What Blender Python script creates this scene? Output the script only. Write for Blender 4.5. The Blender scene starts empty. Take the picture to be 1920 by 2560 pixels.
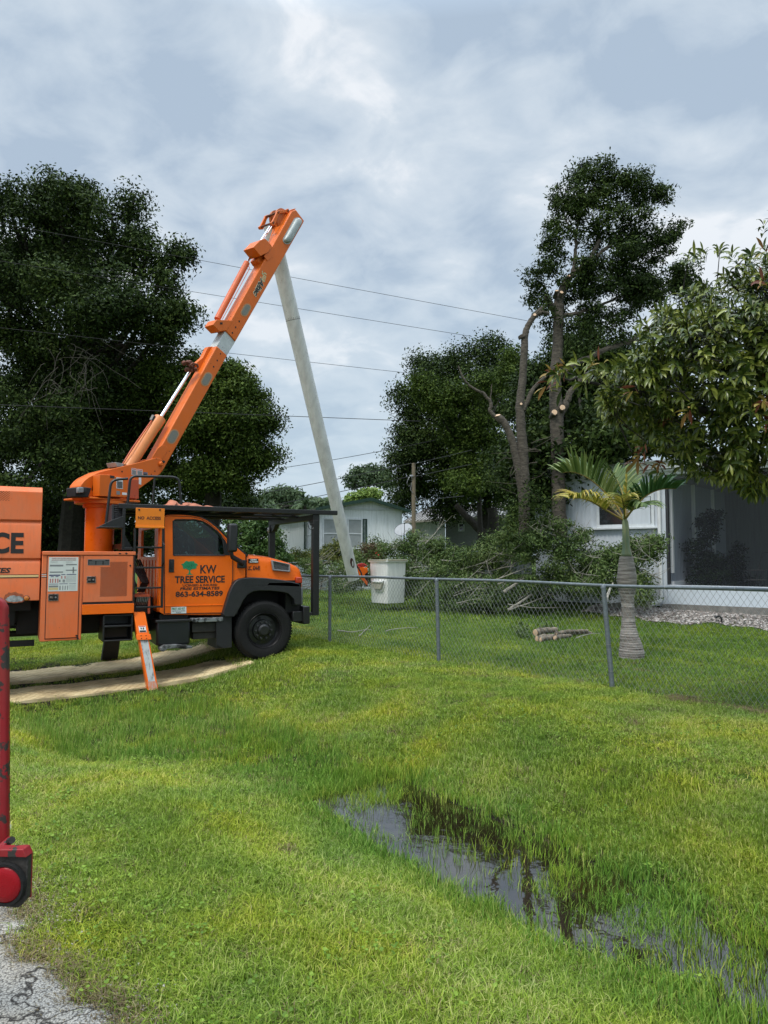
import bpy, math, random
import numpy as np
from mathutils import Vector, Matrix, Quaternion
from mathutils.geometry import tessellate_polygon
rad = math.radians
random.seed(7)
rng = np.random.default_rng(11)
S = bpy.context.scene
COL = S.collection

# ------------------------------------------------------------------ camera
FPX, CX, CY = 1776.0, 960.0, 1280.0
EYE = Vector((0, 0, 1.6))
PITCH = math.atan(114 / FPX)
cam_d = bpy.data.cameras.new('camera'); cam = bpy.data.objects.new('camera', cam_d); COL.objects.link(cam)
cam_d.sensor_fit = 'VERTICAL'; cam_d.sensor_height = 36; cam_d.lens = 36 * FPX / 2560
cam_d.clip_start = 0.05; cam_d.clip_end = 3000
cam.location = EYE; cam.rotation_euler = (math.pi / 2 + PITCH, 0, 0)
S.camera = cam

# ------------------------------------------------------------------ world, sun, exposure
SUN_EL, SUN_AZ = rad(58), rad(215)     # azimuth measured clockwise from +Y
w = bpy.data.worlds.new('World'); S.world = w; w.use_nodes = True
nt = w.node_tree; nt.nodes.clear()
def N(t, **k):
    n = nt.nodes.new(t)
    for a, b in k.items(): setattr(n, a, b)
    return n
L = lambda a, b: nt.links.new(a, b)
out = N('ShaderNodeOutputWorld'); bg = N('ShaderNodeBackground'); L(bg.outputs[0], out.inputs[0])
bg.inputs[1].default_value = 0.1
sky = N('ShaderNodeTexSky', sky_type='NISHITA', sun_disc=False); sky.sun_elevation = SUN_EL; sky.sun_rotation = SUN_AZ
sky.air_density = 1.0; sky.dust_density = 2.0; sky.ozone_density = 1.0
tc = N('ShaderNodeTexCoord'); sep = N('ShaderNodeSeparateXYZ'); L(tc.outputs['Generated'], sep.inputs[0])
def math_(op, a, b=None, clamp=False):
    n = N('ShaderNodeMath', operation=op, use_clamp=clamp)
    for i, v in enumerate((a, b)):
        if v is None: continue
        if isinstance(v, (int, float)): n.inputs[i].default_value = v
        else: L(v, n.inputs[i])
    return n.outputs[0]
zz = math_('ADD', math_('MAXIMUM', sep.outputs[2], 0.0), 0.34)
comb = N('ShaderNodeCombineXYZ'); L(math_('DIVIDE', sep.outputs[0], zz), comb.inputs[0]); L(math_('DIVIDE', sep.outputs[1], zz), comb.inputs[1])
def noise_w(scale, det, rough, dist, off):
    mp = N('ShaderNodeMapping'); L(comb.outputs[0], mp.inputs[0]); mp.inputs['Location'].default_value = off
    mp.inputs['Rotation'].default_value = (0, 0, rad(35)); mp.inputs['Scale'].default_value = (1.0, 1.15, 1)
    n = N('ShaderNodeTexNoise'); L(mp.outputs[0], n.inputs['Vector'])
    n.inputs['Scale'].default_value = scale; n.inputs['Detail'].default_value = det
    n.inputs['Roughness'].default_value = rough; n.inputs['Distortion'].default_value = dist
    return n.outputs['Fac']
n1 = noise_w(2.3, 4, 0.5, 0.3, (1.4, 4.7, 0)); n2 = noise_w(6.5, 6, 0.55, 0.3, (7.3, -2.2, 0))
cl = math_('ADD', math_('MULTIPLY', n1, 0.56), math_('MULTIPLY', n2, 0.44))
ramp = N('ShaderNodeValToRGB'); L(cl, ramp.inputs[0])
e = ramp.color_ramp.elements
e[0].position = 0.41; e[0].color = (0.30, 0.37, 0.455, 1)
e[1].position = 0.595; e[1].color = (0.60, 0.625, 0.655, 1)
m = e.new(0.475); m.color = (0.38, 0.445, 0.515, 1)
m = e.new(0.54); m.color = (0.455, 0.51, 0.565, 1)
# smoother paler air towards the horizon
hz = N('ShaderNodeMapRange'); L(sep.outputs[2], hz.inputs[0]); hz.inputs[1].default_value = 0.0; hz.inputs[2].default_value = 0.42
hz.inputs[3].default_value = 0.8; hz.inputs[4].default_value = 0.0
mixh = N('ShaderNodeMix', data_type='RGBA'); L(hz.outputs[0], mixh.inputs['Factor']); L(ramp.outputs[0], mixh.inputs[6])
mixh.inputs[7].default_value = (0.375, 0.465, 0.53, 1)
# overcast sky is brighter overhead
zb = N('ShaderNodeMapRange'); L(sep.outputs[2], zb.inputs[0]); zb.inputs[1].default_value = 0.62; zb.inputs[2].default_value = 0.92
zb.inputs[3].default_value = 10.0; zb.inputs[4].default_value = 40.0
sc = N('ShaderNodeVectorMath', operation='SCALE'); L(mixh.outputs[2], sc.inputs[0]); L(zb.outputs[0], sc.inputs['Scale'])
mx = N('ShaderNodeMix', data_type='RGBA'); mx.inputs['Factor'].default_value = 0.93
L(sky.outputs[0], mx.inputs[6]); L(sc.outputs[0], mx.inputs[7]); L(mx.outputs[2], bg.inputs[0])

sd = bpy.data.lights.new('sun', 'SUN'); sun = bpy.data.objects.new('sun', sd); COL.objects.link(sun)
sd.energy = 1.5; sd.angle = rad(14); sd.color = (1.0, 0.95, 0.87)
sdir = Vector((math.sin(SUN_AZ) * math.cos(SUN_EL), math.cos(SUN_AZ) * math.cos(SUN_EL), math.sin(SUN_EL)))
sun.rotation_euler = sdir.to_track_quat('Z', 'Y').to_euler(); sun.location = sdir * 60
S.view_settings.view_transform = 'Standard'; S.view_settings.look = 'None'; S.view_settings.gamma = 1
S.view_settings.exposure = 0.6
S.cycles.transparent_max_bounces = 24; S.cycles.max_bounces = 8

# ------------------------------------------------------------------ picture measurements -> places
def ray(px, py):
    a = (px - CX) / FPX; v = -(py - CY) / FPX
    return Vector((a, math.cos(PITCH) - v * math.sin(PITCH), math.sin(PITCH) + v * math.cos(PITCH)))
def at(px, py, Y):
    r = ray(px, py); return EYE + r * (Y / r.y)
class Fr:
    """upright frame: s along, w away, z up"""
    def __init__(self, o, ang):
        self.o = Vector((o[0], o[1], 0)); self.u = Vector((math.cos(ang), math.sin(ang), 0)); self.n = Vector((-math.sin(ang), math.cos(ang), 0)); self.ang = ang
    def __call__(self, s, w, z): return self.o + self.u * s + self.n * w + Vector((0, 0, z))
    def q(self, px, py, w=0.0):
        r = ray(px, py); k = (w - (EYE - self.o).dot(self.n)) / r.dot(self.n); p = EYE + r * k
        return ((p - self.o).dot(self.u), p.z)
    def poly(self, pts, w=0.0): return [self.q(x, y, w) for x, y in pts]
    def rect(self, x0, y0, x1, y1, w=0.0):
        ym = (y0 + y1) / 2; xm = (x0 + x1) / 2
        return (self.q(x0, ym, w)[0], self.q(x1, ym, w)[0], self.q(xm, y1, w)[1], self.q(xm, y0, w)[1])   # s0 s1 z0 z1

def ss(t):
    t = np.clip(t, 0, 1); return t * t * (3 - 2 * t)
DP = (1.75, 3.28)
def ditch(x, y): return (x - DP[0]) * .813 + (y - DP[1]) * .582, -(x - DP[0]) * .582 + (y - DP[1]) * .813
HA = rad(-40); HC = at(1668, 1515, 16.5)
HF = Fr((HC.x, HC.y), HA)
def H(x, y):
    x = np.asarray(x, float); y = np.asarray(y, float)
    d, a = ditch(x, y)
    zr = -.40 * (1 - ss(d / 2.5))
    zn = -.40 + .32 * ss(-d / 2.0); zf = -.40 + .32 * ss((-d - 1.6) / 1.0)
    b = ss((a - 3.5) / 3.0)
    z = np.where(d > 0, zr, zn * (1 - b) + zf * b)
    z = z + .06 * ss((a - 3.25) / .7) * ss(1 - abs(d) / 1.2)
    z = z + .032 * ss((.95 - a) / .6) * ss(1 - abs(d) / 1.2)
    z = z + .2 * ss((y - 10) / 9) + .1 * ss((y - 19) / 9)
    dh = (HC.x - x) * HF.n.x + (HC.y - y) * HF.n.y
    z = z + .24 * ss((2.6 - dh) / 2.2) * ss((x - 3.2) / 2.2)
    z = z + (.3 + .7 * ss(abs(d) - .3)) * .012 * np.sin(x * 2.3 + 1.1 * np.sin(y * 1.7)) * np.cos(y * 1.9 + .7 * np.sin(x * 1.3)) + .007 * np.sin(x * 6.1 + y * 3.7) * np.sin(y * 5.3 - x * 2.9)
    return z
def hz_(x, y): return float(H(x, y))
WATER = -.357

# ------------------------------------------------------------------ materials
MATS = {}
def mat(name, col=(.5, .5, .5), rough=.5, metal=0, noise=0, nscale=8, bump=0, bscale=40, spec=.5, col2=None, thr=None, coat=0, streak=None, detail=6):
    if name in MATS: return MATS[name]
    m = bpy.data.materials.new(name); m.use_nodes = True; t = m.node_tree; p = t.nodes['Principled BSDF']
    p.inputs['Roughness'].default_value = rough; p.inputs['Metallic'].default_value = metal
    p.inputs['Specular IOR Level'].default_value = spec; p.inputs['Coat Weight'].default_value = coat
    p.inputs['Base Color'].default_value = (*col, 1)
    g = t.nodes.new('ShaderNodeNewGeometry')
    vec = g.outputs['Position']
    if streak:
        mp = t.nodes.new('ShaderNodeMapping'); mp.inputs['Scale'].default_value = streak; t.links.new(vec, mp.inputs[0]); vec = mp.outputs[0]
    if noise or col2:
        n = t.nodes.new('ShaderNodeTexNoise'); n.inputs['Scale'].default_value = nscale; n.inputs['Detail'].default_value = detail; n.inputs['Roughness'].default_value = .62
        t.links.new(vec, n.inputs['Vector'])
        r = t.nodes.new('ShaderNodeValToRGB'); t.links.new(n.outputs['Fac'], r.inputs[0])
        c2 = col2 or tuple(c * (1 - noise) for c in col)
        lo, hi = thr or (.35, .65)
        r.color_ramp.elements[0].position = lo; r.color_ramp.elements[1].position = hi
        r.color_ramp.elements[0].color = (*c2, 1); r.color_ramp.elements[1].color = (*col, 1)
        t.links.new(r.outputs[0], p.inputs['Base Color'])
    if bump:
        n = t.nodes.new('ShaderNodeTexNoise'); n.inputs['Scale'].default_value = bscale; n.inputs['Detail'].default_value = 5
        t.links.new(g.outputs['Position'], n.inputs['Vector'])
        b = t.nodes.new('ShaderNodeBump'); b.inputs['Strength'].default_value = bump; b.inputs['Distance'].default_value = .02
        t.links.new(n.outputs['Fac'], b.inputs['Height']); t.links.new(b.outputs[0], p.inputs['Normal'])
    MATS[name] = m; return m

def paint(name, col, faded, wear=.5, rough=.35, chips=(.10, .06, .05), chip_lo=.30, grime=(.25, .12, .07)):
    """painted steel: slow fade mottling, vertical grime streaks and small chips"""
    if name in MATS: return MATS[name]
    m = bpy.data.materials.new(name); m.use_nodes = True; t = m.node_tree; p = t.nodes['Principled BSDF']; k = t.links.new
    g = t.nodes.new('ShaderNodeNewGeometry')
    def nz(scale, det, sc=None):
        mp = t.nodes.new('ShaderNodeMapping'); mp.inputs['Scale'].default_value = sc or (1, 1, 1); k(g.outputs['Position'], mp.inputs[0])
        n = t.nodes.new('ShaderNodeTexNoise'); n.inputs['Scale'].default_value = scale; n.inputs['Detail'].default_value = det; n.inputs['Roughness'].default_value = .65; k(mp.outputs[0], n.inputs['Vector']); return n.outputs['Fac']
    def mr(v, a, b, c=0., d=1.):
        r = t.nodes.new('ShaderNodeMapRange'); k(v, r.inputs[0])
        for i, x in enumerate((a, b, c, d)): r.inputs[i + 1].default_value = x
        return r.outputs[0]
    def mix(f, a, b):
        x = t.nodes.new('ShaderNodeMix'); x.data_type = 'RGBA'
        k(f, x.inputs['Factor'])
        for i, c in ((6, a), (7, b)):
            if isinstance(c, tuple): x.inputs[i].default_value = (*c, 1)
            else: k(c, x.inputs[i])
        return x.outputs[2]
    p.inputs['Specular IOR Level'].default_value = .3
    c = mix(mr(nz(2.1, 6), .35, .68), col, faded)
    c = mix(mr(nz(5.5, 8, (3, 3, .5)), .50, .80, 0, wear), c, grime)
    c = mix(mr(nz(17, 3), chip_lo - .03, chip_lo, 1, 0), c, chips)
    k(c, p.inputs['Base Color'])
    k(mr(nz(9, 5), .3, .7, rough - .08, rough + .22), p.inputs['Roughness'])
    b = t.nodes.new('ShaderNodeBump'); b.inputs['Strength'].default_value = .12; b.inputs['Distance'].default_value = .01; k(nz(3.2, 4), b.inputs['Height']); k(b.outputs[0], p.inputs['Normal'])
    MATS[name] = m; return m

def leafmat(name, cols, trans=.25, rough=.5, nscale=.8, spec=.22):
    """leaf: colour from the per-leaf value 'v', slow noise through the crown, some light through the blade"""
    if name in MATS: return MATS[name]
    m = bpy.data.materials.new(name); m.use_nodes = True; t = m.node_tree; p = t.nodes['Principled BSDF']; k = t.links.new
    a = t.nodes.new('ShaderNodeAttribute'); a.attribute_name = 'v'
    g = t.nodes.new('ShaderNodeNewGeometry'); n = t.nodes.new('ShaderNodeTexNoise'); n.inputs['Scale'].default_value = nscale; n.inputs['Detail'].default_value = 3
    k(g.outputs['Position'], n.inputs['Vector'])
    ad = t.nodes.new('ShaderNodeMath'); ad.operation = 'MULTIPLY_ADD'; k(n.outputs['Fac'], ad.inputs[0]); ad.inputs[1].default_value = 1.1; ad.inputs[2].default_value = -.55
    su = t.nodes.new('ShaderNodeMath'); su.operation = 'ADD'; su.use_clamp = True; k(ad.outputs[0], su.inputs[0]); k(a.outputs['Fac'], su.inputs[1])
    r = t.nodes.new('ShaderNodeValToRGB'); k(su.outputs[0], r.inputs[0])
    el = r.color_ramp.elements
    el[0].position = 0; el[0].color = (*cols[0], 1); el[1].position = 1; el[1].color = (*cols[-1], 1)
    for i, c in enumerate(cols[1:-1]):
        q = el.new((i + 1) / (len(cols) - 1)); q.color = (*c, 1)
    k(r.outputs[0], p.inputs['Base Color']); p.inputs['Roughness'].default_value = rough; p.inputs['Specular IOR Level'].default_value = spec
    tr = t.nodes.new('ShaderNodeBsdfTranslucent'); k(r.outputs[0], tr.inputs[0])
    mx = t.nodes.new('ShaderNodeMixShader'); mx.inputs[0].default_value = trans; k(p.outputs[0], mx.inputs[1]); k(tr.outputs[0], mx.inputs[2])
    k(mx.outputs[0], t.nodes['Material Output'].inputs[0])
    MATS[name] = m; return m

# ------------------------------------------------------------------ objects
def tag(o, label=None, cat=None, group=None, kind=None):
    if label: o['label'] = label
    if cat: o['category'] = cat
    if group: o['group'] = group
    if kind: o['kind'] = kind
    return o
def thing(name, base, label, cat, group=None, rotz=0):
    o = bpy.data.objects.new(name, None); COL.objects.link(o); o.empty_display_size = .3
    o.location = base; o.rotation_euler = (0, 0, rotz); tag(o, label, cat, group); o['_m'] = 1
    del o['_m']; return o
def wmat(o):
    m = Matrix.LocRotScale(o.location, o.rotation_euler, o.scale)
    return wmat(o.parent) @ m if o.parent else m
def npmesh(name, V, F, material, parent=None, base=None, v=None, smooth=False, inst=None):
    """V (n,3) world, F (m,k) faces of one size"""
    V = np.asarray(V, dtype=np.float64).reshape(-1, 3); F = np.asarray(F, dtype=np.int32)
    me = bpy.data.meshes.new(name)
    o = bpy.data.objects.new(name, me)
    if parent:
        M = np.array(wmat(parent).inverted()); V = V @ M[:3, :3].T + M[:3, 3]; o.parent = parent
    elif base is not None:
        V = V - np.array(base); o.location = base
    k = F.shape[1]; me.vertices.add(len(V)); me.vertices.foreach_set('co', V.astype(np.float32).ravel())
    me.loops.add(F.size); me.loops.foreach_set('vertex_index', F.ravel())
    me.polygons.add(len(F)); me.polygons.foreach_set('loop_start', np.arange(0, F.size, k, dtype=np.int32))
    me.update(calc_edges=True)
    if smooth: me.polygons.foreach_set('use_smooth', np.ones(len(F), bool))
    if v is not None:
        at_ = me.attributes.new('v', 'FLOAT', 'POINT'); at_.data.foreach_set('value', np.asarray(v, np.float32))
    me.materials.append(material)
    COL.objects.link(o); return o

class MB:
    def __init__(s): s.v = []; s.f = []
    def add(s, vs, fs):
        b = len(s.v); s.v += [tuple(x) for x in vs]; s.f += [tuple(b + i for i in f) for f in fs]; return s
    def box(s, F, s0, s1, w0, w1, z0, z1):
        c = [F(a, b, d) for d in (z0, z1) for b in (w0, w1) for a in (s0, s1)]
        return s.add(c, [(0, 1, 5, 4), (1, 3, 7, 5), (3, 2, 6, 7), (2, 0, 4, 6), (4, 5, 7, 6), (0, 2, 3, 1)])
    def prism(s, F, poly, w0, w1, holes=()):
        loops = [poly] + list(holes)
        tri = tessellate_polygon([[Vector((a, b, 0)) for a, b in lp] for lp in loops]) if (holes or len(poly) > 4) else None
        flat = [p for lp in loops for p in lp]; n = len(flat)
        vs = [F(a, w0, b) for a, b in flat] + [F(a, w1, b) for a, b in flat]
        fs = []
        if tri: fs += [tuple(t) for t in tri] + [tuple(n + i for i in reversed(t)) for t in tri]
        else: fs += [tuple(range(len(poly))), tuple(n + i for i in reversed(range(len(poly))))]
        b = 0
        for lp in loops:
            m = len(lp)
            for i in range(m): j = (i + 1) % m; fs.append((b + i, b + j, n + b + j, n + b + i))
            b += m
        return s.add(vs, fs)
    def loft(s, rings, closed=True, caps=True):
        n = len(rings[0]); vs = [p for r in rings for p in r]; fs = []
        for i in range(len(rings) - 1):
            for j in range(n if closed else n - 1):
                k = (j + 1) % n; fs.append((i * n + j, i * n + k, (i + 1) * n + k, (i + 1) * n + j))
        if caps: fs += [tuple(reversed(range(n))), tuple((len(rings) - 1) * n + j for j in range(n))]
        return s.add(vs, fs)
    def tube(s, pts, r, n=8, caps=True, squash=1):
        pts = [Vector(p) for p in pts]; m = len(pts)
        rs = r if isinstance(r, (list, tuple)) else [r] * m
        rings = []; up = None
        for i, p in enumerate(pts):
            d = (pts[min(i + 1, m - 1)] - pts[max(i - 1, 0)]).normalized()
            if up is None: up = Vector((0, 0, 1)) if abs(d.z) < .9 else Vector((1, 0, 0))
            a = d.cross(up).normalized(); b = a.cross(d).normalized(); up = b
            rings.append([p + a * (math.cos(2 * math.pi * (j + .5) / n) * rs[i]) + b * (math.sin(2 * math.pi * (j + .5) / n) * rs[i] * squash) for j in range(n)])
        return s.loft(rings, True, caps)
    def lathe(s, o, ax, prof, n=24, caps=True):
        """prof: (radius, distance along axis)"""
        ax = Vector(ax).normalized(); a = ax.orthogonal().normalized(); b = ax.cross(a); o = Vector(o)
        return s.loft([[o + ax * h + a * (math.cos(2 * math.pi * j / n) * r) + b * (math.sin(2 * math.pi * j / n) * r) for j in range(n)] for r, h in prof], True, caps)
    def build(s, name, m, parent=None, base=None, bevel=0, smooth=False, label=None, seg=2, auto=None):
        me = bpy.data.meshes.new(name); o = bpy.data.objects.new(name, me)
        V = np.array(s.v)
        if parent:
            M = np.array(wmat(parent).inverted()); V = V @ M[:3, :3].T + M[:3, 3]; o.parent = parent
        elif base is not None: V = V - np.array(base); o.location = base
        me.from_pydata(V.tolist(), [], s.f)
        import bmesh
        bm = bmesh.new(); bm.from_mesh(me); bmesh.ops.recalc_face_normals(bm, faces=bm.faces); bm.to_mesh(me); bm.free()
        me.update(); me.materials.append(m); COL.objects.link(o)
        if smooth: me.polygons.foreach_set('use_smooth', [True] * len(me.polygons)); me.set_sharp_from_angle(angle=rad(auto or 40))
        if bevel:
            md = o.modifiers.new('bevel', 'BEVEL'); md.width = bevel; md.segments = seg; md.limit_method = 'ANGLE'; md.angle_limit = rad(35)
            me.polygons.foreach_set('use_smooth', [True] * len(me.polygons))
            me.set_sharp_from_angle(angle=rad(40)); md.harden_normals = False
        if label: o['label'] = label
        return o

def text(txt, F, s0, s1, z0, z1, w, m, parent, name='lettering', bold=.012, shear=0, thick=.002, xf=None):
    cu = bpy.data.curves.new('t', 'FONT'); cu.body = txt; cu.size = 1; cu.offset = bold; cu.extrude = .5; cu.shear = shear; cu.fill_mode = 'BOTH'; cu.resolution_u = 3
    ob = bpy.data.objects.new('t', cu); COL.objects.link(ob)
    dg = bpy.context.evaluated_depsgraph_get(); me = bpy.data.meshes.new_from_object(ob.evaluated_get(dg))
    bpy.data.objects.remove(ob)
    co = np.zeros(len(me.vertices) * 3); me.vertices.foreach_get('co', co); co = co.reshape(-1, 3)
    mn, mxx = co.min(0), co.max(0)
    u = (co[:, 0] - mn[0]) / (mxx[0] - mn[0]); v = (co[:, 1] - mn[1]) / (mxx[1] - mn[1]); t = (co[:, 2] > 0)
    if xf: P = np.array([xf(a, b, c) for a, b, c in zip(u, v, t)])
    else: P = np.array([F(s0 + (s1 - s0) * a, w - (thick if c else 0), z0 + (z1 - z0) * b) for a, b, c in zip(u, v, t)])
    M = np.array(wmat(parent).inverted()); P = P @ M[:3, :3].T + M[:3, 3]
    me.vertices.foreach_set('co', P.astype(np.float32).ravel()); me.materials.clear(); me.materials.append(m); me.update()
    o = bpy.data.objects.new(name, me); o.parent = parent; COL.objects.link(o); return o

# ------------------------------------------------------------------ shared materials
ORANGE = paint('orange_paint', (.88, .155, .006), (.82, .135, .006), wear=.05, rough=.28, chip_lo=.2)
FADED = paint('faded_orange_paint', (.74, .155, .042), (.66, .19, .082), wear=.32, rough=.42, chip_lo=.29)
BOOMO = paint('boom_orange_paint', (.68, .135, .010), (.62, .13, .014), wear=.14, rough=.36, chip_lo=.24)
REDO = paint('red_oxide_paint', (.50, .085, .03), (.42, .08, .035), wear=.35, rough=.4)
BLACK = mat('black_steel', (.012, .012, .013), .42, noise=.4, nscale=20, bump=.1)
DARK = mat('dark_underbody', (.008, .008, .008), .7, noise=.4, nscale=12)
PLASTIC = mat('black_plastic', (.016, .017, .019), .48, noise=.3, nscale=14, bump=.15, bscale=90)
RUBBER = mat('tyre_rubber', (.013, .013, .013), .8, noise=.3, nscale=30, bump=.3, bscale=60, spec=.25)
CHROME = mat('polished_rod', (.75, .78, .8), .12, metal=1)
STEEL = mat('bare_steel', (.34, .34, .34), .5, metal=.7, noise=.3, nscale=15)
GALV = mat('galvanised_steel', (.17, .20, .22), .5, metal=.35, noise=.3, nscale=25, bump=.1)
WHITE = mat('white_gelcoat', (.87, .87, .84), .4, noise=.14, nscale=5, streak=(3, 3, .5))
GREYFG = mat('grey_fibreglass', (.50, .52, .51), .55, noise=.25, nscale=7, bump=.1)
INK = mat('black_ink', (.015, .014, .014), .5)
WHITEINK = mat('white_ink', (.75, .77, .76), .5, noise=.1)
GREEN = mat('green_ink', (.01, .22, .09), .5)
RED = mat('red_ink', (.5, .02, .015), .5)
BLUEINK = mat('navy_ink', (.05, .05, .13), .5)
GREYINK = mat('grey_ink', (.20, .21, .21), .5)
CREAM = mat('cream_ink', (.72, .62, .30), .5)
DECAL = mat('grey_decal', (.20, .20, .165), .55, noise=.15, nscale=30)
def glass(name, tint, refl=1.0):
    m = bpy.data.materials.new(name); m.use_nodes = True; t = m.node_tree; t.nodes.remove(t.nodes['Principled BSDF']); k = t.links.new
    a = t.nodes.new('ShaderNodeBsdfTransparent'); a.inputs[0].default_value = (*tint, 1)
    b = t.nodes.new('ShaderNodeBsdfGlossy'); b.inputs['Roughness'].default_value = .02; b.inputs[0].default_value = (refl, refl, refl, 1)
    f = t.nodes.new('ShaderNodeFresnel'); f.inputs[0].default_value = 1.5
    x = t.nodes.new('ShaderNodeMixShader'); k(f.outputs[0], x.inputs[0]); k(a.outputs[0], x.inputs[1]); k(b.outputs[0], x.inputs[2]); k(x.outputs[0], t.nodes['Material Output'].inputs[0])
    MATS[name] = m; return m
GLASS = glass('tinted_window_glass', (.27, .38, .36))
# =================================================================== BUCKET TRUCK
_o = at(661, 1651, 11.7)
TF = Fr((_o.x, _o.y), rad(28))
GZ = _o.z
truck = thing('bucket_truck', TF(0, 1.2, GZ), 'orange tree service bucket truck with raised boom, black cab rack and outriggers down', 'truck', rotz=rad(28))
def T(pts, w=0.0): return TF.poly(pts, w)
def part(mb, name, m, parent=None, **k): return mb.build(name, m, parent or truck, **k)
def rbox(x0, y0, x1, y1, wq, w0, w1, mb=None):
    s0, s1, z0, z1 = TF.rect(x0, y0, x1, y1, wq); return (mb or MB()).box(TF, s0, s1, w0, w1, z0, z1)
CB = .10     # near side plane of the cab
# ---- chassis
ms = MB(); sA = TF.q(-150, 1550, .7)[0]; sB = TF.q(745, 1500, .7)[0]
for w0 in (.72, 1.55): ms.box(TF, sA, sB, w0, w0 + .12, GZ + .62, GZ + .90)
for k in range(int((sB - sA) / .95)): ms.box(TF, sA + .3 + k * .95, sA + .42 + k * .95, .84, 1.55, GZ + .65, GZ + .85)
part(ms, 'chassis_frame', DARK, bevel=.01)
ms = MB(); ms.box(TF, -3.6, -2.4, .55, 1.9, GZ + .55, GZ + 1.12).box(TF, -6.2, -3.6, .5, 1.9, GZ + .72, GZ + 1.2).tube([TF(-.5, 1.2, GZ + .5), TF(-6, 1.2, GZ + .5)], .05).box(TF, -2.3, -1.2, .6, 1.8, GZ + .5, GZ + 1.05)
ms.box(TF, -.6, .55, .5, 1.9, GZ + .55, GZ + 1.25).tube([TF(.0, .35, GZ + .48), TF(0, 2.0, GZ + .48)], .07)
for k in range(7): ms.tube([TF(-3.9 + k * .17, .55 + .05 * (k % 3), GZ + 1.1), TF(-3.8 + k * .1, .62, GZ + .72), TF(-3.5 + k * .12, .9, GZ + .6)], .018, 6)
part(ms, 'drivetrain', DARK, bevel=.015)
# ---- wheels
def wheel(s, w, R, parent, d=1, side=0):
    c = TF(s, w, GZ + R); ax = TF.n * d
    p = []
    prof = [(.285, .03), (.30, .012), (.33, .004), (.38, -.004), (.43, .0), (R - .03, .018), (R - .012, .032), (R, .055), (R, .235), (R - .03, .27), (.40, .28), (.30, .26)]
    o = MB().lathe(c, ax, prof, 56, False).build('wheel', RUBBER, parent, smooth=True, auto=25)
    tr = MB()
    for k in range(64):
        a = 2 * math.pi * k / 64; r0 = R - .004
        for (h0, h1) in ((.034, .085), (.10, .135), (.15, .19), (.205, .25)):
            aa = a + (.02 if h0 > .09 else 0); q0 = math.cos(aa), math.sin(aa); q1 = math.cos(aa + .055), math.sin(aa + .055)
            P = lambda q, r, h: c + ax * h + TF.u * (q[0] * r) + Vector((0, 0, q[1] * r))
            tr.add([P(q0, r0, h0), P(q1, r0, h0), P(q1, r0, h1), P(q0, r0, h1), P(q0, r0 + .012, h0), P(q1, r0 + .012, h0), P(q1, r0 + .012, h1), P(q0, r0 + .012, h1)], [(4, 5, 6, 7), (0, 1, 5, 4), (1, 2, 6, 5), (2, 3, 7, 6), (3, 0, 4, 7)])
    tr.build('tread', RUBBER, o)
    rm = MB().lathe(c, ax, [(.292, .02), (.285, .012), (.272, .03), (.262, .10), (.235, .125), (.175, .12), (.165, .075), (.10, .07), (.098, .03), (.07, .012), (.0001, .012)], 40, False)
    rm.build('rim', mat('black_rim', (.014, .014, .015), .35, noise=.3, nscale=20), o, smooth=True, auto=30)
    if s < -1 or d < 0: return o
    for k in range(10):
        a = 2 * math.pi * k / 10; q = c + TF.u * (math.cos(a) * .132) + Vector((0, 0, math.sin(a) * .132))
        MB().lathe(q + ax * .035, ax, [(.014, 0), (.019, .01), (.019, .045)], 6).build('lug_nut', mat('lug_steel', (.06, .06, .065), .4, metal=.5), o, smooth=True)
    for k in range(5):
        a = 2 * math.pi * (k + .5) / 5; q = c + TF.u * (math.cos(a) * .20) + Vector((0, 0, math.sin(a) * .20))
        MB().lathe(q + ax * .118, ax, [(.03, 0), (.03, .006)], 14).build('rim_hole', DARK, o)
    return o
R_ = .482
wheel(0, 0, R_, truck); wheel(0, 2.36, R_, truck, -1)
wheel(-5.75, 0.02, R_, truck); wheel(-5.75, 2.34, R_, truck, -1)
# ---- cab
side = [(411, 1537), (399, 1530), (396, 1490), (396, 1400), (399, 1345), (401, 1310), (406, 1294), (418, 1287.5), (440, 1286.5), (476, 1288.5), (500, 1293), (519, 1302), (538, 1316), (553, 1331), (568, 1347), (592, 1369), (613.5, 1387), (613.5, 1443), (600, 1446.5), (588, 1455), (573, 1482), (562, 1512), (556, 1537.5)]
win = [(433.5, 1388), (432.5, 1302.5), (438, 1299.5), (488, 1300), (507, 1304.5), (522, 1313), (540, 1328), (552, 1340.5), (557, 1349), (560.5, 1388)]
SP = T(side, CB); WP = T(win, CB)
cab = MB()
cab.prism(TF, SP, CB, CB + .05, [WP]).prism(TF, SP, 2.03, 2.08, [WP])
roof = SP[5:11]; wsh = SP[11:17]
for i in range(len(roof) - 1):
    (a, b), (c, d) = roof[i], roof[i + 1]
    cab.add([TF(a, CB + .05, b), TF(c, CB + .05, d), TF(c, 2.03, d), TF(a, 2.03, b), TF(a, CB + .05, b - .03), TF(c, CB + .05, d - .03), TF(c, 2.03, d - .03), TF(a, 2.03, b - .03)], [(0, 1, 2, 3), (7, 6, 5, 4), (0, 4, 5, 1), (3, 2, 6, 7)])
sb = SP[3][0]; zb_, zt_ = SP[1][1], SP[6][1]
BK = lambda a, b, z: TF(b, a, z)
z_ = lambda py: TF.q(396, py, CB)[1]
cab.prism(BK, [(CB + .05, zb_), (2.03, zb_), (2.03, z_(1300)), (CB + .05, z_(1300))], sb, sb + .05, [[(.45, z_(1392)), (1.73, z_(1392)), (1.73, z_(1318)), (.45, z_(1318))]])
cab.box(TF, sb, SP[-1][0], CB + .05, 2.03, zb_, zb_ + .04)          # floor
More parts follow.
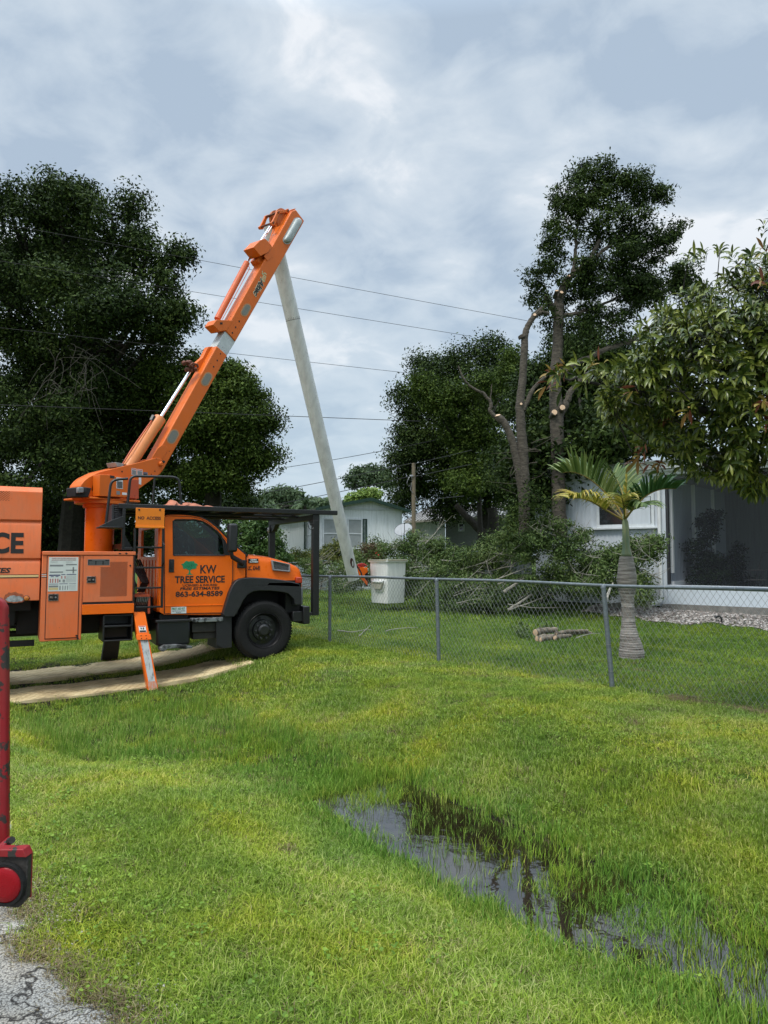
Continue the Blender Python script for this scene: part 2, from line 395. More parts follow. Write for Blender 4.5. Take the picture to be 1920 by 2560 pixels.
cab.box(TF, SP[17][0] - .05, SP[17][0], CB + .05, 2.03, zb_ + .2, SP[16][1] - .02)   # firewall
cabo = part(cab, 'cab', ORANGE, bevel=.012)
rib = MB()
for k in range(6): rib.box(TF, sb - .012, sb, .3 + k * .28, .36 + k * .28, zb_ + .06, z_(1400))
rib.build('back_ribs', ORANGE, cabo, bevel=.005)
# windscreen and glazing
g = MB(); a, b = SP[10], SP[16]
g.add([TF(a[0], .2, a[1] - .02), TF(b[0], .2, b[1] - .0), TF(b[0], 1.98, b[1]), TF(a[0], 1.98, a[1] - .02)], [(0, 1, 2, 3)])
part(g, 'windscreen', GLASS)
fr = MB(); fr.tube([TF(p[0] + .006, CB + .03, p[1] + .01) for p in SP[10:17]], .022, 6).tube([TF(p[0] + .006, 2.05, p[1] + .01) for p in SP[10:17]], .022, 6).box(TF, SP[16][0] - .08, SP[16][0] + .06, .15, 2.03, SP[16][1] - .02, SP[16][1] + .01)
fr.tube([TF(a[0] - .02, .2, a[1] - .06), TF(b[0] - .1, .24, b[1])], .02, 6)
part(fr, 'windscreen_trim', PLASTIC)
g = MB(); g.add([TF(sb + .02, .43, z_(1394)), TF(sb + .02, 1.75, z_(1394)), TF(sb + .02, 1.75, z_(1316)), TF(sb + .02, .43, z_(1316))], [(0, 1, 2, 3)])
part(g, 'rear_window', GLASS)
# door
door = [(411, 1534), (411, 1292), (423, 1290), (476, 1292), (500, 1296.5), (517, 1305), (536, 1320), (556, 1341), (570, 1357), (580.5, 1388), (580.5, 1447), (576, 1474), (566, 1500), (554, 1532)]
DPt = T(door, CB)
d_ = MB().prism(TF, DPt, CB - .018, CB - .001, [WP]); do = part(d_, 'door', ORANGE, bevel=.008)
sm = MB(); sm.tube([TF(p[0], CB - .010, p[1]) for p in DPt + DPt[:1]], .0085, 4); sm.build('door_seal', mat('seal_black', (.02, .012, .01), .7), do)
sm = MB(); sm.tube([TF(p[0], CB - .012, p[1]) for p in WP + WP[:1]], .016, 5)
q0, q1 = TF.q(552, 1345, CB)[0], TF.q(568, 1390, CB)[0]
tri = T([(553, 1340), (563, 1352), (576, 1388), (560.5, 1388), (557, 1349)], CB); sm.prism(TF, tri, CB - .024, CB - .01)
sm.build('window_seal', PLASTIC, do)
sw = MB().add([TF(p[0], CB + .012, p[1]) for p in WP], [tuple(range(len(WP)))]); sw.build('side_window', GLASS, do)
g2 = MB().add([TF(p[0], 2.06, p[1]) for p in WP], [tuple(range(len(WP)))]); part(g2, 'far_side_window', GLASS)
sm = MB(); r_ = TF.rect(421.5, 1398, 434.5, 1431, CB); sm.box(TF, r_[0], r_[1], CB - .03, CB - .017, r_[2], r_[3]); sm.build('handle_recess', PLASTIC, do, bevel=.012)
sm = MB(); r_ = TF.rect(425, 1404, 431, 1423, CB); sm.box(TF, r_[0], r_[1], CB - .042, CB - .028, r_[2], r_[3]); sm.build('door_handle', BLACK, do, bevel=.008)
cr = T([(411, 1515), (557, 1512)], CB); sm = MB().tube([TF(cr[0][0] + .01, CB - .020, cr[0][1]), TF(cr[1][0] - .01, CB - .020, cr[1][1])], .006, 6); sm.build('body_crease', ORANGE, do, smooth=True)
def wtxt(t, x0, y0, x1, y1, m=INK, bold=.02, par=None, w=CB - .019, **k):
    s0, s1, z0, z1 = TF.rect(x0, y0, x1, y1, w); return text(t, TF, s0, s1, z0, z1, w, m, par or do, bold=bold, **k)
wtxt('KW', 500.6, 1412.5, 541, 1433.5, bold=.022)
wtxt('TREE SERVICE', 437, 1439.5, 562, 1457.5, bold=.03)
wtxt('LICENSED & INSURED', 457, 1460, 543, 1465.5, bold=.02)
wtxt('FREE ESTIMATES', 450, 1467.5, 549, 1474.5, bold=.025, shear=.18)
wtxt('863-634-8589', 439, 1477.5, 557, 1491.5, bold=.03)
tr = MB(); tp = []
for k in range(40):
    a = 2 * math.pi * k / 40; r = 1 + .10 * math.sin(7 * a) + .05 * math.sin(13 * a + 1)
    tp.append((474 + 19 * math.cos(a) * r, 1413.5 - 11 * math.sin(a) * r))
tr.prism(TF, T(tp, CB - .02), CB - .021, CB - .018)
tr.prism(TF, T([(465, 1437), (471, 1434), (472.5, 1428), (471, 1421), (477, 1421), (475.5, 1428), (477, 1434), (484, 1437)], CB - .02), CB - .0205, CB - .018)
tr.build('tree_emblem', GREEN, do)
tr = MB()
for k in range(34):
    a = random.uniform(0, 6.28); r = random.uniform(.15, .85); x, y = 474 + 18 * math.cos(a) * r, 1413.5 - 10 * math.sin(a) * r
    tr.prism(TF, T([(x, y), (x + 1.8, y + .5), (x + 1.5, y + 1.1)], CB - .02), CB - .023, CB - .0212)
tr.build('emblem_detail', INK, do)
st = MB(); r_ = TF.rect(427, 1517, 465, 1533.5, CB); st.box(TF, r_[0], r_[1], CB - .0205, CB - .0185, r_[2], r_[3]); st.build('sticker', WHITEINK, do)
wtxt('FIRST AID KIT', 429.5, 1519, 462.5, 1524.5, GREEN, .02, w=CB - .021); wtxt('FIRE EXTINGUISHER', 430, 1526.2, 463, 1528.6, GREYINK, .01, w=CB - .021); wtxt('INSIDE', 440, 1530, 453, 1532.4, GREYINK, .01, w=CB - .021)
# interior
it = MB(); zi = TF.q(480, 1392, CB)[1]
for w0 in (.35, 1.25):
    it.box(TF, sb + .12, sb + .30, w0, w0 + .55, zi - .5, zi + .28).box(TF, sb + .14, sb + .26, w0 + .15, w0 + .4, zi + .28, zi + .48).box(TF, sb + .1, sb + .6, w0, w0 + .55, zi - .6, zi - .35)
it.box(TF, SP[16][0] - .42, SP[16][0] - .04, .2, 2.0, zi - .4, zi + .0)
it.lathe(TF(SP[16][0] - .55, 1.62, zi + .08), TF.u + Vector((0, 0, .5)), [(.2, 0), (.215, .015), (.2, .03), (.185, .015), (.2, 0)], 24, False)
part(it, 'cab_interior', mat('interior_vinyl', (.03, .032, .035), .7), bevel=.02)
# hood: lofted cross-sections
hp_top = T([(613.5, 1386.5), (630, 1387), (645, 1388.3), (676, 1392), (707.5, 1400.6), (728, 1407), (741, 1413), (749, 1420), (752.8, 1431)], .2)
zbot = T([(613.5, 1446), (680, 1447), (752, 1460)], .1)
rings = []
n_ = len(hp_top)
for i, (s, z) in enumerate(hp_top):
    f = i / (n_ - 1); wn = .14 + .03 * f ** 2; wf = 2.4 - wn; zb0 = zbot[0][1] + (zbot[2][1] - zbot[0][1]) * f - .12; r = .09
    pts = [(wn, zb0), (wn, z - r * 1.3), (wn + .02, z - r * .62), (wn + .06, z - r * .22), (wn + .14, z - .008), (wn + .35, z + .012), (1.2, z + .03)]
    pts = pts + [(2.4 - a, b) for a, b in reversed(pts[:-1])]
    rings.append([TF(s, a, b) for a, b in pts])
s, z = hp_top[-1]; rings.append([TF(s + .012, .20 + (p - TF.o).dot(TF.n) * .8334, max(p.z - .05, zbot[2][1] - .15) if False else (GZ + 1.0 + (p.z - GZ - 1.0) * .97)) for p in rings[-1]])
hd = MB().loft(rings, True, True); hood = part(hd, 'hood', ORANGE, smooth=True, auto=50)
sm = MB().tube([TF(hp_top[0][0], .133, zbot[0][1]), TF(hp_top[0][0], .133, hp_top[0][1] - .1), TF(hp_top[0][0], .17, hp_top[0][1] - .02), TF(hp_top[0][0], .4, hp_top[0][1] + .008), TF(hp_top[0][0], 1.2, hp_top[0][1] + .025)], .007, 5)
sm.build('hood_seam', DARK, hood)
vp = T([(676, 1400), (723, 1410.5), (724, 1430), (680, 1426)], .15)
vi = T([(681.5, 1403.5), (719.5, 1412), (720, 1426.5), (684, 1423)], .15)
sm = MB().prism(TF, vp, .105, .145, [vi]); v_ = sm.build('side_vent', mat('silver_trim', (.30, .30, .31), .35, metal=.4), hood, bevel=.008)
sm = MB().prism(TF, vi, .13, .135); sm.build('vent_backing', DARK, v_) if False else sm.build('vent_backing', DARK, hood)
sm = MB()
(sa, za), (sc_, zc), (sd_, zd), (se, ze) = vi
bl = lambda u, v: (sa * (1 - u) * (1 - v) + sc_ * u * (1 - v) + sd_ * u * v + se * (1 - u) * v, za * (1 - u) * (1 - v) + zc * u * (1 - v) + zd * u * v + ze * (1 - u) * v)
for k in range(-3, 12):
    for sg in (1, -1):
        pts = []
        for j in range(9):
            v = j / 8; u = (k + (v * 3 if sg > 0 else 3 - v * 3)) / 11
            if 0 <= u <= 1: a, b = bl(u, v); pts.append(TF(a, .125, b))
        if len(pts) > 1: sm.tube(pts, .0045, 4)
sm.build('vent_mesh', mat('mesh_grey', (.16, .16, .165), .5, metal=.3), hood)
sm = MB(); r_ = TF.rect(621.5, 1396.5, 646.5, 1407.5, .12); sm.box(TF, r_[0], r_[1], .128, .139, r_[2], r_[3]); sm.build('badge', BLACK, hood, bevel=.002)
wtxt('GMC', 626, 1397.8, 642, 1401.2, WHITEINK, .06, hood, w=.127); wtxt('C7500', 624, 1402.6, 645, 1406.6, WHITEINK, .05, hood, w=.127, shear=.15)
wtxt('LIC. 634-85', 620, 1414, 650, 1425.5, INK, .02, hood, w=.137)
# grille and front
fz = lambda py: TF.q(752, py, .2)[1]
sf = hp_top[-1][0]
gr = MB().box(TF, sf - .05, sf + .015, .55, 1.85, fz(1500), fz(1440))
for k in range(5): gr.box(TF, sf + .01, sf + .03, .55, 1.85, fz(1500) + .03 + k * .065, fz(1500) + .055 + k * .065)
part(gr, 'grille', BLACK, bevel=.006)
for w0, sg in ((.12, 1), (2.28, -1)):
    a, b = sorted((w0, w0 + .36 * sg)); hl = MB().box(TF, sf - .06, sf + .012, a, b, fz(1512), fz(1468)); part(hl, 'headlight', mat('lamp_lens', (.20, .21, .22), .12, spec=.8), bevel=.03, seg=3)
    a, b = sorted((w0 - .035 * sg, w0 + .10 * sg)); r_ = TF.rect(740, 1443, 754, 1458, .1); hl = MB().box(TF, r_[0], r_[1] + .01, a, b, r_[2], r_[3]); part(hl, 'turn_signal', mat('amber_red_lens', (.42, .035, .01), .15, spec=.8), bevel=.012)
# fender flares
fo = [(556, 1537), (562, 1515), (572, 1482), (580, 1464), (589, 1452), (601, 1446), (626, 1443.5), (665, 1445), (707.5, 1450), (735, 1456), (748, 1460), (752.5, 1471), (752.5, 1512), (736, 1513), (733.5, 1497), (722, 1485.5), (704, 1480), (676, 1477), (648, 1477), (632, 1479), (618, 1487), (608, 1500), (601, 1515), (592, 1531), (586, 1541), (560, 1541)]
FO = T(fo, 0)
for w0, w1 in ((-.03, .17), (2.23, 2.43)): part(MB().prism(TF, FO, w0, w1), 'fender_flare', PLASTIC, bevel=.03, seg=3)
FI = [(a, b) for a, b in FO]
fl = MB().box(TF, FO[1][0] + .25, sf - .1, .17, .7, FO[6][1] - .1, FO[6][1] - .02).box(TF, FO[1][0] + .1, FO[1][0] + .25, .12, .7, GZ + .75, FO[6][1]).box(TF, sf - .3, sf - .02, .14, 2.26, fz(1530), fz(1450))
part(fl, 'inner_fender', DARK)
# bumper
b0 = TF.q(735, 1530, .1)[0]; b1 = TF.q(774, 1530, 0)[0]
bz = lambda py: TF.q(765, py, 0)[1]
bm_ = MB().box(TF, b0, b0 + .12, .2, 2.2, bz(1552), bz(1524)).box(TF, b1 - .12, b1, -.02, 2.42, bz(1560), bz(1516)).box(TF, b0, b1 - .1, .55, .7, bz(1550), bz(1520)).box(TF, b0, b1 - .1, 1.7, 1.85, bz(1550), bz(1520))
bm_.box(TF, b0 - .05, b1 - .1, .02, .12, bz(1554), bz(1528))
part(bm_, 'bumper', BLACK, bevel=.012)
# mirror
mr_ = MB(); r_ = TF.rect(569, 1309, 592, 1380, -.15); mr_.box(TF, r_[0], r_[1], -.22, -.08, r_[2], r_[3]); mo = part(mr_, 'mirror', PLASTIC, bevel=.035, seg=3)
p0 = TF.q(577, 1378, -.15); p1 = TF.q(600, 1404, .05); p2 = TF.q(607, 1400, .08); p3 = TF.q(607, 1420, .08)
ar = MB().tube([TF(p0[0], -.15, p0[1]), TF(p0[0] + .03, -.13, p0[1] - .09), TF(p1[0], .02, p1[1]), TF(p2[0], .1, p2[1] - .06)], [.055, .05, .05, .06], 8, squash=.6).box(TF, p2[0] - .09, p2[0] + .05, .06, .13, p3[1], p2[1])
ar.build('mirror_arm', PLASTIC, mo, bevel=.01)
mr2 = MB().box(TF, r_[0], r_[1], 2.5, 2.62, r_[2], r_[3]); part(mr2, 'mirror', PLASTIC, bevel=.03)
# under the door
rbox(391, 1551, 476, 1613, .02, .02, .62).build('battery_box', mat('satin_black', (.011, .013, .016), .33, noise=.3, nscale=6), truck, bevel=.03)
rbox(389, 1549, 478, 1556, 0, 0, .62).build('box_lid', BLACK, truck, bevel=.01)
sx = MB(); rbox(480, 1556, 556, 1580, .08, .08, .6, sx); rbox(482, 1580, 554, 1597, .12, .12, .6, sx); part(sx, 'step_box', mat('dusty_black', (.035, .032, .028), .65, noise=.5, nscale=9), bevel=.01)
rbox(480, 1545, 558, 1555, .0, .0, .35).build('step_plate', mat('worn_step', (.25, .27, .28), .45, metal=.5, col2=(.02, .02, .02), nscale=9, thr=(.42, .52)), truck, bevel=.008)
s_ = T([(400, 1619), (412, 1612), (440, 1611), (462, 1613), (480, 1615), (480, 1620), (462, 1622), (440, 1620), (418, 1622), (408, 1629), (400, 1627)], -.05); MB().prism(TF, s_, -.08, .14).build('hanging_step', mat('worn_plate', (.19, .20, .2), .5, metal=.3, col2=(.02, .02, .02), nscale=7, thr=(.45, .6)), truck, bevel=.006)
rbox(541, 1543, 579, 1620, .1, .08, .66).build('mud_flap', mat('mud_flap_rubber', (.012, .013, .015), .6, noise=.3), truck, bevel=.006)
MB().prism(TF, T([(541, 1545), (556, 1540), (578, 1542), (580, 1618), (560, 1621), (541, 1612)], .02), .02, .05).build('mud_flap', mat('mud_flap_rubber'), truck, bevel=.004)
rbox(399, 1534, 470, 1549, .15, .15, .7).build('sill_panel', DARK, truck)
# ---- chip box (dump body) at the left
z2 = lambda py: TF.q(60, py, -.04)[1]
xr = lambda px: TF.q(px, 1400, -.04)[0]
sR = xr(101.5); sL = sR - 4.3
pr = [(-.04, 1502), (-.04, 1409), (-.02, 1402), (.0, 1398), (-.04, 1396), (-.04, 1314), (-.02, 1307), (.0, 1302), (-.04, 1300), (-.04, 1229), (.05, 1216)]
PP = [(a, z2(b)) for a, b in pr]; PP = PP + [(2.4 - a, b) for a, b in reversed(PP)]
chip = MB().prism(BK, PP, sL, sR); cho = part(chip, 'chip_box', FADED, bevel=.008)
e_ = MB(); e_.box(TF, sL, sR - .02, -.043, -.0405, z2(1444.5), z2(1443)).box(TF, sL, sR - .02, -.043, -.0405, z2(1437), z2(1436)); e_.build('pinstripe', INK, cho)
e_ = MB().box(TF, sL, sR - .02, -.043, -.0405, z2(1442.6), z2(1437.6)); e_.build('cream_stripe', mat('gold_ink', (.70, .50, .22), .5), cho)
e_ = MB()
for i in range(9):
    for j in range(9):
        s = xr(20.5) - .012 - i * .034 - (j % 2) * .017; z = z2(1252) + j * .0152
        e_.add([TF(s - .016, -.043, z - .005), TF(s - .008, -.043, z - .005), TF(s + .006, -.043, z + .006), TF(s - .002, -.043, z + .006)], [(0, 1, 2, 3)])
e_.build('vent_slots', DARK, cho)
def sw_(t, x1, y0, y1, wid, **k):
    s1 = xr(x1); w = -.042; return text(t, TF, s1 - wid, s1, z2(y1), z2(y0), w, INK, cho, **k)
sw_('SERVICE', 58, 1331.5, 1384, 1.25, bold=.035)
sw_('FREE ESTIMATES', 28, 1419, 1432, .92, bold=.03, shear=.25)
e_ = MB().lathe(TF(xr(69), -.04, z2(1495.5)), -TF.n, [(.040, 0), (.040, .012), (.034, .016)], 24); am = e_.build('marker_light_rim', BLACK, cho, smooth=True)
e_ = MB().lathe(TF(xr(69), -.056, z2(1495.5)), -TF.n, [(.033, 0), (.028, .010), (.001, .016)], 24, False); e_.build('marker_light', mat('amber_lens', (.55, .16, .02), .2, spec=.8), cho, smooth=True)
def blot(cx, cy, rx, ry, m, w, par, n=30, seed=1, name='scuff', top=1):
    r0 = random.Random(seed); p = []
    for k in range(n):
        a = 2 * math.pi * k / n; r = 1 + r0.uniform(-.10, .10); y = math.sin(a); y = y * (1 if y > 0 else .45)
        p.append((cx + rx * math.cos(a) * r, cy - ry * y * r))
    MB().prism(TF, T(p, w), w - .0012, w - .0002).build(name, m, par)
RUST = mat('rust_patch', (.45, .12, .035), .75, col2=(.25, .06, .03), nscale=30)
SCR = mat('bare_scrape', (.36, .38, .38), .55, col2=(.10, .10, .10), nscale=22, thr=(.35, .6))
blot(36, 1499, 27, 19, RUST, -.0405, cho, seed=3); blot(36, 1500, 22, 11, SCR, -.0418, cho, seed=5)
ms = MB().box(TF, sL, sR - .1, .25, 2.2, z2(1530), z2(1502)).box(TF, sL, TF.q(86, 1600, .3)[0], .3, .36, TF.q(40, 1617, .3)[1], TF.q(40, 1602, .3)[1]).box(TF, sL, sR - .3, .35, 2.0, z2(1568), z2(1530))
ms.box(TF, sL + 2, sL + 2.1, .3, .36, TF.q(40, 1617, .3)[1], z2(1530)).box(TF, sR - .75, sR - .68, .3, .36, TF.q(40, 1617, .3)[1], z2(1530))
part(ms, 'body_subframe', DARK)
rbox(52, 1517, 67, 1522, .3, .28, .3).build('reflector', mat('dusty_lens', (.14, .14, .12), .5), truck)
# ---- tool cabinets
WC = -.06
sq = lambda px, py=1500: TF.q(px, py, WC)[0]
zq = lambda py, px=205: TF.q(px, py, WC)[1]
cs0, cs1, cs2 = sq(102), sq(205), sq(335)
zt, zb1, zc = zq(1378.5), zq(1602, 150), zq(1534.5, 270)
ca = MB(); ca.box(TF, cs0, cs1, WC, .52, zb1, zt - .055); c1 = part(ca, 'tall_cabinet', FADED, bevel=.008)
ca = MB(); ca.box(TF, cs1 + .001, cs2, WC, .52, zc, zt - .055); c2 = part(ca, 'side_cabinet', FADED, bevel=.008)
ca = MB(); ca.box(TF, cs0, cs2 + .01, WC - .015, .54, zt - .054, zt); part(ca, 'cabinet_top', FADED, bevel=.008)
r_ = (sq(116), sq(196), zq(1595, 150), zq(1391, 150))
def inset(par, r, w, m, name, g=.010):
    MB().box(TF, r[0] - g, r[1] + g, w - .003, w - .0005, r[2] - g, r[3] + g).build('door_gap', DARK, par)
    return MB().box(TF, r[0], r[1], w - .009, w - .0035, r[2], r[3]).build(name, m, par, bevel=.003)
inset(c1, r_, WC, FADED, 'cabinet_door')
r2 = (sq(207), sq(330), zq(1504, 270), zq(1390, 270)); inset(c2, r2, WC, FADED, 'vented_door', .004)
MB().box(TF, cs1 + .005, cs2 - .02, WC - .004, WC - .0006, zq(1509.5, 270), zq(1504.8, 270)).build('shadow_gap', DARK, c2)
MB().box(TF, cs1 + .004, cs2, WC - .012, WC - .0006, zc, zq(1510, 270)).build('skirt_panel', ORANGE, c2, bevel=.004)
WD = WC - .0095
e_ = MB()
for j in range(34):
    for i in range(26):
        if j > 28 and i < 8 + (j - 28) * .1: continue
        s = sq(250) + (sq(317) - sq(250)) * (i + (j % 2) * .5) / 26; z = zq(1490, 270) + (zq(1403, 270) - zq(1490, 270)) * j / 34
        e_.add([TF(s - .008, WD - .001, z - .006), TF(s - .001, WD - .001, z - .006), TF(s + .009, WD - .001, z + .006), TF(s + .002, WD - .001, z + .006)], [(0, 1, 2, 3)])
e_.build('vent_slots', mat('slot_shadow', (.10, .018, .008), .8), c2)
def latch(x0, y0, x1, y1, par, px):
    a = (sq(x0), sq(x1), zq(y1, px), zq(y0, px)); MB().box(TF, a[0], a[1], WD - .008, WD, a[2], a[3]).build('latch_plate', mat('rusty_chrome', (.30, .28, .25), .4, metal=.6, col2=(.10, .04, .02), nscale=50), par, bevel=.004)
    MB().box(TF, a[0] + .012, a[1] - .012, WD - .0095, WD - .0082, a[2] + .012, a[3] - .012).build('latch_recess', DARK, par)
    c = [(a[0] * .68 + a[1] * .32), (a[0] * .28 + a[1] * .72)]; zc_ = (a[2] + a[3]) / 2
    MB().lathe(TF(c[1], WD - .0095, zc_), -TF.n, [(.012, 0), (.012, .008)], 12).build('key_lock', STEEL, par); MB().box(TF, c[0] - .02, c[0] + .02, WD - .016, WD - .0097, zc_ - .015, zc_ + .012).build('latch_handle', mat('rusty_chrome'), par, bevel=.004)
latch(120, 1484, 146, 1502, c1, 150); latch(215, 1440, 238, 1457, c2, 270)
# placard with its diagrams
a = (sq(119), sq(193), zq(1478, 150), zq(1393, 150)); MB().box(TF, a[0], a[1], WD - .002, WD, a[2], a[3]).build('placard', mat('placard_white', (.62, .66, .62), .45, noise=.08), c1)
pu = lambda u: a[0] + (a[1] - a[0]) * u
pv = lambda v: a[3] + (a[2] - a[3]) * v
def bars(lst, m, name='diagram'):
    b = MB()
    for u0, v0, u1, v1 in lst: b.box(TF, pu(u0), pu(u1), WD - .0032, WD - .0021, pv(v1), pv(v0))
    b.build(name, m, c1)
bars([(.04, .22, .49, .27), (.58, .20, .95, .235), (.04, .42, .49, .455), (.58, .37, .95, .40), (.81, .29, .86, .48), (.38, .84, .42, .96), (.48, .84, .51, .96), (.56, .84, .59, .96), (.64, .84, .665, .96), (.36, .66, .41, .73), (.48, .66, .56, .70), (.48, .71, .56, .74)] + [(.60, .55 + .035 * k, .94, .556 + .035 * k) for k in range(6)] + [(.7, .82 + .03 * k, .94, .824 + .03 * k) for k in range(5)] + [(.02, .83, .34, .88)] + [(.05, .13 + k * .03, .3, .134 + k * .03) for k in range(2)] + [(.58, .13 + k * .03, .8, .134 + k * .03) for k in range(2)], GREYINK)
bars([(.03, .51, .40, .545), (.43, .50, .57, .52), (.61, .50, .94, .52), (.02, .78, .34, .795), (.37, .775, .66, .79), (.70, .775, .94, .785), (.08, .56, .18, .58), (.24, .56, .34, .58)], BLUEINK)
bars([(.05, .63, .09, .75), (.13, .63, .17, .75), (.22, .63, .26, .75), (.30, .63, .34, .75), (.43, .55, .47, .63), (.54, .55, .58, .63)], mat('pink_ink', (.42, .16, .15), .5))
bars([(.02, .89, .34, .96)], mat('straw_ink', (.55, .45, .22), .5))
text('WARNING  INSULATING AERIAL DEVICE LOAD CHART', TF, pu(.10), pu(.92), pv(.045), pv(.02), WD - .0021, mat('pink_ink'), c1, bold=.01)
text('MINIMUM APPROACH DISTANCES', TF, pu(.10), pu(.92), pv(.095), pv(.068), WD - .0021, mat('pink_ink'), c1, bold=.01)
a = (sq(216.5), sq(271.5), zq(1413, 270), zq(1398, 270)); MB().box(TF, a[0], a[1], WD - .002, WD, a[2], a[3]).build('placard', GREYINK, c2); MB().box(TF, a[0] + .006, a[1] - .006, WD - .003, WD - .0021, a[2] + .006, a[3] - .006).build('placard_face', BLACK, c2)
e_ = MB()
for i in range(3):
    for j in range(4): e_.box(TF, a[0] + .02 + i * .10, a[0] + .10 + i * .10, WD - .0036, WD - .0031, a[2] + .012 + j * .013, a[2] + .016 + j * .013)
e_.box(TF, a[0] + .06, a[1] - .06, WD - .0036, WD - .0031, a[3] - .018, a[3] - .011)
e_.build('placard_lines', GREYINK, c2)
for x0 in (104, 194.5):
    pass
e_ = MB(); e_.box(TF, cs0, sq(115), WC - .002, WC - .0006, zq(1435.5, 110), zq(1434, 110)).box(TF, cs0, sq(115), WC - .002, WC - .0006, zq(1443.5, 110), zq(1441.8, 110)); e_.build('pinstripe', INK, c1)
e_ = MB(); e_.box(TF, cs0, sq(115), WC - .002, WC - .0006, zq(1437, 110), zq(1435.7, 110)).box(TF, cs0, sq(115), WC - .002, WC - .0006, zq(1441.6, 110), zq(1440.4, 110)); e_.build('white_stripe', WHITEINK, c1)
e_ = MB()
for (x, y, dx, dy) in ((296, 1383, 7, 3), (312, 1382.5, 7, 4), (323, 1413, 5, 4), (188, 1588, 7, 4), (191, 1594, 6, 6)):
    e_.prism(TF, T([(x, y), (x + dx * .5, y - dy * .4), (x + dx, y + dy * .3), (x + dx * .6, y + dy), (x + dx * .2, y + dy * .7)], WC), WC - .0175, WC - .0158)
e_.build('paint_chips', DARK, c2)
# step unit below the cabinets
e_ = MB(); a = (sq(259), sq(334), zq(1603, 297), zq(1537, 297))
for (u0, u1, v0, v1) in ((0, .06, 0, 1), (.95, 1, 0, 1), (0, 1, 0, .05), (0, 1, .95, 1), (0, 1, .53, .60)): e_.box(TF, a[0] + (a[1] - a[0]) * u0, a[0] + (a[1] - a[0]) * u1, WC + .01, .5, a[2] + (a[3] - a[2]) * v0, a[2] + (a[3] - a[2]) * v1)
e_.box(TF, a[0], a[1], .3, .34, a[2], a[3])
part(e_, 'step_frame', BLACK, bevel=.005)
MB().box(TF, a[0] + .05, a[1] - .05, .2, .29, a[2] + .04, a[2] + .2).build('step_back', mat('brown_dust', (.05, .033, .022), .8), truck)
# ---- outriggers
def outrigger(wa, wb, sg):
    f = lambda pts: TF.poly(pts, wa)
    P = lambda q, w: TF(q[0], w, q[1])
    m = MB()
    if sg < 0:
        A = [(336, 1533), (364, 1532), (376, 1600), (345, 1602)]; B = [(345, 1600), (373, 1600), (402, 1737), (375, 1739)]
    q = [TF.q(x, y, wa) for x, y in A]
    return q
a = [TF.q(*p, -.10) for p in ((336, 1531), (365, 1531), (376, 1599), (344.5, 1600))]
top_l, top_r = TF(a[0][0], -.03, a[0][1]), TF(a[1][0], -.03, a[1][1]); c_ = [TF.q(*p, -.16) for p in ((344.5, 1600), (376, 1599))]
m_l, m_r = TF(c_[0][0], -.16, c_[0][1]), TF(c_[1][0], -.16, c_[1][1])
b_ = [TF.q(*p, -.38) for p in ((375, 1742), (402, 1740))]; f_l, f_r = TF(b_[0][0], -.38, b_[0][1] - .05), TF(b_[1][0], -.38, b_[1][1] - .05)
k_ = [TF.q(*p, -.16) for p in ((348, 1598), (373, 1598))]; k_l, k_r = TF(k_[0][0], -.16, k_[0][1]), TF(k_[1][0], -.16, k_[1][1])
bk = TF.n * .17
def slab(m, A, B, C, D, t): return m.add([A, B, C, D, A + t, B + t, C + t, D + t], [(0, 1, 2, 3), (7, 6, 5, 4), (0, 4, 5, 1), (1, 5, 6, 2), (2, 6, 7, 3), (3, 7, 4, 0)])
og = part(slab(MB(), m_l, m_r, top_r, top_l, TF.n * .2), 'outrigger', ORANGE, bevel=.008)
inn = bk * .1
lg = slab(MB(), f_l + inn, f_r + inn, k_r + inn, k_l + inn, bk); lg.build('outrigger_leg', ORANGE, og, bevel=.008)
lerp = lambda A, B, t: A + (B - A) * t
fn = -TF.n * .002
sc1 = MB().add([lerp(f_l, f_r, .2) + inn + fn, lerp(f_l, f_r, .8) + inn + fn, lerp(k_l, k_r, .88) + inn + fn, lerp(k_l, k_r, .12) + inn + fn], [(0, 1, 2, 3)])
sc1.build('scraped_face', mat('scraped_leg', (.46, .48, .48), .5, col2=(.09, .09, .09), nscale=5, thr=(.30, .5), streak=(6, 6, 1.2)), og)
sc1 = MB().add([lerp(f_l, f_r, .05) + inn + fn * .5, lerp(f_l, f_r, .95) + inn + fn * .5, lerp(lerp(f_l, k_l, .3), lerp(f_r, k_r, .3), .9) + inn + fn * 1.6, lerp(lerp(f_l, k_l, .3), lerp(f_r, k_r, .3), .1) + inn + fn * 1.6], [(0, 1, 2, 3)])
sc1.build('rusty_foot_face', mat('leg_rust', (.62, .17, .06), .6, col2=(.45, .36, .30), nscale=12, streak=(5, 5, 1)), og)
lb, rb_, lt, rt = m_l, m_r, lerp(m_l, top_l, .2), lerp(m_r, top_r, .2)
slab(MB(), lb - TF.u * .015 - TF.n * .012, rb_ + TF.u * .015 - TF.n * .012, rt + TF.u * .015 - TF.n * .012, lt - TF.u * .015 - TF.n * .012, TF.n * .011).build('collar_plate', ORANGE, og, bevel=.004)
e_ = MB()
for u in (.3, .7):
    for v in (.25, .75): e_.lathe(lerp(lerp(lb, rb_, u), lerp(lt, rt, u), v) - TF.n * .0122, -TF.n, [(.008, 0), (.008, .003)], 8)
e_.build('collar_holes', DARK, og)
e_ = MB(); P_ = lambda u, v, d: lerp(lerp(m_l, m_r, u), lerp(top_l, top_r, u), v) - TF.n * d
e_.add([P_(.22, .27, .002), P_(.80, .27, .002), P_(.80, .50, .002), P_(.22, .50, .002)], [(0, 1, 2, 3)]); e_.build('warning_sticker', WHITEINK, og)
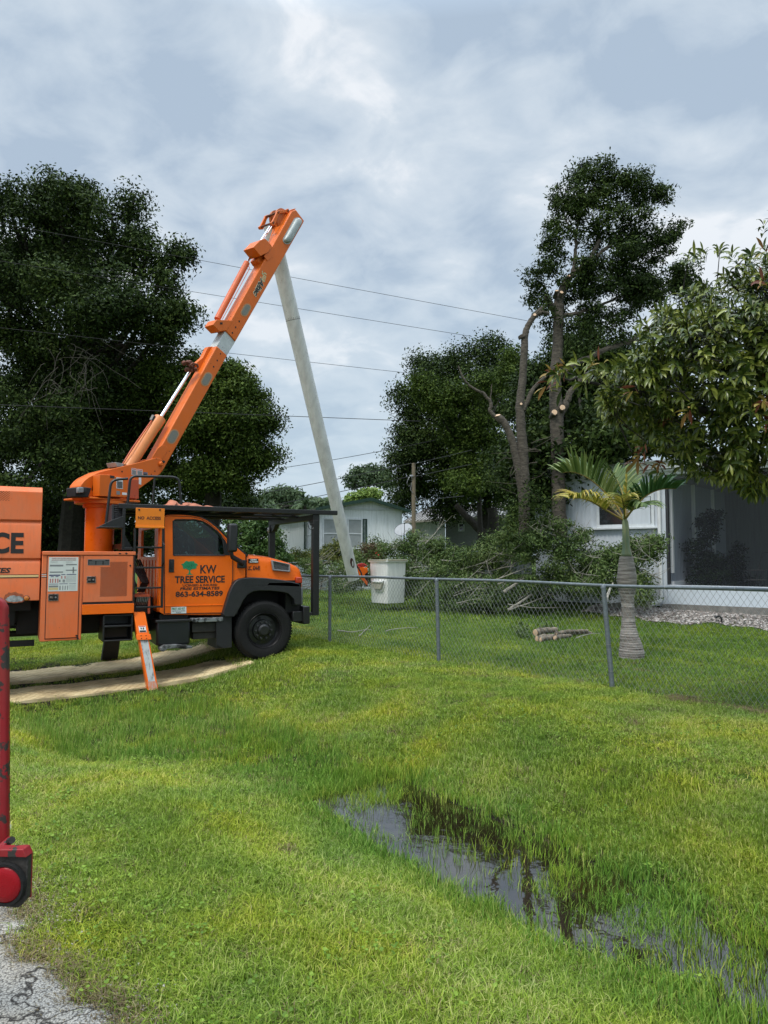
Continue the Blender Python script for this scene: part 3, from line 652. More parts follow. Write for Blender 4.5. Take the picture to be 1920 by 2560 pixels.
e_ = MB(); e_.add([P_(.25, .28, .004), P_(.77, .28, .004), P_(.77, .34, .004), P_(.25, .34, .004)], [(0, 1, 2, 3)]); e_.add([P_(.38, .38, .004), P_(.48, .38, .004), P_(.44, .44, .004), P_(.36, .44, .004)], [(0, 1, 2, 3)]); e_.add([P_(.52, .37, .004), P_(.64, .37, .004), P_(.66, .44, .004), P_(.56, .44, .004)], [(0, 1, 2, 3)]); e_.build('sticker_print', INK, og)
e_ = MB(); e_.add([P_(.26, .465, .004), P_(.76, .465, .004), P_(.76, .49, .004), P_(.26, .49, .004)], [(0, 1, 2, 3)]); e_.build('sticker_header', RED, og)

p0, p1 = TF.q(300, 1598, 1.9), TF.q(268, 1664, 2.65)
fo_ = MB(); A = TF(p0[0] - .16, 2.3, p0[1] + .3); B = TF(p0[0] + .1, 2.3, p0[1] + .3); C = TF(p1[0] + .17, 2.75, p1[1] - .1); D = TF(p1[0] - .11, 2.75, p1[1] - .1)
slab(fo_, D, C, B, A, TF.n * .16)
part(fo_, 'outrigger', DARK, bevel=.008)
# outrigger housing and valve bank behind the ladder
rbox(336, 1487, 376, 1493, 0, .02, .5).build('valve_box_top', REDO, truck, bevel=.004)
rbox(336, 1494, 375, 1534, .05, .08, .5).build('valve_box', DARK, truck)
rbox(371, 1494, 376, 1534, .0, .02, .5).build('valve_box_side', REDO, truck)
e_ = MB()
for k in range(8):
    x = 340 + k * 4.2; p = TF.q(x, 1512, .03); e_.tube([TF(p[0], .07, p[1]), TF(p[0] + .01, .03, p[1] + .05), TF(p[0] + .015, .02, p[1] + .12)], .008, 5)
e_.build('hydraulic_levers', STEEL, truck)
e_ = MB()
for k in range(6):
    p = TF.q(344 + k * 3, 1480, .35); p2_ = TF.q(338 + k * 5, 1415, .45); e_.tube([TF(p[0], .35, p[1]), TF(p[0] + .06, .3, p[1] + .15), TF(p2_[0] - .05, .4, p2_[1]), TF(p2_[0] - .08, .5, p2_[1] + .1)], .014, 6)
part(e_, 'hydraulic_hoses', BLACK, smooth=True)
rbox(372, 1493, 402, 1532, .5, .5, 1.9).build('cab_guard', DARK, truck)
# ---- ladder and sign
e_ = MB(); lx0, lx1 = 337, 408
for x in (lx0, lx1):
    a = TF.q(x, 1321, -.03); b = TF.q(x, 1519, -.03); e_.box(TF, a[0] - .016, a[0] + .016, -.06, -.02, b[1], a[1])
for y in (1368.7, 1419, 1469.6, 1517.5):
    a = TF.q(lx0, y, -.03); b = TF.q(lx1, y, -.03); z = (a[1] + b[1]) / 2; e_.box(TF, a[0] + .01, b[0] - .01, -.05, -.025, z - .014, z + .014)
a = TF.q(407, 1355, -.07); b = TF.q(407, 1415, -.07); e_.tube([TF(a[0], -.06, a[1]), TF(a[0] + .01, -.12, a[1] - .04), TF(a[0] + .01, -.12, b[1] + .05), TF(a[0], -.06, b[1])], .016, 8)
part(e_, 'access_ladder', BLACK, bevel=.004)
SIGNM = paint('sign_orange', (.78, .22, .012), (.72, .20, .015), wear=.12, chip_lo=.2)
a = TF.rect(339, 1270.5, 411, 1320.5, -.09); so = MB().box(TF, a[0], a[1], -.10, -.085, a[2], a[3]).box(TF, a[0], a[1], -.12, -.1005, a[2], a[2] + .03).build('access_sign', SIGNM, truck, bevel=.004)
text('NO  ACCESS', TF, *[TF.q(x, 1295, -.1)[0] for x in (345, 402)], TF.q(375, 1299, -.1)[1], TF.q(375, 1291, -.1)[1], -.101, mat('stencil_ink', (.09, .02, .01), .6), so, bold=.03)
e_ = MB()
for x in (348, 400): c = TF.q(x, 1274.5, -.1); e_.lathe(TF(c[0], -.1, c[1]), -TF.n, [(.014, 0), (.014, .006)], 10)
e_.build('sign_bolts', DARK, so)
# ---- rack over cab
RZ = 2.41
rs0 = TF.q(296, 1263, 0)[0]; rs1 = TF.q(799, 1280, 0)[0]; rs2 = TF.q(843, 1283, 0)[0]
e_ = MB(); e_.box(TF, rs0, rs2, -.02, .05, RZ - .075, RZ).box(TF, rs0, rs1, 2.28, 2.35, RZ - .075, RZ)
k = 0
s = rs0
while s < rs1:
    e_.box(TF, s, s + .05, .052, 2.278, RZ - .06, RZ - .01); s += .38
e_.box(TF, rs1 - .12, rs1, .0, 2.33, RZ - .17, RZ - .076)
for w0 in (.70, 1.45): e_.box(TF, rs0 + .1, rs1 - .1, w0, w0 + .05, RZ - .10, RZ - .062)
rk = part(e_, 'cab_rack', BLACK, bevel=.006)
e_ = MB(); e_.box(TF, rs0 + .05, rs0 + 2.35, .06, 2.27, RZ - .009, RZ - .003); e_.build('deck_panel', mat('deck_grey', (.06, .065, .055), .7, noise=.4, nscale=5), rk)
e_ = MB(); s = rs0 + 2.4
while s < rs1 - .02: e_.box(TF, s, s + .012, .052, 2.278, RZ - .012, RZ - .002); s += .045
w0 = .1
while w0 < 2.25: e_.box(TF, rs0 + 2.38, rs1, w0, w0 + .01, RZ - .02, RZ - .0122); w0 += .06
e_.build('deck_grating', BLACK, rk)
pz = TF.q(795, 1538, 0)[1]
for w0 in (-.015, 2.235):
    e_ = MB().box(TF, rs1 - .12, rs1 - .005, w0, w0 + .10, pz, RZ - .17).box(TF, rs1 - .25, rs1 - .01, w0 + .01, w0 + .09, pz, pz + .05); e_.build('rack_post', BLACK, rk, bevel=.006)
e_ = MB(); e_.prism(BK, [(2.12, RZ - .30), (2.232, RZ - .30), (2.232, RZ - .171), (1.95, RZ - .171)], rs1 - .11, rs1 - .02).prism(BK, [(.088, RZ - .26), (.14, RZ - .26), (.25, RZ - .171), (.088, RZ - .171)], rs1 - .11, rs1 - .02)
e_.build('post_gusset', BLACK, rk)
c = TF(rs1 - .125, 2.27, TF.q(660, 1325, 2.27)[1]); MB().lathe(c, -TF.u, [(.05, 0), (.06, .02), (.035, .035)], 16).build('rack_lamp', mat('lamp_lens'), rk, smooth=True)
c = TF(rs1 - .16, -.02, TF.q(780, 1316, 0)[1]); MB().lathe(c, TF.n, [(.05, 0), (.056, .006), (.05, .012), (.044, .006), (.05, 0)], 18, False).build('tie_ring', BLACK, rk, smooth=True)
# rear legs of the rack + louvred box + step
a = TF.rect(305, 1266, 313, 1372, 0); e_ = MB().box(TF, a[0], a[1], -.02, .06, a[2], RZ - .076).box(TF, a[0], a[1], 2.27, 2.35, a[2] - .2, RZ - .076).box(TF, a[0], a[1], .06, 2.27, a[2], a[2] + .08).box(TF, TF.q(303, 1370, 0)[0], TF.q(333, 1370, 0)[0], -.02, .3, a[2] - .02, a[2] + .025)
e_.prism(TF, T([(305, 1372), (333, 1374), (314, 1340)], .1), .1, .12).build('rack_leg', BLACK, rk, bevel=.006)
a = TF.rect(279, 1262, 312, 1320, .1); e_ = MB().box(TF, a[0], a[0] + .03, .08, .6, a[2], a[3]).box(TF, a[1] - .03, a[1], .08, .6, a[2], a[3]).box(TF, a[0], a[1], .55, .6, a[2], a[3])
for k in range(11): z = a[2] + (a[3] - a[2]) * (k + .2) / 11; e_.box(TF, a[0] + .03, a[1] - .03, .09, .13, z, z + .022)
e_.build('louvred_guard', mat('dusty_steel', (.035, .035, .04), .5, noise=.3), rk, bevel=.003)
e_ = MB(); e_.prism(TF, T([(247, 1316), (280, 1300), (308, 1290), (308, 1320), (250, 1319)], -.05), -.08, -.06).box(TF, TF.q(247, 1318, -.05)[0], TF.q(300, 1318, -.05)[0], -.12, .3, TF.q(270, 1320, 0)[1], TF.q(270, 1317, 0)[1]); e_.build('platform_step', BLACK, rk, bevel=.004)
def rail(pts, r=.018, w=-.02):
    m = MB(); out_ = []
    for p in pts: s, z = TF.q(p[0], p[1], p[2] if len(p) > 2 else w); out_.append(TF(s, p[2] if len(p) > 2 else w, z))
    # rounded corners
    sm_ = [out_[0]]
    for i in range(1, len(out_) - 1):
        A, B, C = out_[i - 1], out_[i], out_[i + 1]; r1 = min(.09, (B - A).length * .4); r2_ = min(.09, (C - B).length * .4)
        P, Q = B + (A - B).normalized() * r1, B + (C - B).normalized() * r2_
        for t in (0, .25, .5, .75, 1): sm_.append((P * (1 - t) + B * t) * (1 - t) + (B * (1 - t) + Q * t) * t)
    sm_.append(out_[-1]); m.tube(sm_, r, 8); return m
rail([(264, 1316), (278, 1200), (320, 1196.5)], .02, -.06).build('guard_rail', BLACK, rk, smooth=True)
rail([(319, 1260), (326, 1190), (436, 1192.5), (448, 1200), (453.5, 1262)], .02, .0).build('guard_rail', BLACK, rk, smooth=True)
rail([(381, 1260), (387, 1192.5)], .015, .0).build('rail_post', BLACK, rk, smooth=True)
# ---- pedestal + turret
BA = math.atan2(6.97, 4.67); BO = (-4.62, 11.53); BF = Fr(BO, BA)
PC = Vector((BO[0], BO[1], 0)); Yp = BO[1]
pz_ = lambda py: at(248, py, Yp).z
ped = MB().lathe(PC, (0, 0, 1), [(.224, pz_(1382)), (.224, pz_(1274)), (.222, pz_(1269))], 40); part(ped, 'pedestal', ORANGE, smooth=True)
ped = MB().lathe(PC, (0, 0, 1), [(.255, pz_(1271)), (.262, pz_(1268)), (.262, pz_(1262.5)), (.39, pz_(1261.5)), (.39, pz_(1254))], 40)
tb = part(ped, 'turntable', BOOMO, smooth=True, auto=30)
def PXF(pts, w): return BF.poly(pts, w)
e_ = MB(); z0_, z1_ = pz_(1253.8), pz_(1249); e_.box(BF, -.42, .50, -.36, .36, z0_, z1_); e_.build('slewing_plate', BOOMO, tb, bevel=.01)
W2 = -.215; W3 = .085
tp_ = [(222, 1249), (212, 1249), (203, 1240), (199, 1226), (203, 1212), (211, 1202), (222, 1193), (250, 1179.5), (298, 1168), (348, 1156), (372, 1149.5), (386, 1145.5), (398, 1145), (405, 1149), (408.5, 1157), (405, 1170), (400, 1184), (345, 1224), (343, 1249)]
TP = PXF(tp_, W2)
hole = PXF([(229, 1224), (235, 1203), (242, 1194), (240, 1207), (232, 1229)], W2)
e_ = MB().prism(BF, TP, W2, W2 + .03, [hole]).prism(BF, TP, W3 - .03, W3)
inr = TP[1:9]
for i in range(len(inr) - 1):
    (a, b), (c, d) = inr[i], inr[i + 1]; e_.add([BF(a, W2 + .03, b - .01), BF(c, W2 + .03, d - .01), BF(c, W3 - .03, d - .01), BF(a, W3 - .03, b - .01)], [(0, 1, 2, 3)])
tu = part(e_, 'turret', BOOMO, bevel=.006)
e_ = MB(); c = BF.q(401, 1160, W2); e_.lathe(BF(c[0], W2 - .001, c[1]), -BF.n, [(.045, 0), (.045, .03), (.03, .045)], 8); e_.build('shoulder_pin', BOOMO, tu, bevel=.004)
c = BF.q(405, 1155, W2); MB().lathe(BF(c[0], W2 - .012, c[1]), -BF.n, [(.025, 0), (.025, .04)], 6).build('pin_bolt', BLACK, tu)
e_ = MB()
for (x, y, r) in ((305, 1179, .014), (387, 1178, .012), (378, 1186, .01), (391, 1147, .008)): c = BF.q(x, y, W2); e_.lathe(BF(c[0], W2 - .001, c[1]), -BF.n, [(r, 0), (r, .003)], 10)
e_.build('turret_holes', DARK, tu)
def plate(pts, m, par, w, name, F=None, t=.002):
    F = F or BF; return MB().prism(F, F.poly(pts, w), w - t, w - .0003).build(name, m, par)
for i, pts in enumerate(([(329, 1170), (341, 1172), (341, 1189), (329, 1187)], [(343, 1172.5), (356, 1174), (356, 1191), (343, 1189.5)], [(358, 1180), (369, 1181), (369, 1192.5), (358, 1191)])):
    p = plate(pts, WHITEINK if i < 2 else GREYINK, tu, W2, 'warning_placard')
    (xa, ya), (xb, yb), (xc, yc), (xd, yd) = pts; plate([(xa + 1, ya + 4.5), (xb - 1, yb + 4.5), (xc - 1, yc - 1), (xd + 1, yd - 1)], INK if i > 1 else GREYINK, tu, W2 - .0022, 'placard_print'); plate([(xa + 1, ya + 1), (xb - 1, yb + 1), (xb - 1, yb + 3), (xa + 1, ya + 3)], RED if i < 2 else BLUEINK, tu, W2 - .0022, 'placard_header')
plate([(347, 1192), (353, 1194), (353, 1212), (347, 1210)], WHITEINK, tu, W2, 'warning_placard')
# control box on the turret
CW = -.40
e_ = MB(); p = BF.poly([(249, 1186), (272, 1187), (319, 1196), (320, 1243), (249, 1240)], CW); e_.prism(BF, p, CW, -.22); cbx = e_.build('control_box', BOOMO, tu, bevel=.006)
e_ = MB(); p = BF.poly([(321, 1197), (345, 1200), (345, 1247), (322, 1245)], -.28); e_.prism(BF, p, -.30, -.22).build('control_box_back', REDO, tu, bevel=.004)
plate([(291, 1190), (307, 1193), (307, 1201), (291, 1200)], WHITEINK, cbx, CW, 'warning_placard') if False else None
def cplate(pts, m, name, d=0): MB().prism(BF, BF.poly(pts, CW), CW - .003 - d, CW - .0005 - d).build(name, m, tu)
cplate([(275, 1188), (286, 1190), (286, 1196), (275, 1195)], BLACK, 'switch_box'); cplate([(291, 1193), (307, 1195), (307, 1222.5), (291, 1221)], WHITEINK, 'warning_placard'); cplate([(292, 1202), (306, 1204), (306, 1221), (292, 1219.5)], GREYINK, 'placard_print', .003); cplate([(294, 1195), (305, 1196.5), (305, 1199), (294, 1197.5)], RED, 'placard_header', .003)
for k in range(5): cplate([(293, 1205 + k * 3), (305, 1206.5 + k * 3), (305, 1207.5 + k * 3), (293, 1206 + k * 3)], INK, 'placard_line', .006)
cplate([(291, 1227), (300, 1228), (300, 1237), (291, 1236)], GREYINK, 'data_plate'); cplate([(305, 1231), (317, 1232), (317, 1237.5), (305, 1237)], WHITEINK, 'warning_placard')
text('DANGER', None, 0, 0, 0, 0, 0, mat('placard_red', (.5, .03, .02), .5), tu, xf=lambda a, b, c, q=BF.poly([(295, 1198.5), (304, 1199.8), (295, 1196.2), (304, 1197.5)], CW): BF(q[0][0] * (1 - a) * (1 - b) + q[1][0] * a * (1 - b) + q[2][0] * (1 - a) * b + q[3][0] * a * b, CW - (.010 if c else .0078), q[0][1] * (1 - a) * (1 - b) + q[1][1] * a * (1 - b) + q[2][1] * (1 - a) * b + q[3][1] * a * b)) if False else None
# rotation motor at the back of the turret
e_ = MB(); p = BF.poly([(184, 1219), (200, 1217), (226, 1220), (218, 1243.5), (185, 1243)], -.3); e_.prism(BF, p, -.34, -.1); e_.build('motor_cover', DARK, tu, bevel=.02)
e_ = MB(); p = BF.poly([(191, 1219), (206, 1219), (206, 1232), (191, 1233)], -.36); e_.prism(BF, p, -.40, -.345).build('motor_valve', STEEL, tu, bevel=.01)
c = BF.q(210, 1226, -.37); MB().lathe(BF(c[0], -.345, c[1]), -BF.n, [(.045, 0), (.045, .03), (.02, .035)], 14).build('motor_hub', BLACK, tu, smooth=True)
e_ = MB(); e_.prism(BF, BF.poly([(274, 1157), (296, 1161), (294, 1168), (279, 1169)], 0), -.15, .1).build('work_lamp', mat('dull_alloy', (.28, .28, .27), .6, noise=.2), tu, bevel=.006)
# ---- lower boom
BW = .185; BE = .055
def quadF(pts, w0=-BW, w1=BE, wq=-BW): return MB().prism(BF, BF.poly(pts, wq), w0, w1)
lb_ = quadF([(383, 1152), (542, 864.6), (568.6, 888.6), (408, 1176), (399, 1188), (392, 1178)]); LBo = part(lb_, 'lower_boom', BOOMO, bevel=.018, seg=3)
MB().prism(BF, BF.poly([(378, 1146), (393, 1121), (403, 1113), (414, 1115), (420, 1122), (404, 1150)], -BW), -BW - .012, -BW - .001).build('shoulder_gusset', BOOMO, LBo, bevel=.006)
quadF([(541, 866), (563, 827), (589.5, 853), (567, 889.5)], -BW + .02, BE - .02, -BW + .02).build('insulator_section', mat('pale_fibreglass', (.52, .55, .55), .5, noise=.2, nscale=9), LBo, bevel=.012)
UB = quadF([(563.5, 826), (729, 528), (740, 524), (761, 552), (756, 562), (589, 854)]); UBo = part(UB, 'boom_tip_section', BOOMO, bevel=.018, seg=3)
def bp0(x, y, w): s, z = BF.q(x, y, w); return BF(s, w, z)
# recess shadow slot by the cylinder foot
MB().prism(BF, BF.poly([(356, 1154), (374, 1128), (378, 1128), (378, 1133), (364, 1153)], -BW), .04, .12)
# oval decals
def oval(cx, cy, l, wd, m, name, par, t=.003, w=-BW, n=28, bulge=0):
    ux, uy = .49, -.872; pts = []
    for k in range(n):
        a = 2 * math.pi * k / n; c_a, s_a = math.cos(a), math.sin(a); h = (l - wd) / 2
        x = c_a * wd / 2; y = s_a * wd / 2 + (h if s_a > 0 else -h)
        pts.append((cx + ux * y + .872 * x, cy + uy * y + .49 * x))
    q = BF.poly(pts, w)
    if not bulge: return MB().prism(BF, q, w - t, w - .0003).build(name, m, par)
    cs = sum(a for a, b in q) / n, sum(b for a, b in q) / n
    rings = [[BF(cs[0] + (a - cs[0]) * f, w - h_, cs[1] + (b - cs[1]) * f) for a, b in q] for f, h_ in ((1, .001), (.99, .03), (.93, .055), (.82, .072), (.55, .082), (.1, .086))]
    return MB().loft(rings, True, True).build(name, m, par, smooth=True)
RIMM = mat('decal_rim', (.42, .22, .10), .6)
for (x, y, l, wd, par) in ((432, 1091.5, 39, 24, LBo), (516.5, 948, 37, 22, LBo), (614.5, 775, 34, 20, UBo)):
    oval(x, y, l, wd, RIMM, 'cover_rim', par, .003); oval(x, y, l - 6, wd - 6, DECAL, 'cover_plate', par, .006)
oval(730.5, 577, 74, 22, mat('silver_rim', (.45, .46, .45), .5, metal=.3), 'capsule_rim', UBo, .006, -BW); oval(730.5, 577, 70, 18, mat('silver_capsule', (.40, .44, .43), .5, metal=.25, noise=.25, nscale=9), 'elbow_cover', UBo, bulge=1)
e_ = MB()
for (x, y, r) in ((551, 884.5, .015), (543, 901, .018), (534, 917, .018), (556, 868, .006), (562, 876, .006), (549, 872, .006), (545, 865, .006), (567, 884, .006), (511, 905, .007), (527, 909, .006), (403, 1124, .008), (423, 1128, .008), (416, 1132, .004)): c = BF.q(x, y, -BW); e_.lathe(BF(c[0], -BW - .001, c[1]), -BF.n, [(r, 0), (r, .002)], 8)
e_.build('bolt_holes', DARK, LBo)
e_ = MB()
for (x, y, r) in ((598, 803, .02), (589, 818, .02), (581, 832, .02), (568, 828, .006), (574, 836, .006), (580, 843, .006), (586, 849, .006), (577, 791, .008)): c = BF.q(x, y, -BW); e_.lathe(BF(c[0], -BW - .001, c[1]), -BF.n, [(r, 0), (r, .002)], 8)
e_.build('bolt_holes', DARK, UBo)
# top-face stiffener near the joints
def topbox(pts, w0, w1, m, name, par, wq=0, **k): return MB().prism(BF, BF.poly(pts, wq), w0, w1).build(name, m, par, **k)
topbox([(516, 868), (503, 894), (482, 912), (490, 918), (500, 945), (541, 866)], -.05, .05, BOOMO, 'cylinder_bracket', LBo, bevel=.008)
e_ = MB()
r0 = random.Random(5)
for k in range(9):
    p = bp0(468 + r0.uniform(-5, 20), 914 + r0.uniform(-9, 12), -.1); e_.lathe(p, BF.n + Vector((r0.uniform(-1, 1), 0, r0.uniform(-1, 1))), [(.02, 0), (.045, .01), (.045, .05), (.03, .07)], 10)
p = BF.q(480, 913, -.1); e_.tube([bp0(473, 915, -.12), bp0(482, 908, -.16), bp0(494, 912, -.19), bp0(495, 919, -.19)], .022, 8)
e_.build('rusty_knuckle', mat('rusty_casting', (.20, .06, .03), .75, col2=(.07, .03, .02), nscale=25), LBo, bevel=.02)
# lift cylinder
def bp(x, y, w=0.0): s, z = BF.q(x, y, w); return BF(s, w, z)
e_ = MB(); A, B = bp(320, 1170, .0), bp(400, 1046, .0); e_.tube([A, B - (B - A).normalized() * .22, B - (B - A).normalized() * .2, B], [.098, .098, .104, .104], 20); cy = e_.build('lift_cylinder', paint('barrel_orange', (.72, .26, .085), (.66, .25, .10), wear=.2), truck, smooth=True)
MB().tube([B, bp(475, 928, .0)], .031, 14).build('piston_rod', CHROME, cy, smooth=True)
MB().tube([bp(302, 1168, -.02), bp(330, 1122, -.04), bp(383, 1046, -.02), bp(388, 1040, .0)], .014, 6).build('hydraulic_line', REDO, cy, smooth=True)
e_ = MB().tube([bp(378, 1052, 0), bp(384, 1040, 0)], .04, 6).build('port_block', BLACK, cy)
# upper cylinder
A, B = bp(543, 798, .0), bp(617, 657, .0); e_ = MB().tube([A, B], .062, 18); c3 = e_.build('fold_cylinder', paint('barrel_red', (.62, .12, .03), (.56, .13, .05), wear=.3), truck, smooth=True)
MB().tube([B, bp(675, 566, .0)], .024, 12).build('piston_rod', CHROME, c3, smooth=True); MB().tube([bp(684, 560, .1), bp(655, 603, .1)], .012, 8).build('tie_rod', CHROME, c3, smooth=True)
MB().tube([bp(556, 798, -.1), bp(624, 671, -.1), bp(621, 662, -.05)], .008, 6).build('hydraulic_line', REDO, c3, smooth=True)
topbox([(524, 814), (533, 801), (575, 803), (560, 828), (541, 831)], -.19, .05, BOOMO, 'cylinder_foot', UBo, -.1, bevel=.01)
topbox([(550, 806), (556, 806), (556, 811), (550, 811)], -.196, -.191, DARK, 'foot_hole', UBo, -.19)
e_ = MB().prism(BF, BF.poly([(622, 622), (639, 604), (652, 600), (669, 619), (660, 634), (640, 644)], -.1), -.23, .06); cvb = e_.build('cylinder_cradle', BOOMO, UBo, bevel=.008)
topbox([(623, 622), (637, 645), (662, 633), (645, 612)], -.252, -.243, REDO, 'cradle_shadow_plate', UBo, -.24) if False else None
topbox([(634, 652), (640, 643), (663, 631), (673, 621), (668, 655), (655, 676), (640, 662)], -.10, .10, BOOMO, 'cradle_bracket', UBo, bevel=.008)
MB().prism(BF, BF.poly([(675, 615), (683, 619), (681, 641), (668, 653), (659, 641)], -BW), -BW - .012, -BW - .001).build('side_plate', BOOMO, UBo, bevel=.004)
# elbow: linkage arms and hub
e_ = MB(); c = BF.q(698, 553, .1); e_.lathe(BF(c[0], -.04, c[1]), BF.n, [(.16, 0), (.24, .01), (.24, .06), (.15, .07), (.15, .16), (.24, .17), (.24, .22)], 36); e_.build('elbow_hub', paint('hub_orange', (.5, .13, .03), (.42, .12, .03), wear=.4), UBo, smooth=True, auto=30)
for w0 in (-.10, .24):
    lk = BF.poly([(668, 560), (673, 556), (682, 538), (684, 532), (690, 529), (706, 527), (712, 524), (716, 530), (720, 536), (712, 538), (707, 534), (692, 536), (688, 541), (683, 556), (679, 566), (671, 566)], .0); MB().prism(BF, lk, w0, w0 + .04).build('link_arm', BOOMO, UBo, bevel=.006)
e_ = MB(); 
for (x, y) in ((674, 560), (687, 534), (711, 530)): c = BF.q(x, y, 0); e_.lathe(BF(c[0], -.12, c[1]), BF.n, [(.022, 0), (.022, .42)], 10)
e_.build('link_pins', mat('rusty_casting'), UBo, smooth=True)
topbox([(706, 536), (717, 530), (727, 524), (738, 521), (731, 534), (700, 592), (690, 606), (684, 602)], -.02, .16, BOOMO, 'tip_flange', UBo, .0, bevel=.006)

# Altec lettering along the boom (reads downwards, tops to the right)
def alongboom(xa, ya, xb, yb, hw, w=-BW - .002):
    A = Vector(BF.q(xa, ya, -BW)); B = Vector(BF.q(xb, yb, -BW)); d = (B - A); nrm = Vector((-d.y, d.x)).normalized() * hw
    return lambda a, b, c: BF(*( (A + d * a + nrm * (b - .5)).x, w - (.002 if c else 0), (A + d * a + nrm * (b - .5)).y))
text('Altec', None, 0, 0, 0, 0, 0, mat('halo_ink', (.60, .55, .38), .5), UBo, xf=alongboom(657.5, 698, 637, 740.5, .155), bold=.08, shear=.2)
text('Altec', None, 0, 0, 0, 0, 0, INK, UBo, xf=alongboom(656.5, 700, 638, 739, .135, -BW - .006), bold=.03, shear=.2)
e_ = MB(); f = alongboom(660.5, 680, 655.5, 701, .15, -BW - .002)
def fb(u0, v0, u1, v1, m_): m_.add([f(u0, v0, 0), f(u1, v0, 0), f(u1, v1, 0), f(u0, v1, 0)], [(0, 1, 2, 3)])
fb(0, .55, .12, 1, e_); fb(.1, .42, .9, .56, e_); fb(.25, .9, 1.0, 1.0, e_); fb(.28, .1, .4, .95, e_); fb(.88, .2, 1.0, 1.0, e_); fb(.5, .65, .8, .78, e_); fb(.05, .1, .4, .22, e_)
e_.build('maker_emblem', mat('cream_green', (.50, .55, .30), .5), UBo)
# ---- upper boom tube and bucket
TW = .40
def ubt(m): return m
A, B = bp(678, 566, TW), bp(884, 1448, TW); ax = (B - A)
e_ = MB().tube([A + ax * t for t in (0, .05, .3, .6, .85, 1)], [.170, .170, .168, .160, .150, .146], 30); 
tm = mat('tube_fibreglass', (.68, .68, .66), .55, noise=.22, nscale=5, bump=.08, streak=(2, 2, .6)); ub = part(e_, 'upper_boom', tm, smooth=True)
e_ = MB(); r0 = random.Random(9); axn = ax.normalized(); p1_ = axn.orthogonal().normalized(); p2_ = axn.cross(p1_)
for k in range(420):
    t = r0.uniform(.30, .96) if k < 360 else r0.uniform(.05, .3)
    if k < 150: t = r0.uniform(.62, .80)
    rr = .1685 if t < .3 else .168 - (t - .3) / .7 * .0205
    a = r0.uniform(0, 6.28); c = A + ax * t; l = r0.uniform(.006, .02); wd = r0.uniform(.003, .008)
    pt = lambda aa, hh: c + axn * hh + (p1_ * math.cos(aa) + p2_ * math.sin(aa)) * (rr + .0015)
    e_.add([pt(a, 0), pt(a + wd * 5, r0.uniform(-.01, .01)), pt(a + wd * 4, l), pt(a - wd * 2, l * .7)], [(0, 1, 2, 3)])
e_.build('tube_scuffs', mat('scuff_dark', (.16, .15, .13), .8), ub)
text_ring = MB()
for k in range(26):
    a = k * .24; c = A + ax * .235; pt = lambda aa, hh: c + axn * hh + (p1_ * math.cos(aa) + p2_ * math.sin(aa)) * .1700
    text_ring.add([pt(a, 0), pt(a + .03, 0), pt(a + .03, .05), pt(a, .05)], [(0, 1, 2, 3)]).add([pt(a, .052), pt(a + .2, .052), pt(a + .2, .062), pt(a, .062)], [(0, 1, 2, 3)])
text_ring.build('dashed_band', INK, ub)
c = lerp(A, B, .945); dn = (EYE - c); dn -= axn * dn.dot(axn); dn.normalize(); sd2 = dn.cross(axn).normalized()
if sd2.x < 0: sd2 = -sd2
dn2 = (dn + sd2 * .45).normalized(); e_ = MB(); pts = []
s3 = dn2.cross(axn).normalized()
for k in range(20):
    a = 2 * math.pi * k / 20; y = math.sin(a) * .13; x = math.cos(a) * .055; an = x / .15
    pts.append(c + axn * y + (dn2 * math.cos(an) + s3 * math.sin(an)) * .1505)
e_.add(pts, [tuple(range(20))]).build('tube_opening', mat('opening_dark', (.05, .012, .01), .7), ub)
BY = 18.5
bc = at(968, 1508, BY - .5)
KF = Fr((bc.x, bc.y), rad(41))         # near corner of the bucket
bzz = lambda py: at(968, py, BY - .3).z
b0_, b1_ = bzz(1508), bzz(1400)
def ringb(g0, g1, z, r=.04):     # rounded rectangle, corner at origin
    L_, M_ = .66, .70; P = []
    # faces run along -n... u to the right, and to the left-back direction n
    cs_ = [(0 + g0, 0 + g0), (L_ - g0, 0 + g0), (L_ - g0, M_ - g0), (0 + g0, M_ - g0)]
    for i, (sx, sy) in enumerate(((1, 1), (-1, 1), (-1, -1), (1, -1))):
        cx, cy = cs_[i][0] + sx * r, cs_[i][1] + sy * r
        for k in range(5):
            a = math.pi + i * math.pi / 2 + k * math.pi / 8
            P.append(KF(cx + r * math.cos(a), cy + r * math.sin(a), z))
    return P
# orient: u -> right-back, n -> left-back
e_ = MB().loft([ringb(.035, 0, b0_), ringb(.03, 0, b0_ + .03), ringb(.0, 0, b1_ - .06), ringb(-.035, 0, b1_ - .05), ringb(-.04, 0, b1_ - .0), ringb(.012, 0, b1_ - .0), ringb(.03, 0, b1_ - .1), ringb(.06, 0, b0_ + .05)], True, True)
bk_ = part(e_, 'bucket', WHITE, smooth=True, auto=38)
MB().loft([ringb(-.043, 0, b1_ - .03, .07), ringb(-.046, 0, b1_ + .008, .07), ringb(.0, 0, b1_ + .012), ringb(.0, 0, b1_ + .001)], True, False).build('bucket_lip', mat('lip_cream', (.52, .48, .36), .6, noise=.3, nscale=14), bk_, smooth=True)
SX = lambda a, b, z: KF(b, a, z)       # a along the left face, b depth
e_ = MB(); zz0, zz1 = bzz(1479), bzz(1450)
oq = [(.10, zz1), (.56, zz1), (.58, zz1 - .03), (.58, zz1 - .1), (.47, zz0), (.18, zz0), (.08, zz1 - .1), (.08, zz1 - .03)]
iq = [(.32 + (a - .32) * .90, (zz0 + zz1) / 2 + (b - (zz0 + zz1) / 2) * .86) for a, b in oq]
e_.prism(SX, oq, -.012, .02, [iq]).build('step_rim', WHITE, bk_, bevel=.006)
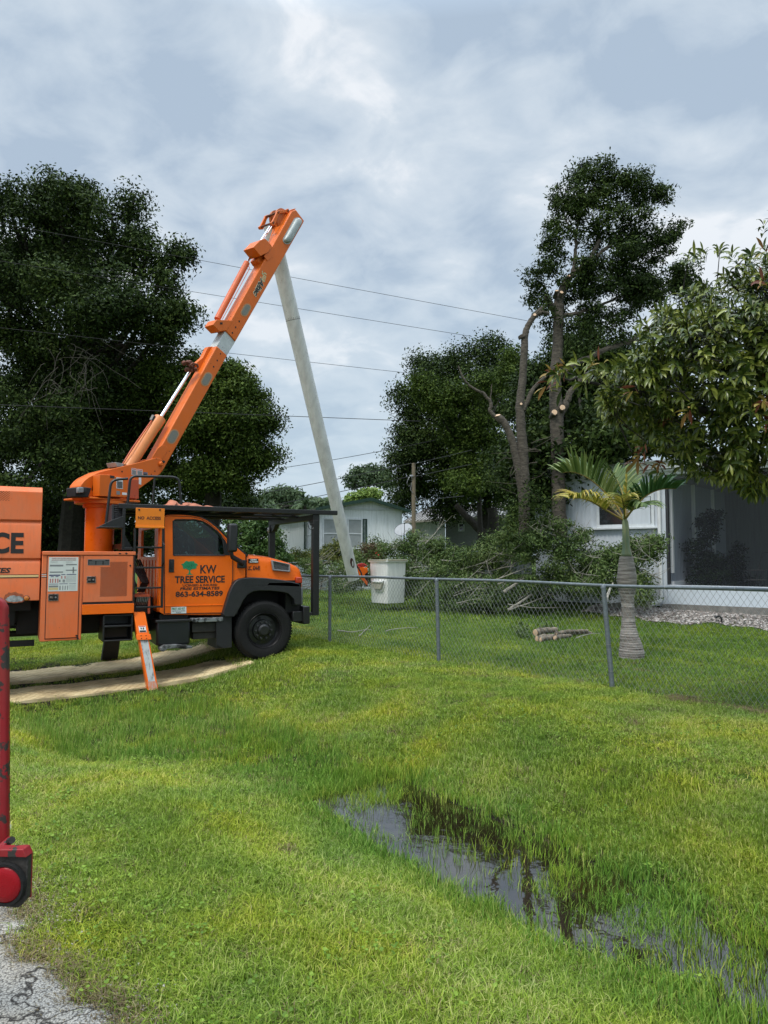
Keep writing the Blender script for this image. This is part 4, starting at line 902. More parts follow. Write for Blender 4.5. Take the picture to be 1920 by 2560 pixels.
MB().prism(SX, [(.14, zz1 - .02), (.52, zz1 - .02), (.52, zz1 - .07), (.14, zz1 - .07)], -.085, .0).build('bucket_step', WHITE, bk_, bevel=.015)
MB().prism(SX, [(.14, zz1 - .071), (.52, zz1 - .071), (.45, zz0 + .06), (.2, zz0 + .06)], -.06, .0).build('step_pocket', mat('pocket_cream', (.42, .40, .32), .6), bk_, bevel=.01)
# bracket between tube and bucket
hp = [(893, 1417), (905, 1416), (912, 1420), (918, 1418), (919, 1430), (912, 1436), (911, 1447), (919, 1455), (918, 1464), (903, 1448), (897, 1437)]
m0 = [at(x, y, 18.35) for x, y in hp]; tv = Vector((.0, .22, 0)); e_ = MB(); n_ = len(m0); e_.add(m0 + [p + tv for p in m0], [tuple(range(n_)), tuple(n_ + i for i in reversed(range(n_)))] + [(i, (i + 1) % n_, n_ + (i + 1) % n_, n_ + i) for i in range(n_)])
e_.build('bucket_bracket', ORANGE, bk_, bevel=.008)
e_ = MB(); r0 = random.Random(3)
for k in range(6):
    a, b = at(891 + r0.uniform(0, 8), 1410 + r0.uniform(0, 12), 18.2), at(905 + r0.uniform(0, 12), 1409 + r0.uniform(0, 10), 18.25); e_.tube([a, (a + b) / 2 + Vector((0, -.02, .04)), b], .016, 6)
e_.build('control_levers', RED, bk_, smooth=True)
e_ = MB(); e_.tube([at(893, 1415, 18.2), at(903, 1432, 18.2), at(905, 1442, 18.2)], .02, 6).box(Fr((at(915, 1440, 18.5).x, 18.5), 0), -.03, .05, 0, .1, at(915, 1466, 18.5).z, at(915, 1428, 18.5).z).build('control_hoses', BLACK, bk_)
# folded tarp on the rack
tm_ = MB(); rings = []
r0 = random.Random(4)
zr_ = RZ + .003
tsn = 26
for i in range(tsn):
    t = i / (tsn - 1); x = 394 + (526 - 394) * t; s = TF.q(x, 1258, .5)[0]
    h = (.02 + .075 * math.exp(-((t - .28) / .13) ** 2) + .065 * math.exp(-((t - .6) / .2) ** 2) + .03 * math.exp(-((t - .93) / .06) ** 2)) * (1 + .15 * math.sin(i * 1.1))
    rings.append([TF(s + .02 * math.sin(a * 3 + i), .55 + .28 * math.cos(a) * (1 + .15 * math.sin(i * 1.3 + a * 2)), zr_ + max(0, math.sin(a)) * h * (1 + .12 * math.sin(a * 3 + i * .5))) for a in [2 * math.pi * j / 20 for j in range(20)]])
tm_.loft(rings, True, True); to = tm_.build('folded_tarp', mat('tarp_cloth', (.50, .17, .09), .7, noise=.4, nscale=9, bump=.4, bscale=15), None, base=tuple(TF(TF.q(460, 1258, .5)[0], .55, zr_)), smooth=True, auto=60)
tag(to, 'crumpled faded orange tarp lying on the black rack over the cab', 'tarp')
# =================================================================== GROUND, ROAD, WATER
def axis(parts):
    o = []
    for a, b, st in parts: o += list(np.arange(a, b, st))
    return np.array(o + [parts[-1][1]])
gx = axis([(-500, -60, 40), (-60, -12, 3), (-12, -8, .5), (-8, 9, .11), (9, 14, .5), (14, 60, 3), (60, 500, 40)])
gy = axis([(-60, 0, 6), (0, 2, .3), (2, 13, .11), (13, 24, .22), (24, 60, 2), (60, 900, 60)])
GX, GY = np.meshgrid(gx, gy); GZm = H(GX, GY)
V = np.stack([GX, GY, GZm], -1).reshape(-1, 3); nx = len(gx)
I, J = np.meshgrid(np.arange(len(gy) - 1), np.arange(nx - 1), indexing='ij'); b = (I * nx + J).ravel()
F_ = np.stack([b, b + 1, b + nx + 1, b + nx], -1)
gm = bpy.data.materials.new('lawn_soil'); gm.use_nodes = True; t = gm.node_tree; p = t.nodes['Principled BSDF']; k = t.links.new
g = t.nodes.new('ShaderNodeNewGeometry')
def gn(sc, det, ro=.6):
    n = t.nodes.new('ShaderNodeTexNoise'); n.inputs['Scale'].default_value = sc; n.inputs['Detail'].default_value = det; n.inputs['Roughness'].default_value = ro; k(g.outputs['Position'], n.inputs['Vector']); return n.outputs['Fac']
def gr_(f, stops):
    r = t.nodes.new('ShaderNodeValToRGB'); k(f, r.inputs[0]); e = r.color_ramp.elements
    e[0].position, e[0].color = stops[0][0], (*stops[0][1], 1); e[1].position, e[1].color = stops[-1][0], (*stops[-1][1], 1)
    for q, c in stops[1:-1]: z = e.new(q); z.color = (*c, 1)
    return r.outputs[0]
c1_ = gr_(gn(38, 8, .75), [(.3, (.018, .026, .007)), (.5, (.055, .09, .015)), (.72, (.12, .19, .03))])
c2_ = gr_(gn(.9, 5), [(.35, (.9, .9, .75)), (.65, (1.1, 1.15, .9))])
mm = t.nodes.new('ShaderNodeMix'); mm.data_type = 'RGBA'; mm.blend_type = 'MULTIPLY'; mm.inputs['Factor'].default_value = 1; k(c1_, mm.inputs[6]); k(c2_, mm.inputs[7])
# wet dark mud low in the ditch: belongs to the soil there
sp = t.nodes.new('ShaderNodeSeparateXYZ'); k(g.outputs['Position'], sp.inputs[0])
mrr = t.nodes.new('ShaderNodeMapRange'); k(sp.outputs[2], mrr.inputs[0]); mrr.inputs[1].default_value = -.33; mrr.inputs[2].default_value = -.24; mrr.inputs[3].default_value = 1; mrr.inputs[4].default_value = 0
m2 = t.nodes.new('ShaderNodeMix'); m2.data_type = 'RGBA'; k(mrr.outputs[0], m2.inputs['Factor']); k(mm.outputs[2], m2.inputs[6]); m2.inputs[7].default_value = (.014, .011, .006, 1)
k(m2.outputs[2], p.inputs['Base Color']); p.inputs['Roughness'].default_value = .95; p.inputs['Specular IOR Level'].default_value = .2
bp_ = t.nodes.new('ShaderNodeBump'); bp_.inputs['Strength'].default_value = .7; bp_.inputs['Distance'].default_value = .03; k(gn(60, 6, .7), bp_.inputs['Height']); k(bp_.outputs[0], p.inputs['Normal'])
go = npmesh('ground', V, F_, gm, smooth=True); tag(go, kind='structure')

# road (cracked pale asphalt along the verge)
rm = bpy.data.materials.new('asphalt'); rm.use_nodes = True; t = rm.node_tree; p = t.nodes['Principled BSDF']; k = t.links.new
g = t.nodes.new('ShaderNodeNewGeometry')
vo = t.nodes.new('ShaderNodeTexVoronoi'); vo.inputs['Scale'].default_value = 120; k(g.outputs['Position'], vo.inputs['Vector'])
c1_ = gr_(vo.outputs['Distance'], [(.0, (.66, .65, .62)), (.45, (.50, .49, .47)), (.8, (.14, .135, .125))])
vc = gr_(vo.outputs['Color'], [(.0, (.55, .55, .55)), (1, (1.1, 1.08, 1.02))])
mm = t.nodes.new('ShaderNodeMix'); mm.data_type = 'RGBA'; mm.blend_type = 'MULTIPLY'; mm.inputs['Factor'].default_value = 1; k(c1_, mm.inputs[6]); k(vc, mm.inputs[7])
wn = t.nodes.new('ShaderNodeTexNoise'); wn.inputs['Scale'].default_value = 5; wn.inputs['Detail'].default_value = 6; k(g.outputs['Position'], wn.inputs['Vector'])
wx = t.nodes.new('ShaderNodeMix'); wx.data_type = 'RGBA'; wx.inputs['Factor'].default_value = .38; k(g.outputs['Position'], wx.inputs[6]); k(wn.outputs['Color'], wx.inputs[7])
cr_ = t.nodes.new('ShaderNodeTexVoronoi'); cr_.feature = 'DISTANCE_TO_EDGE'; cr_.inputs['Scale'].default_value = 3.6; k(wx.outputs[2], cr_.inputs['Vector'])
ck = gr_(cr_.outputs['Distance'], [(.0, (.07, .065, .06)), (.012, (.25, .24, .23)), (.03, (1, 1, 1))])
m3 = t.nodes.new('ShaderNodeMix'); m3.data_type = 'RGBA'; m3.blend_type = 'MULTIPLY'; m3.inputs['Factor'].default_value = 1; k(mm.outputs[2], m3.inputs[6]); k(ck, m3.inputs[7])
st_ = gr_(gn(2.2, 6), [(.33, (.50, .46, .40)), (.5, (.86, .84, .80)), (.65, (1, 1, 1))])
m4 = t.nodes.new('ShaderNodeMix'); m4.data_type = 'RGBA'; m4.blend_type = 'MULTIPLY'; m4.inputs['Factor'].default_value = 1; k(m3.outputs[2], m4.inputs[6]); k(st_, m4.inputs[7])
k(m4.outputs[2], p.inputs['Base Color']); p.inputs['Roughness'].default_value = .9
b1 = t.nodes.new('ShaderNodeBump'); b1.inputs['Strength'].default_value = .8; b1.inputs['Distance'].default_value = .006; b1.invert = True; k(vo.outputs['Distance'], b1.inputs['Height'])
b2 = t.nodes.new('ShaderNodeBump'); b2.inputs['Strength'].default_value = .8; b2.inputs['Distance'].default_value = .02; k(cr_.outputs['Distance'], b2.inputs['Height']); k(b1.outputs[0], b2.inputs['Normal']); k(b2.outputs[0], p.inputs['Normal'])
def edge_d(a):      # ragged road edge: signed distance from the ditch line
    a = np.asarray(a, float); return -2.64 + .07 * np.sin(a * 2.1) + .05 * np.sin(a * 5.7 + 1) + .03 * np.sin(a * 13.1) + .02 * np.sin(a * 31 + 2)
def from_da(d, a): return DP[0] + .813 * d - .582 * a, DP[1] + .582 * d + .813 * a
aa = np.concatenate([np.arange(-8, 3, .04), np.arange(3, 40, .3)]); rows = []
ts = np.concatenate([np.linspace(0, .6, 12) ** 1.5, np.linspace(.6, 7, 14)[1:]])
for tt in ts:
    d = edge_d(aa) - tt; x, y = from_da(d, aa); rows.append(np.stack([x, y, H(x, y) + .004 + .022 * ss(tt / .12)], -1))
V = np.array(rows).reshape(-1, 3); nx = len(aa)
I, J = np.meshgrid(np.arange(len(ts) - 1), np.arange(nx - 1), indexing='ij'); b = (I * nx + J).ravel()
tag(npmesh('road', V, np.stack([b, b + nx, b + nx + 1, b + 1], -1), rm, smooth=True), kind='structure')

# standing water in the ditch
wm = bpy.data.materials.new('ditch_water'); wm.use_nodes = True; t = wm.node_tree; p = t.nodes['Principled BSDF']; k = t.links.new
p.inputs['Base Color'].default_value = (.012, .008, .004, 1); p.inputs['Roughness'].default_value = .03; p.inputs['IOR'].default_value = 1.95; p.inputs['Specular IOR Level'].default_value = .8
n = t.nodes.new('ShaderNodeTexNoise'); n.inputs['Scale'].default_value = 9; n.inputs['Detail'].default_value = 2; g = t.nodes.new('ShaderNodeNewGeometry'); k(g.outputs['Position'], n.inputs['Vector'])
bb = t.nodes.new('ShaderNodeBump'); bb.inputs['Strength'].default_value = .04; bb.inputs['Distance'].default_value = .02; k(n.outputs['Fac'], bb.inputs['Height']); k(bb.outputs[0], p.inputs['Normal'])
c = []
for a, d in ((-3.5, -1.1), (-3.5, 1.4), (4.9, 1.4), (4.9, -1.1)): x, y = from_da(d, a); c.append((x, y, WATER))
MB().add(c, [(0, 1, 2, 3)]).build('water', wm); tag(bpy.data.objects['water'], kind='structure')

# gravel bed in front of the white house
def gravel_mask(x, y):
    dh = (HC.x - x) * HF.n.x + (HC.y - y) * HF.n.y; al = (x - HC.x) * HF.u.x + (y - HC.y) * HF.u.y
    wob = .12 * np.sin(al * 3.1) + .07 * np.sin(al * 7.7 + 1)
    return (dh > -.1) & (dh < 1.45 + wob - .7 * np.exp(-((al + 1.6) / .55) ** 2) - .1 * al * 0) & (al > -1.7) & (al < 9)
ico = np.array([(0, 0, 1), (.9, 0, .3), (.28, .85, .35), (-.72, .53, .25), (-.72, -.53, .3), (.28, -.85, .3), (0, 0, -.6)])
icf = [(0, 1, 2), (0, 2, 3), (0, 3, 4), (0, 4, 5), (0, 5, 1), (6, 2, 1), (6, 3, 2), (6, 4, 3), (6, 5, 4), (6, 1, 5)]
def pebbles(name, P, sz, m, label, cat):
    n = len(P); r = rng.random((n, 3)) * 2 * np.pi; s = sz * rng.uniform(.6, 1.5, n)
    ca, sa = np.cos(r[:, 0]), np.sin(r[:, 0]); R = np.zeros((n, 3, 3)); R[:, 0, 0] = ca; R[:, 0, 1] = -sa; R[:, 1, 0] = sa; R[:, 1, 1] = ca; R[:, 2, 2] = 1
    tl = rng.normal(0, .5, (n, 2)); Tm = np.tile(np.eye(3), (n, 1, 1)); Tm[:, 2, 0] = tl[:, 0]; Tm[:, 2, 1] = tl[:, 1]
    V = np.einsum('nij,nkj->nki', Tm @ R, ico * (1 + rng.normal(0, .12, (1, 7, 1)))) * s[:, None, None] * np.array([1.2, .9, .6]) + P[:, None, :]
    F = (np.array(icf)[None] + (np.arange(n) * 7)[:, None, None]).reshape(-1, 3)
    return npmesh(name, V.reshape(-1, 3), F, m, v=np.repeat(rng.random(n), 7))
n = 26000; al = rng.uniform(-2, 8, n); dh = rng.uniform(-.1, 2.0, n)
x = HC.x + HF.u.x * al - HF.n.x * dh; y = HC.y + HF.u.y * al - HF.n.y * dh; ok = gravel_mask(x, y); x, y = x[ok], y[ok]
PEB = leafmat('pebble', [(.10, .085, .075), (.24, .21, .19), (.40, .36, .33), (.62, .59, .56)], trans=0, rough=.8, nscale=3)
tag(pebbles('gravel', np.stack([x, y, H(x, y) + .012], -1), .024, PEB, '', ''), kind='stuff')
n = 5200; a = rng.uniform(-3, 2.6, n); d = edge_d(a) + rng.normal(.04, .09, n); x, y = from_da(d, a)
tag(pebbles('road_grit', np.stack([x, y, H(x, y) + .012], -1), .006, PEB, '', ''), kind='stuff')

# =================================================================== GROUND MATS
matm = bpy.data.materials.new('composite_mat'); matm.use_nodes = True; t = matm.node_tree; p = t.nodes['Principled BSDF']; k = t.links.new
g = t.nodes.new('ShaderNodeNewGeometry')
k(gr_(gn(3.5, 6), [(.3, (.36, .27, .15)), (.5, (.62, .49, .27)), (.7, (.70, .58, .35))]), p.inputs['Base Color']); p.inputs['Roughness'].default_value = .7
def ground_mat(w0, w1, s0, s1, label, tread_big=None, lift=.03, sag=None):
    m = MB(); n = 60; nw = 4; rt = []; 
    def zg(s, w): q = TF(s, w, 0); return hz_(q.x, q.y) + lift + (sag(s) if sag else 0)
    top = [[TF(s0 + (s1 - s0) * i / n, w0 + (w1 - w0) * j / nw, zg(s0 + (s1 - s0) * i / n, (w0 + w1) / 2) + .012 * math.sin(i * .4)) for j in range(nw + 1)] for i in range(n + 1)]
    vs = [p_ for r in top for p_ in r]; fs = []
    for i in range(n):
        for j in range(nw): b = i * (nw + 1) + j; fs.append((b, b + nw + 1, b + nw + 2, b + 1))
    nv = len(vs); vs += [p_ - Vector((0, 0, .06)) for p_ in (r[0] for r in top)] + [p_ - Vector((0, 0, .06)) for p_ in (r[-1] for r in top)]
    for i in range(n): fs.append((i * (nw + 1), nv + i, nv + i + 1, (i + 1) * (nw + 1))); fs.append((i * (nw + 1) + nw, (i + 1) * (nw + 1) + nw, nv + n + 2 + i, nv + n + 1 + i))
    m.add(vs, fs)
    o = m.build('ground_mat', matm, None, base=tuple(top[n // 2][2])); tag(o, label, 'ground mat', 'tan ground mats under the truck wheels')
    # raised tread bars
    tv = MB(); L_ = s1 - s0; ns = int(L_ / .055)
    for i in range(ns):
        s = s0 + .03 + i * L_ / ns
        big = tread_big and s > tread_big
        if big and i % 3: continue
        nj = int((w1 - w0) / (.17 if big else .115))
        for j in range(nj):
            wv = w0 + (j + .5) * (w1 - w0) / nj; z = zg(s, (w0 + w1) / 2) + .012 * math.sin((s - s0) / L_ * n * .4) + .003; sgn = 1 if (i + j) % 2 else -1; r = .045
            if big: A, B = (s, wv - r), (s, wv + r)
            else: A, B = (s - r * .6, wv - r * sgn), (s + r * .6, wv + r * sgn)
            dx, dy = (B[0] - A[0]), (B[1] - A[1]); l = math.hypot(dx, dy); ex, ey = -dy / l * .008, dx / l * .008
            tv.add([TF(A[0] - ex, A[1] - ey, z), TF(A[0] + ex, A[1] + ey, z), TF(B[0] + ex, B[1] + ey, z), TF(B[0] - ex, B[1] - ey, z), TF(A[0], A[1], z + .005), TF(B[0], B[1], z + .005)], [(0, 3, 5, 4), (1, 4, 5, 2)])
    tv.build('tread_pattern', matm, o)
    return o
ground_mat(-.17, .93, -7.4, -.22, 'tan patterned ground mat nearest the camera, bending down into the ditch under the near wheels')
ground_mat(-.32, .72, -.50, .12, 'short tan ground mat with bold raised tread beneath the front wheel', tread_big=-3) if False else None
ground_mat(1.42, 2.60, -7.4, -.30, 'shaded tan patterned ground mat on the far side of the truck')
def mat_mask(x, y):
    s = (x - TF.o.x) * TF.u.x + (y - TF.o.y) * TF.u.y; w_ = (x - TF.o.x) * TF.n.x + (y - TF.o.y) * TF.n.y
    return (((w_ > -.20) & (w_ < .96)) | ((w_ > 1.39) & (w_ < 2.63))) & (s > -7.5) & (s < -.4), (s > -7) & (s < 1) & (w_ > .3) & (w_ < 2.2)

# =================================================================== GRASS
def tuft(name, nb, rad_, hgt, wid, lean, seed, curve=.5, mat_=None):
    r = np.random.default_rng(seed); Vv = []; Ff = []; vv = []
    for i in range(nb):
        a = r.uniform(0, 2 * np.pi); q = rad_ * math.sqrt(r.random()); x, y = q * math.cos(a), q * math.sin(a)
        h = hgt * r.uniform(.55, 1.15); th = r.uniform(0, 2 * np.pi); ln = lean * r.uniform(.2, 1.5) * h; dx, dy = math.cos(th) * ln, math.sin(th) * ln
        wx, wy = -math.sin(th + r.normal(0, .5)) * wid * r.uniform(.7, 1.3), math.cos(th) * wid * r.uniform(.7, 1.3); b = len(Vv); val = r.random()
        hm = h * .55
        Vv += [(x - wx, y - wy, -.01), (x + wx, y + wy, -.01), (x + dx * curve * .6 + wx * .8, y + dy * curve * .6 + wy * .8, hm), (x + dx * curve * .6 - wx * .8, y + dy * curve * .6 - wy * .8, hm), (x + dx, y + dy, h * (1 - .25 * min(1, ln / h)))]
        Ff += [(b, b + 1, b + 2), (b, b + 2, b + 3), (b + 3, b + 2, b + 4)]; vv += [val] * 5
    o = npmesh(name, Vv, Ff, mat_, v=vv); COL.objects.unlink(o); return o
def grassmat(name, cols, patch, dryness=.0):
    m = leafmat(name, cols, trans=.28, rough=.55, nscale=.45)
    t = m.node_tree; k = t.links.new; p = t.nodes['Principled BSDF']
    # large soft patches of yellower / drier / deeper green grass
    g = t.nodes.new('ShaderNodeNewGeometry'); n = t.nodes.new('ShaderNodeTexNoise'); n.inputs['Scale'].default_value = 1.15; n.inputs['Detail'].default_value = 4; k(g.outputs['Position'], n.inputs['Vector'])
    r = t.nodes.new('ShaderNodeValToRGB'); k(n.outputs['Fac'], r.inputs[0]); e = r.color_ramp.elements
    e[0].position = .32; e[0].color = (*patch[0], 1); e[1].position = .68; e[1].color = (*patch[2], 1); z = e.new(.5); z.color = (*patch[1], 1)
    x = t.nodes.new('ShaderNodeMix'); x.data_type = 'RGBA'; x.blend_type = 'MULTIPLY'; x.inputs['Factor'].default_value = 1
    src = p.inputs['Base Color'].links[0].from_socket; k(src, x.inputs[6]); k(r.outputs[0], x.inputs[7])
    k(x.outputs[2], p.inputs['Base Color'])
    for nd in t.nodes:
        if nd.type == 'BSDF_TRANSLUCENT': k(x.outputs[2], nd.inputs[0])
    return m
LG = grassmat('lawn_grass', [(.10, .165, .016), (.20, .305, .026), (.31, .42, .045), (.50, .50, .17)], [(.66, .80, .9), (1, 1, 1), (1.32, 1.12, .7)])
DG = grassmat('ditch_grass', [(.08, .18, .02), (.14, .28, .032), (.22, .37, .05), (.36, .42, .11)], [(.8, .9, .9), (1, 1, 1), (1.25, 1.05, .7)])
def scatter(name, P, rot, scl, idx, objs, label=None):
    c = bpy.data.collections.new(name + '_set')
    for o in objs: c.objects.link(o)
    me = bpy.data.meshes.new(name); me.vertices.add(len(P)); me.vertices.foreach_set('co', P.astype(np.float32).ravel())
    A = me.attributes.new('rot', 'FLOAT_VECTOR', 'POINT'); A.data.foreach_set('vector', rot.astype(np.float32).ravel())
    A = me.attributes.new('scl', 'FLOAT_VECTOR', 'POINT'); A.data.foreach_set('vector', scl.astype(np.float32).ravel())
    A = me.attributes.new('idx', 'INT', 'POINT'); A.data.foreach_set('value', idx.astype(np.int32))
    o = bpy.data.objects.new(name, me); COL.objects.link(o)
    ng = bpy.data.node_groups.new(name, 'GeometryNodeTree'); ng.interface.new_socket('Geometry', in_out='INPUT', socket_type='NodeSocketGeometry'); ng.interface.new_socket('Geometry', in_out='OUTPUT', socket_type='NodeSocketGeometry')
    ni, no = ng.nodes.new('NodeGroupInput'), ng.nodes.new('NodeGroupOutput'); ip = ng.nodes.new('GeometryNodeInstanceOnPoints'); ci = ng.nodes.new('GeometryNodeCollectionInfo')
    ci.inputs['Collection'].default_value = c; ci.inputs['Separate Children'].default_value = True; ci.inputs['Reset Children'].default_value = True
    ip.inputs['Pick Instance'].default_value = True
    def na(nm, ty):
        q = ng.nodes.new('GeometryNodeInputNamedAttribute'); q.data_type = ty; q.inputs['Name'].default_value = nm; return q.outputs['Attribute']
    lk = ng.links.new; lk(ni.outputs[0], ip.inputs['Points']); lk(ci.outputs[0], ip.inputs['Instance']); lk(na('idx', 'INT'), ip.inputs['Instance Index'])
    lk(na('rot', 'FLOAT_VECTOR'), ip.inputs['Rotation']); lk(na('scl', 'FLOAT_VECTOR'), ip.inputs['Scale']); lk(ip.outputs[0], no.inputs[0])
    md = o.modifiers.new('scatter', 'NODES'); md.node_group = ng
    tag(o, kind='stuff'); return o
def wedge(n, y0, y1, mx=.60):
    y = np.sqrt(rng.uniform(y0 ** 2, y1 ** 2, n)); return rng.uniform(-mx, mx, n) * y, y
def vnoise(x, y, f, s):   # cheap smooth noise -1..1
    return (np.sin(x * f + s) * np.cos(y * f * 1.13 + s * 2) + .6 * np.sin(x * f * 2.3 + y * f * 1.7 + s * 3) + .35 * np.sin(x * f * 4.9 - y * f * 4.1 + s)) / 1.95
def near_mat(x, y):
    s = (x - TF.o.x) * TF.u.x + (y - TF.o.y) * TF.u.y; w_ = (x - TF.o.x) * TF.n.x + (y - TF.o.y) * TF.n.y
    return (w_ > -.55) & (w_ < 3.2) & (s < .3)
wheel_c = [TF(0, .14, 0), TF(0, 2.2, 0)]
def base_ok(x, y):
    d, a = ditch(x, y); m1, m2_ = mat_mask(x, y)
    ok = (d > edge_d(a) - .02 + .03 * vnoise(x, y, 9, 1)) & ~m1
    ok &= ~gravel_mask(x, y)
    for c in wheel_c: s = (x - c.x) * TF.u.x + (y - c.y) * TF.u.y; w_ = (x - c.x) * TF.n.x + (y - c.y) * TF.n.y; ok &= ~((abs(s) < .12) & (abs(w_) < .16))
    al = (x - HC.x) * HF.u.x + (y - HC.y) * HF.u.y; dh = (HC.x - x) * HF.n.x + (HC.y - y) * HF.n.y; ok &= ~((dh < 0) & (al > -4))
    return ok
def do_scatter(name, n, y0, y1, objs, sc, kind, mx=.60, back=None):
    x, y = wedge(n, y0, y1, mx); ok = base_ok(x, y)
    if back is not None: ok &= ((ditch(x, y)[0] > 4.15) | (y > 17.5)) == back
    x, y = x[ok], y[ok]; z = H(x, y); d, a = ditch(x, y)
    wet = ss((-.275 - z) / .07)                       # 1 in the ditch bottom
    hgt = np.ones(len(x))
    keep = np.ones(len(x), bool); u = rng.random(len(x))
    # water side: where the ditch floor is under water the grass thins out to single blades
    open_ = (z < WATER + .004) & (vnoise(x, y, 1.7, 2.2) > -.6) & (a < 3.5)
    if kind == 'lawn':
        keep &= u > wet * .75; keep &= ~open_ | (u < .015)
        bare = ((vnoise(x, y, 2.9, .7) + .5 * vnoise(x, y, 7.1, 3)) > .92) & (d > -1.7); keep &= ~bare | (u < .4)
        hgt *= (.8 + .35 * vnoise(x, y, 1.9, 4)) * (1 + .45 * np.exp(-((d - 1.0) / .7) ** 2))
        dirt = np.exp(-((d - 4.15) / .09) ** 2) * (y < 14) * (a < 3.6); keep &= u > dirt * .92
        keep &= ~((z < WATER + .03) & (u < .4) & (a < 4.0))
    else:
        keep &= u < wet * np.where(open_, .10 + .35 * ss((x - .7) / .8), 1.0) * np.where(a > 3.4, 1, .8); hgt *= (.35 + .65 * wet) * (.75 + .35 * vnoise(x, y, 2.3, 1)) + .3 * ss((a - 2.8) / 2) * (a < 8); keep &= ~near_mat(x, y)
    x, y, z, hgt = x[keep], y[keep], z[keep], np.clip(hgt[keep], .45, 2); n = len(x)
    z = np.where(kind == 'lawn', z, z)
    rot = np.stack([rng.normal(0, .12, n), rng.normal(0, .12, n), rng.uniform(0, 6.28, n)], -1); s = sc * rng.uniform(.8, 1.25, n)
    return scatter(name, np.stack([x, y, z], -1), rot, np.stack([s, s, s * hgt], -1), rng.integers(0, len(objs), n), objs)
lawn_near = [tuft('grass_tuft', 34, .075, .043, .0018, .95, 20 + i, mat_=LG) for i in range(7)]
lawn_mid = [tuft('grass_tuft', 44, .14, .045, .0027, .9, 40 + i, mat_=LG) for i in range(6)]
lawn_far = [tuft('grass_tuft', 60, .34, .065, .006, .6, 60 + i, mat_=LG) for i in range(5)]
sedge = [tuft('sedge_tuft', 16, .07, .105, .0021, .35, 80 + i, .35, mat_=DG) for i in range(7)]
reed = [tuft('reed_tuft', 3, .03, .12, .0018, .25, 95 + i, .35, mat_=DG) for i in range(6)]
LG2 = grassmat('back_lawn_grass', [(.06, .115, .014), (.115, .215, .024), (.19, .31, .035), (.31, .38, .08)], [(.75, .85, .9), (1, 1, 1), (1.25, 1.1, .75)])  # deeper green copy of the lawn; shade behind the truck is put into this colour
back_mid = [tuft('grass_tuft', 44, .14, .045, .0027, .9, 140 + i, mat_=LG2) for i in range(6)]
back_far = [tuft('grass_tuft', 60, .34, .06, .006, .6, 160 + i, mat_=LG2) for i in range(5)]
do_scatter('lawn_grass', 15500, 2.1, 5.2, lawn_near, 1.0, 'lawn')
do_scatter('lawn_grass', 17000, 5.2, 9.5, lawn_near, 1.12, 'lawn', back=False)
do_scatter('lawn_grass', 17000, 9.5, 16, lawn_mid, 1.0, 'lawn', back=False)
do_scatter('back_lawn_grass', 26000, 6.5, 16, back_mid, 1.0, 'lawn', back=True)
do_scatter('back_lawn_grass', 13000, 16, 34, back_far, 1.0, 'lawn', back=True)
do_scatter('ditch_grass', 15000, 2.1, 6.5, sedge, 1.0, 'ditch')
do_scatter('ditch_grass', 11000, 6.5, 13, sedge, 1.05, 'ditch')
# single blades standing in the open water
x, y = wedge(26000, 2.1, 8); z = H(x, y); d, a = ditch(x, y); kk = (z < WATER + .02) & (a < 5) & (rng.random(len(x)) < .17 + .5 * (vnoise(x, y, 3.3, .4) > .35)); x, y, z = x[kk], y[kk], z[kk]; n = len(x)
scatter('water_reeds', np.stack([x, y, np.full(n, WATER - .01)], -1), np.stack([rng.normal(0, .15, n), rng.normal(0, .15, n), rng.uniform(0, 6.28, n)], -1), np.repeat(rng.uniform(.5, 1.1, (n, 1)), 3, 1), rng.integers(0, 6, n), reed)
# taller grass along fence foot and around the outrigger, little broad-leaf weeds
weedm = leafmat('weed_leaf', [(.09, .17, .02), (.16, .27, .03), (.24, .36, .05)], nscale=1)
def weed(seed):
    r = np.random.default_rng(seed); Vv = []; Ff = []; vv = []
    for i in range(9):
        a = r.uniform(0, 6.28); q = r.uniform(.01, .06); c = np.array([q * math.cos(a), q * math.sin(a), r.uniform(.015, .05)]); R0 = r.uniform(.005, .009); b = len(Vv); tl = r.normal(0, .3, 2)
        for j in range(7): th = 6.28 * j / 7; Vv.append(c + [R0 * math.cos(th), R0 * math.sin(th), R0 * (tl[0] * math.cos(th) + tl[1] * math.sin(th))])
        Vv.append(c + [0, 0, -R0 * .25]); Ff += [(b + 7, b + j, b + (j + 1) % 7) for j in range(7)]; vv += [r.random()] * 8
    o = npmesh('weed_tuft', Vv, Ff, weedm, v=vv); COL.objects.unlink(o); return o
x, y = wedge(1100, 2.1, 8); ok = base_ok(x, y) & (vnoise(x, y, 2.0, 9) > .1) & (H(x, y) > WATER); x, y = x[ok], y[ok]; n = len(x)
scatter('clover_weeds', np.stack([x, y, H(x, y) + .008], -1), np.stack([0 * x, 0 * x, rng.uniform(0, 6.28, n)], -1), np.ones((n, 3)) * 1.1, rng.integers(0, 4, n), [weed(i) for i in range(4)])
dry = leafmat('dead_thatch', [(.10, .07, .035), (.20, .15, .075), (.34, .28, .15)], trans=.1)
th = [tuft('thatch_tuft', 26, .09, .02, .0016, 2.6, 120 + i, mat_=dry) for i in range(4)]
x, y = wedge(14000, 2.1, 11); ok = base_ok(x, y) & (((vnoise(x, y, 2.9, .7) + .5 * vnoise(x, y, 7.1, 3)) > .68) & (ditch(x, y)[0] > -1.7) | (rng.random(len(x)) < .16)) & (H(x, y) > WATER); d, a = ditch(x, y)
x1, y1 = x[ok], y[ok]; a2 = rng.uniform(-4, 3.2, 1500); d2 = 4.15 + rng.normal(0, .09, 1500) ; x2, y2 = from_da(d2, a2); a3 = rng.uniform(-3, 3, 700); d3 = edge_d(a3) + rng.normal(0, .05, 700); x3, y3 = from_da(d3, a3)
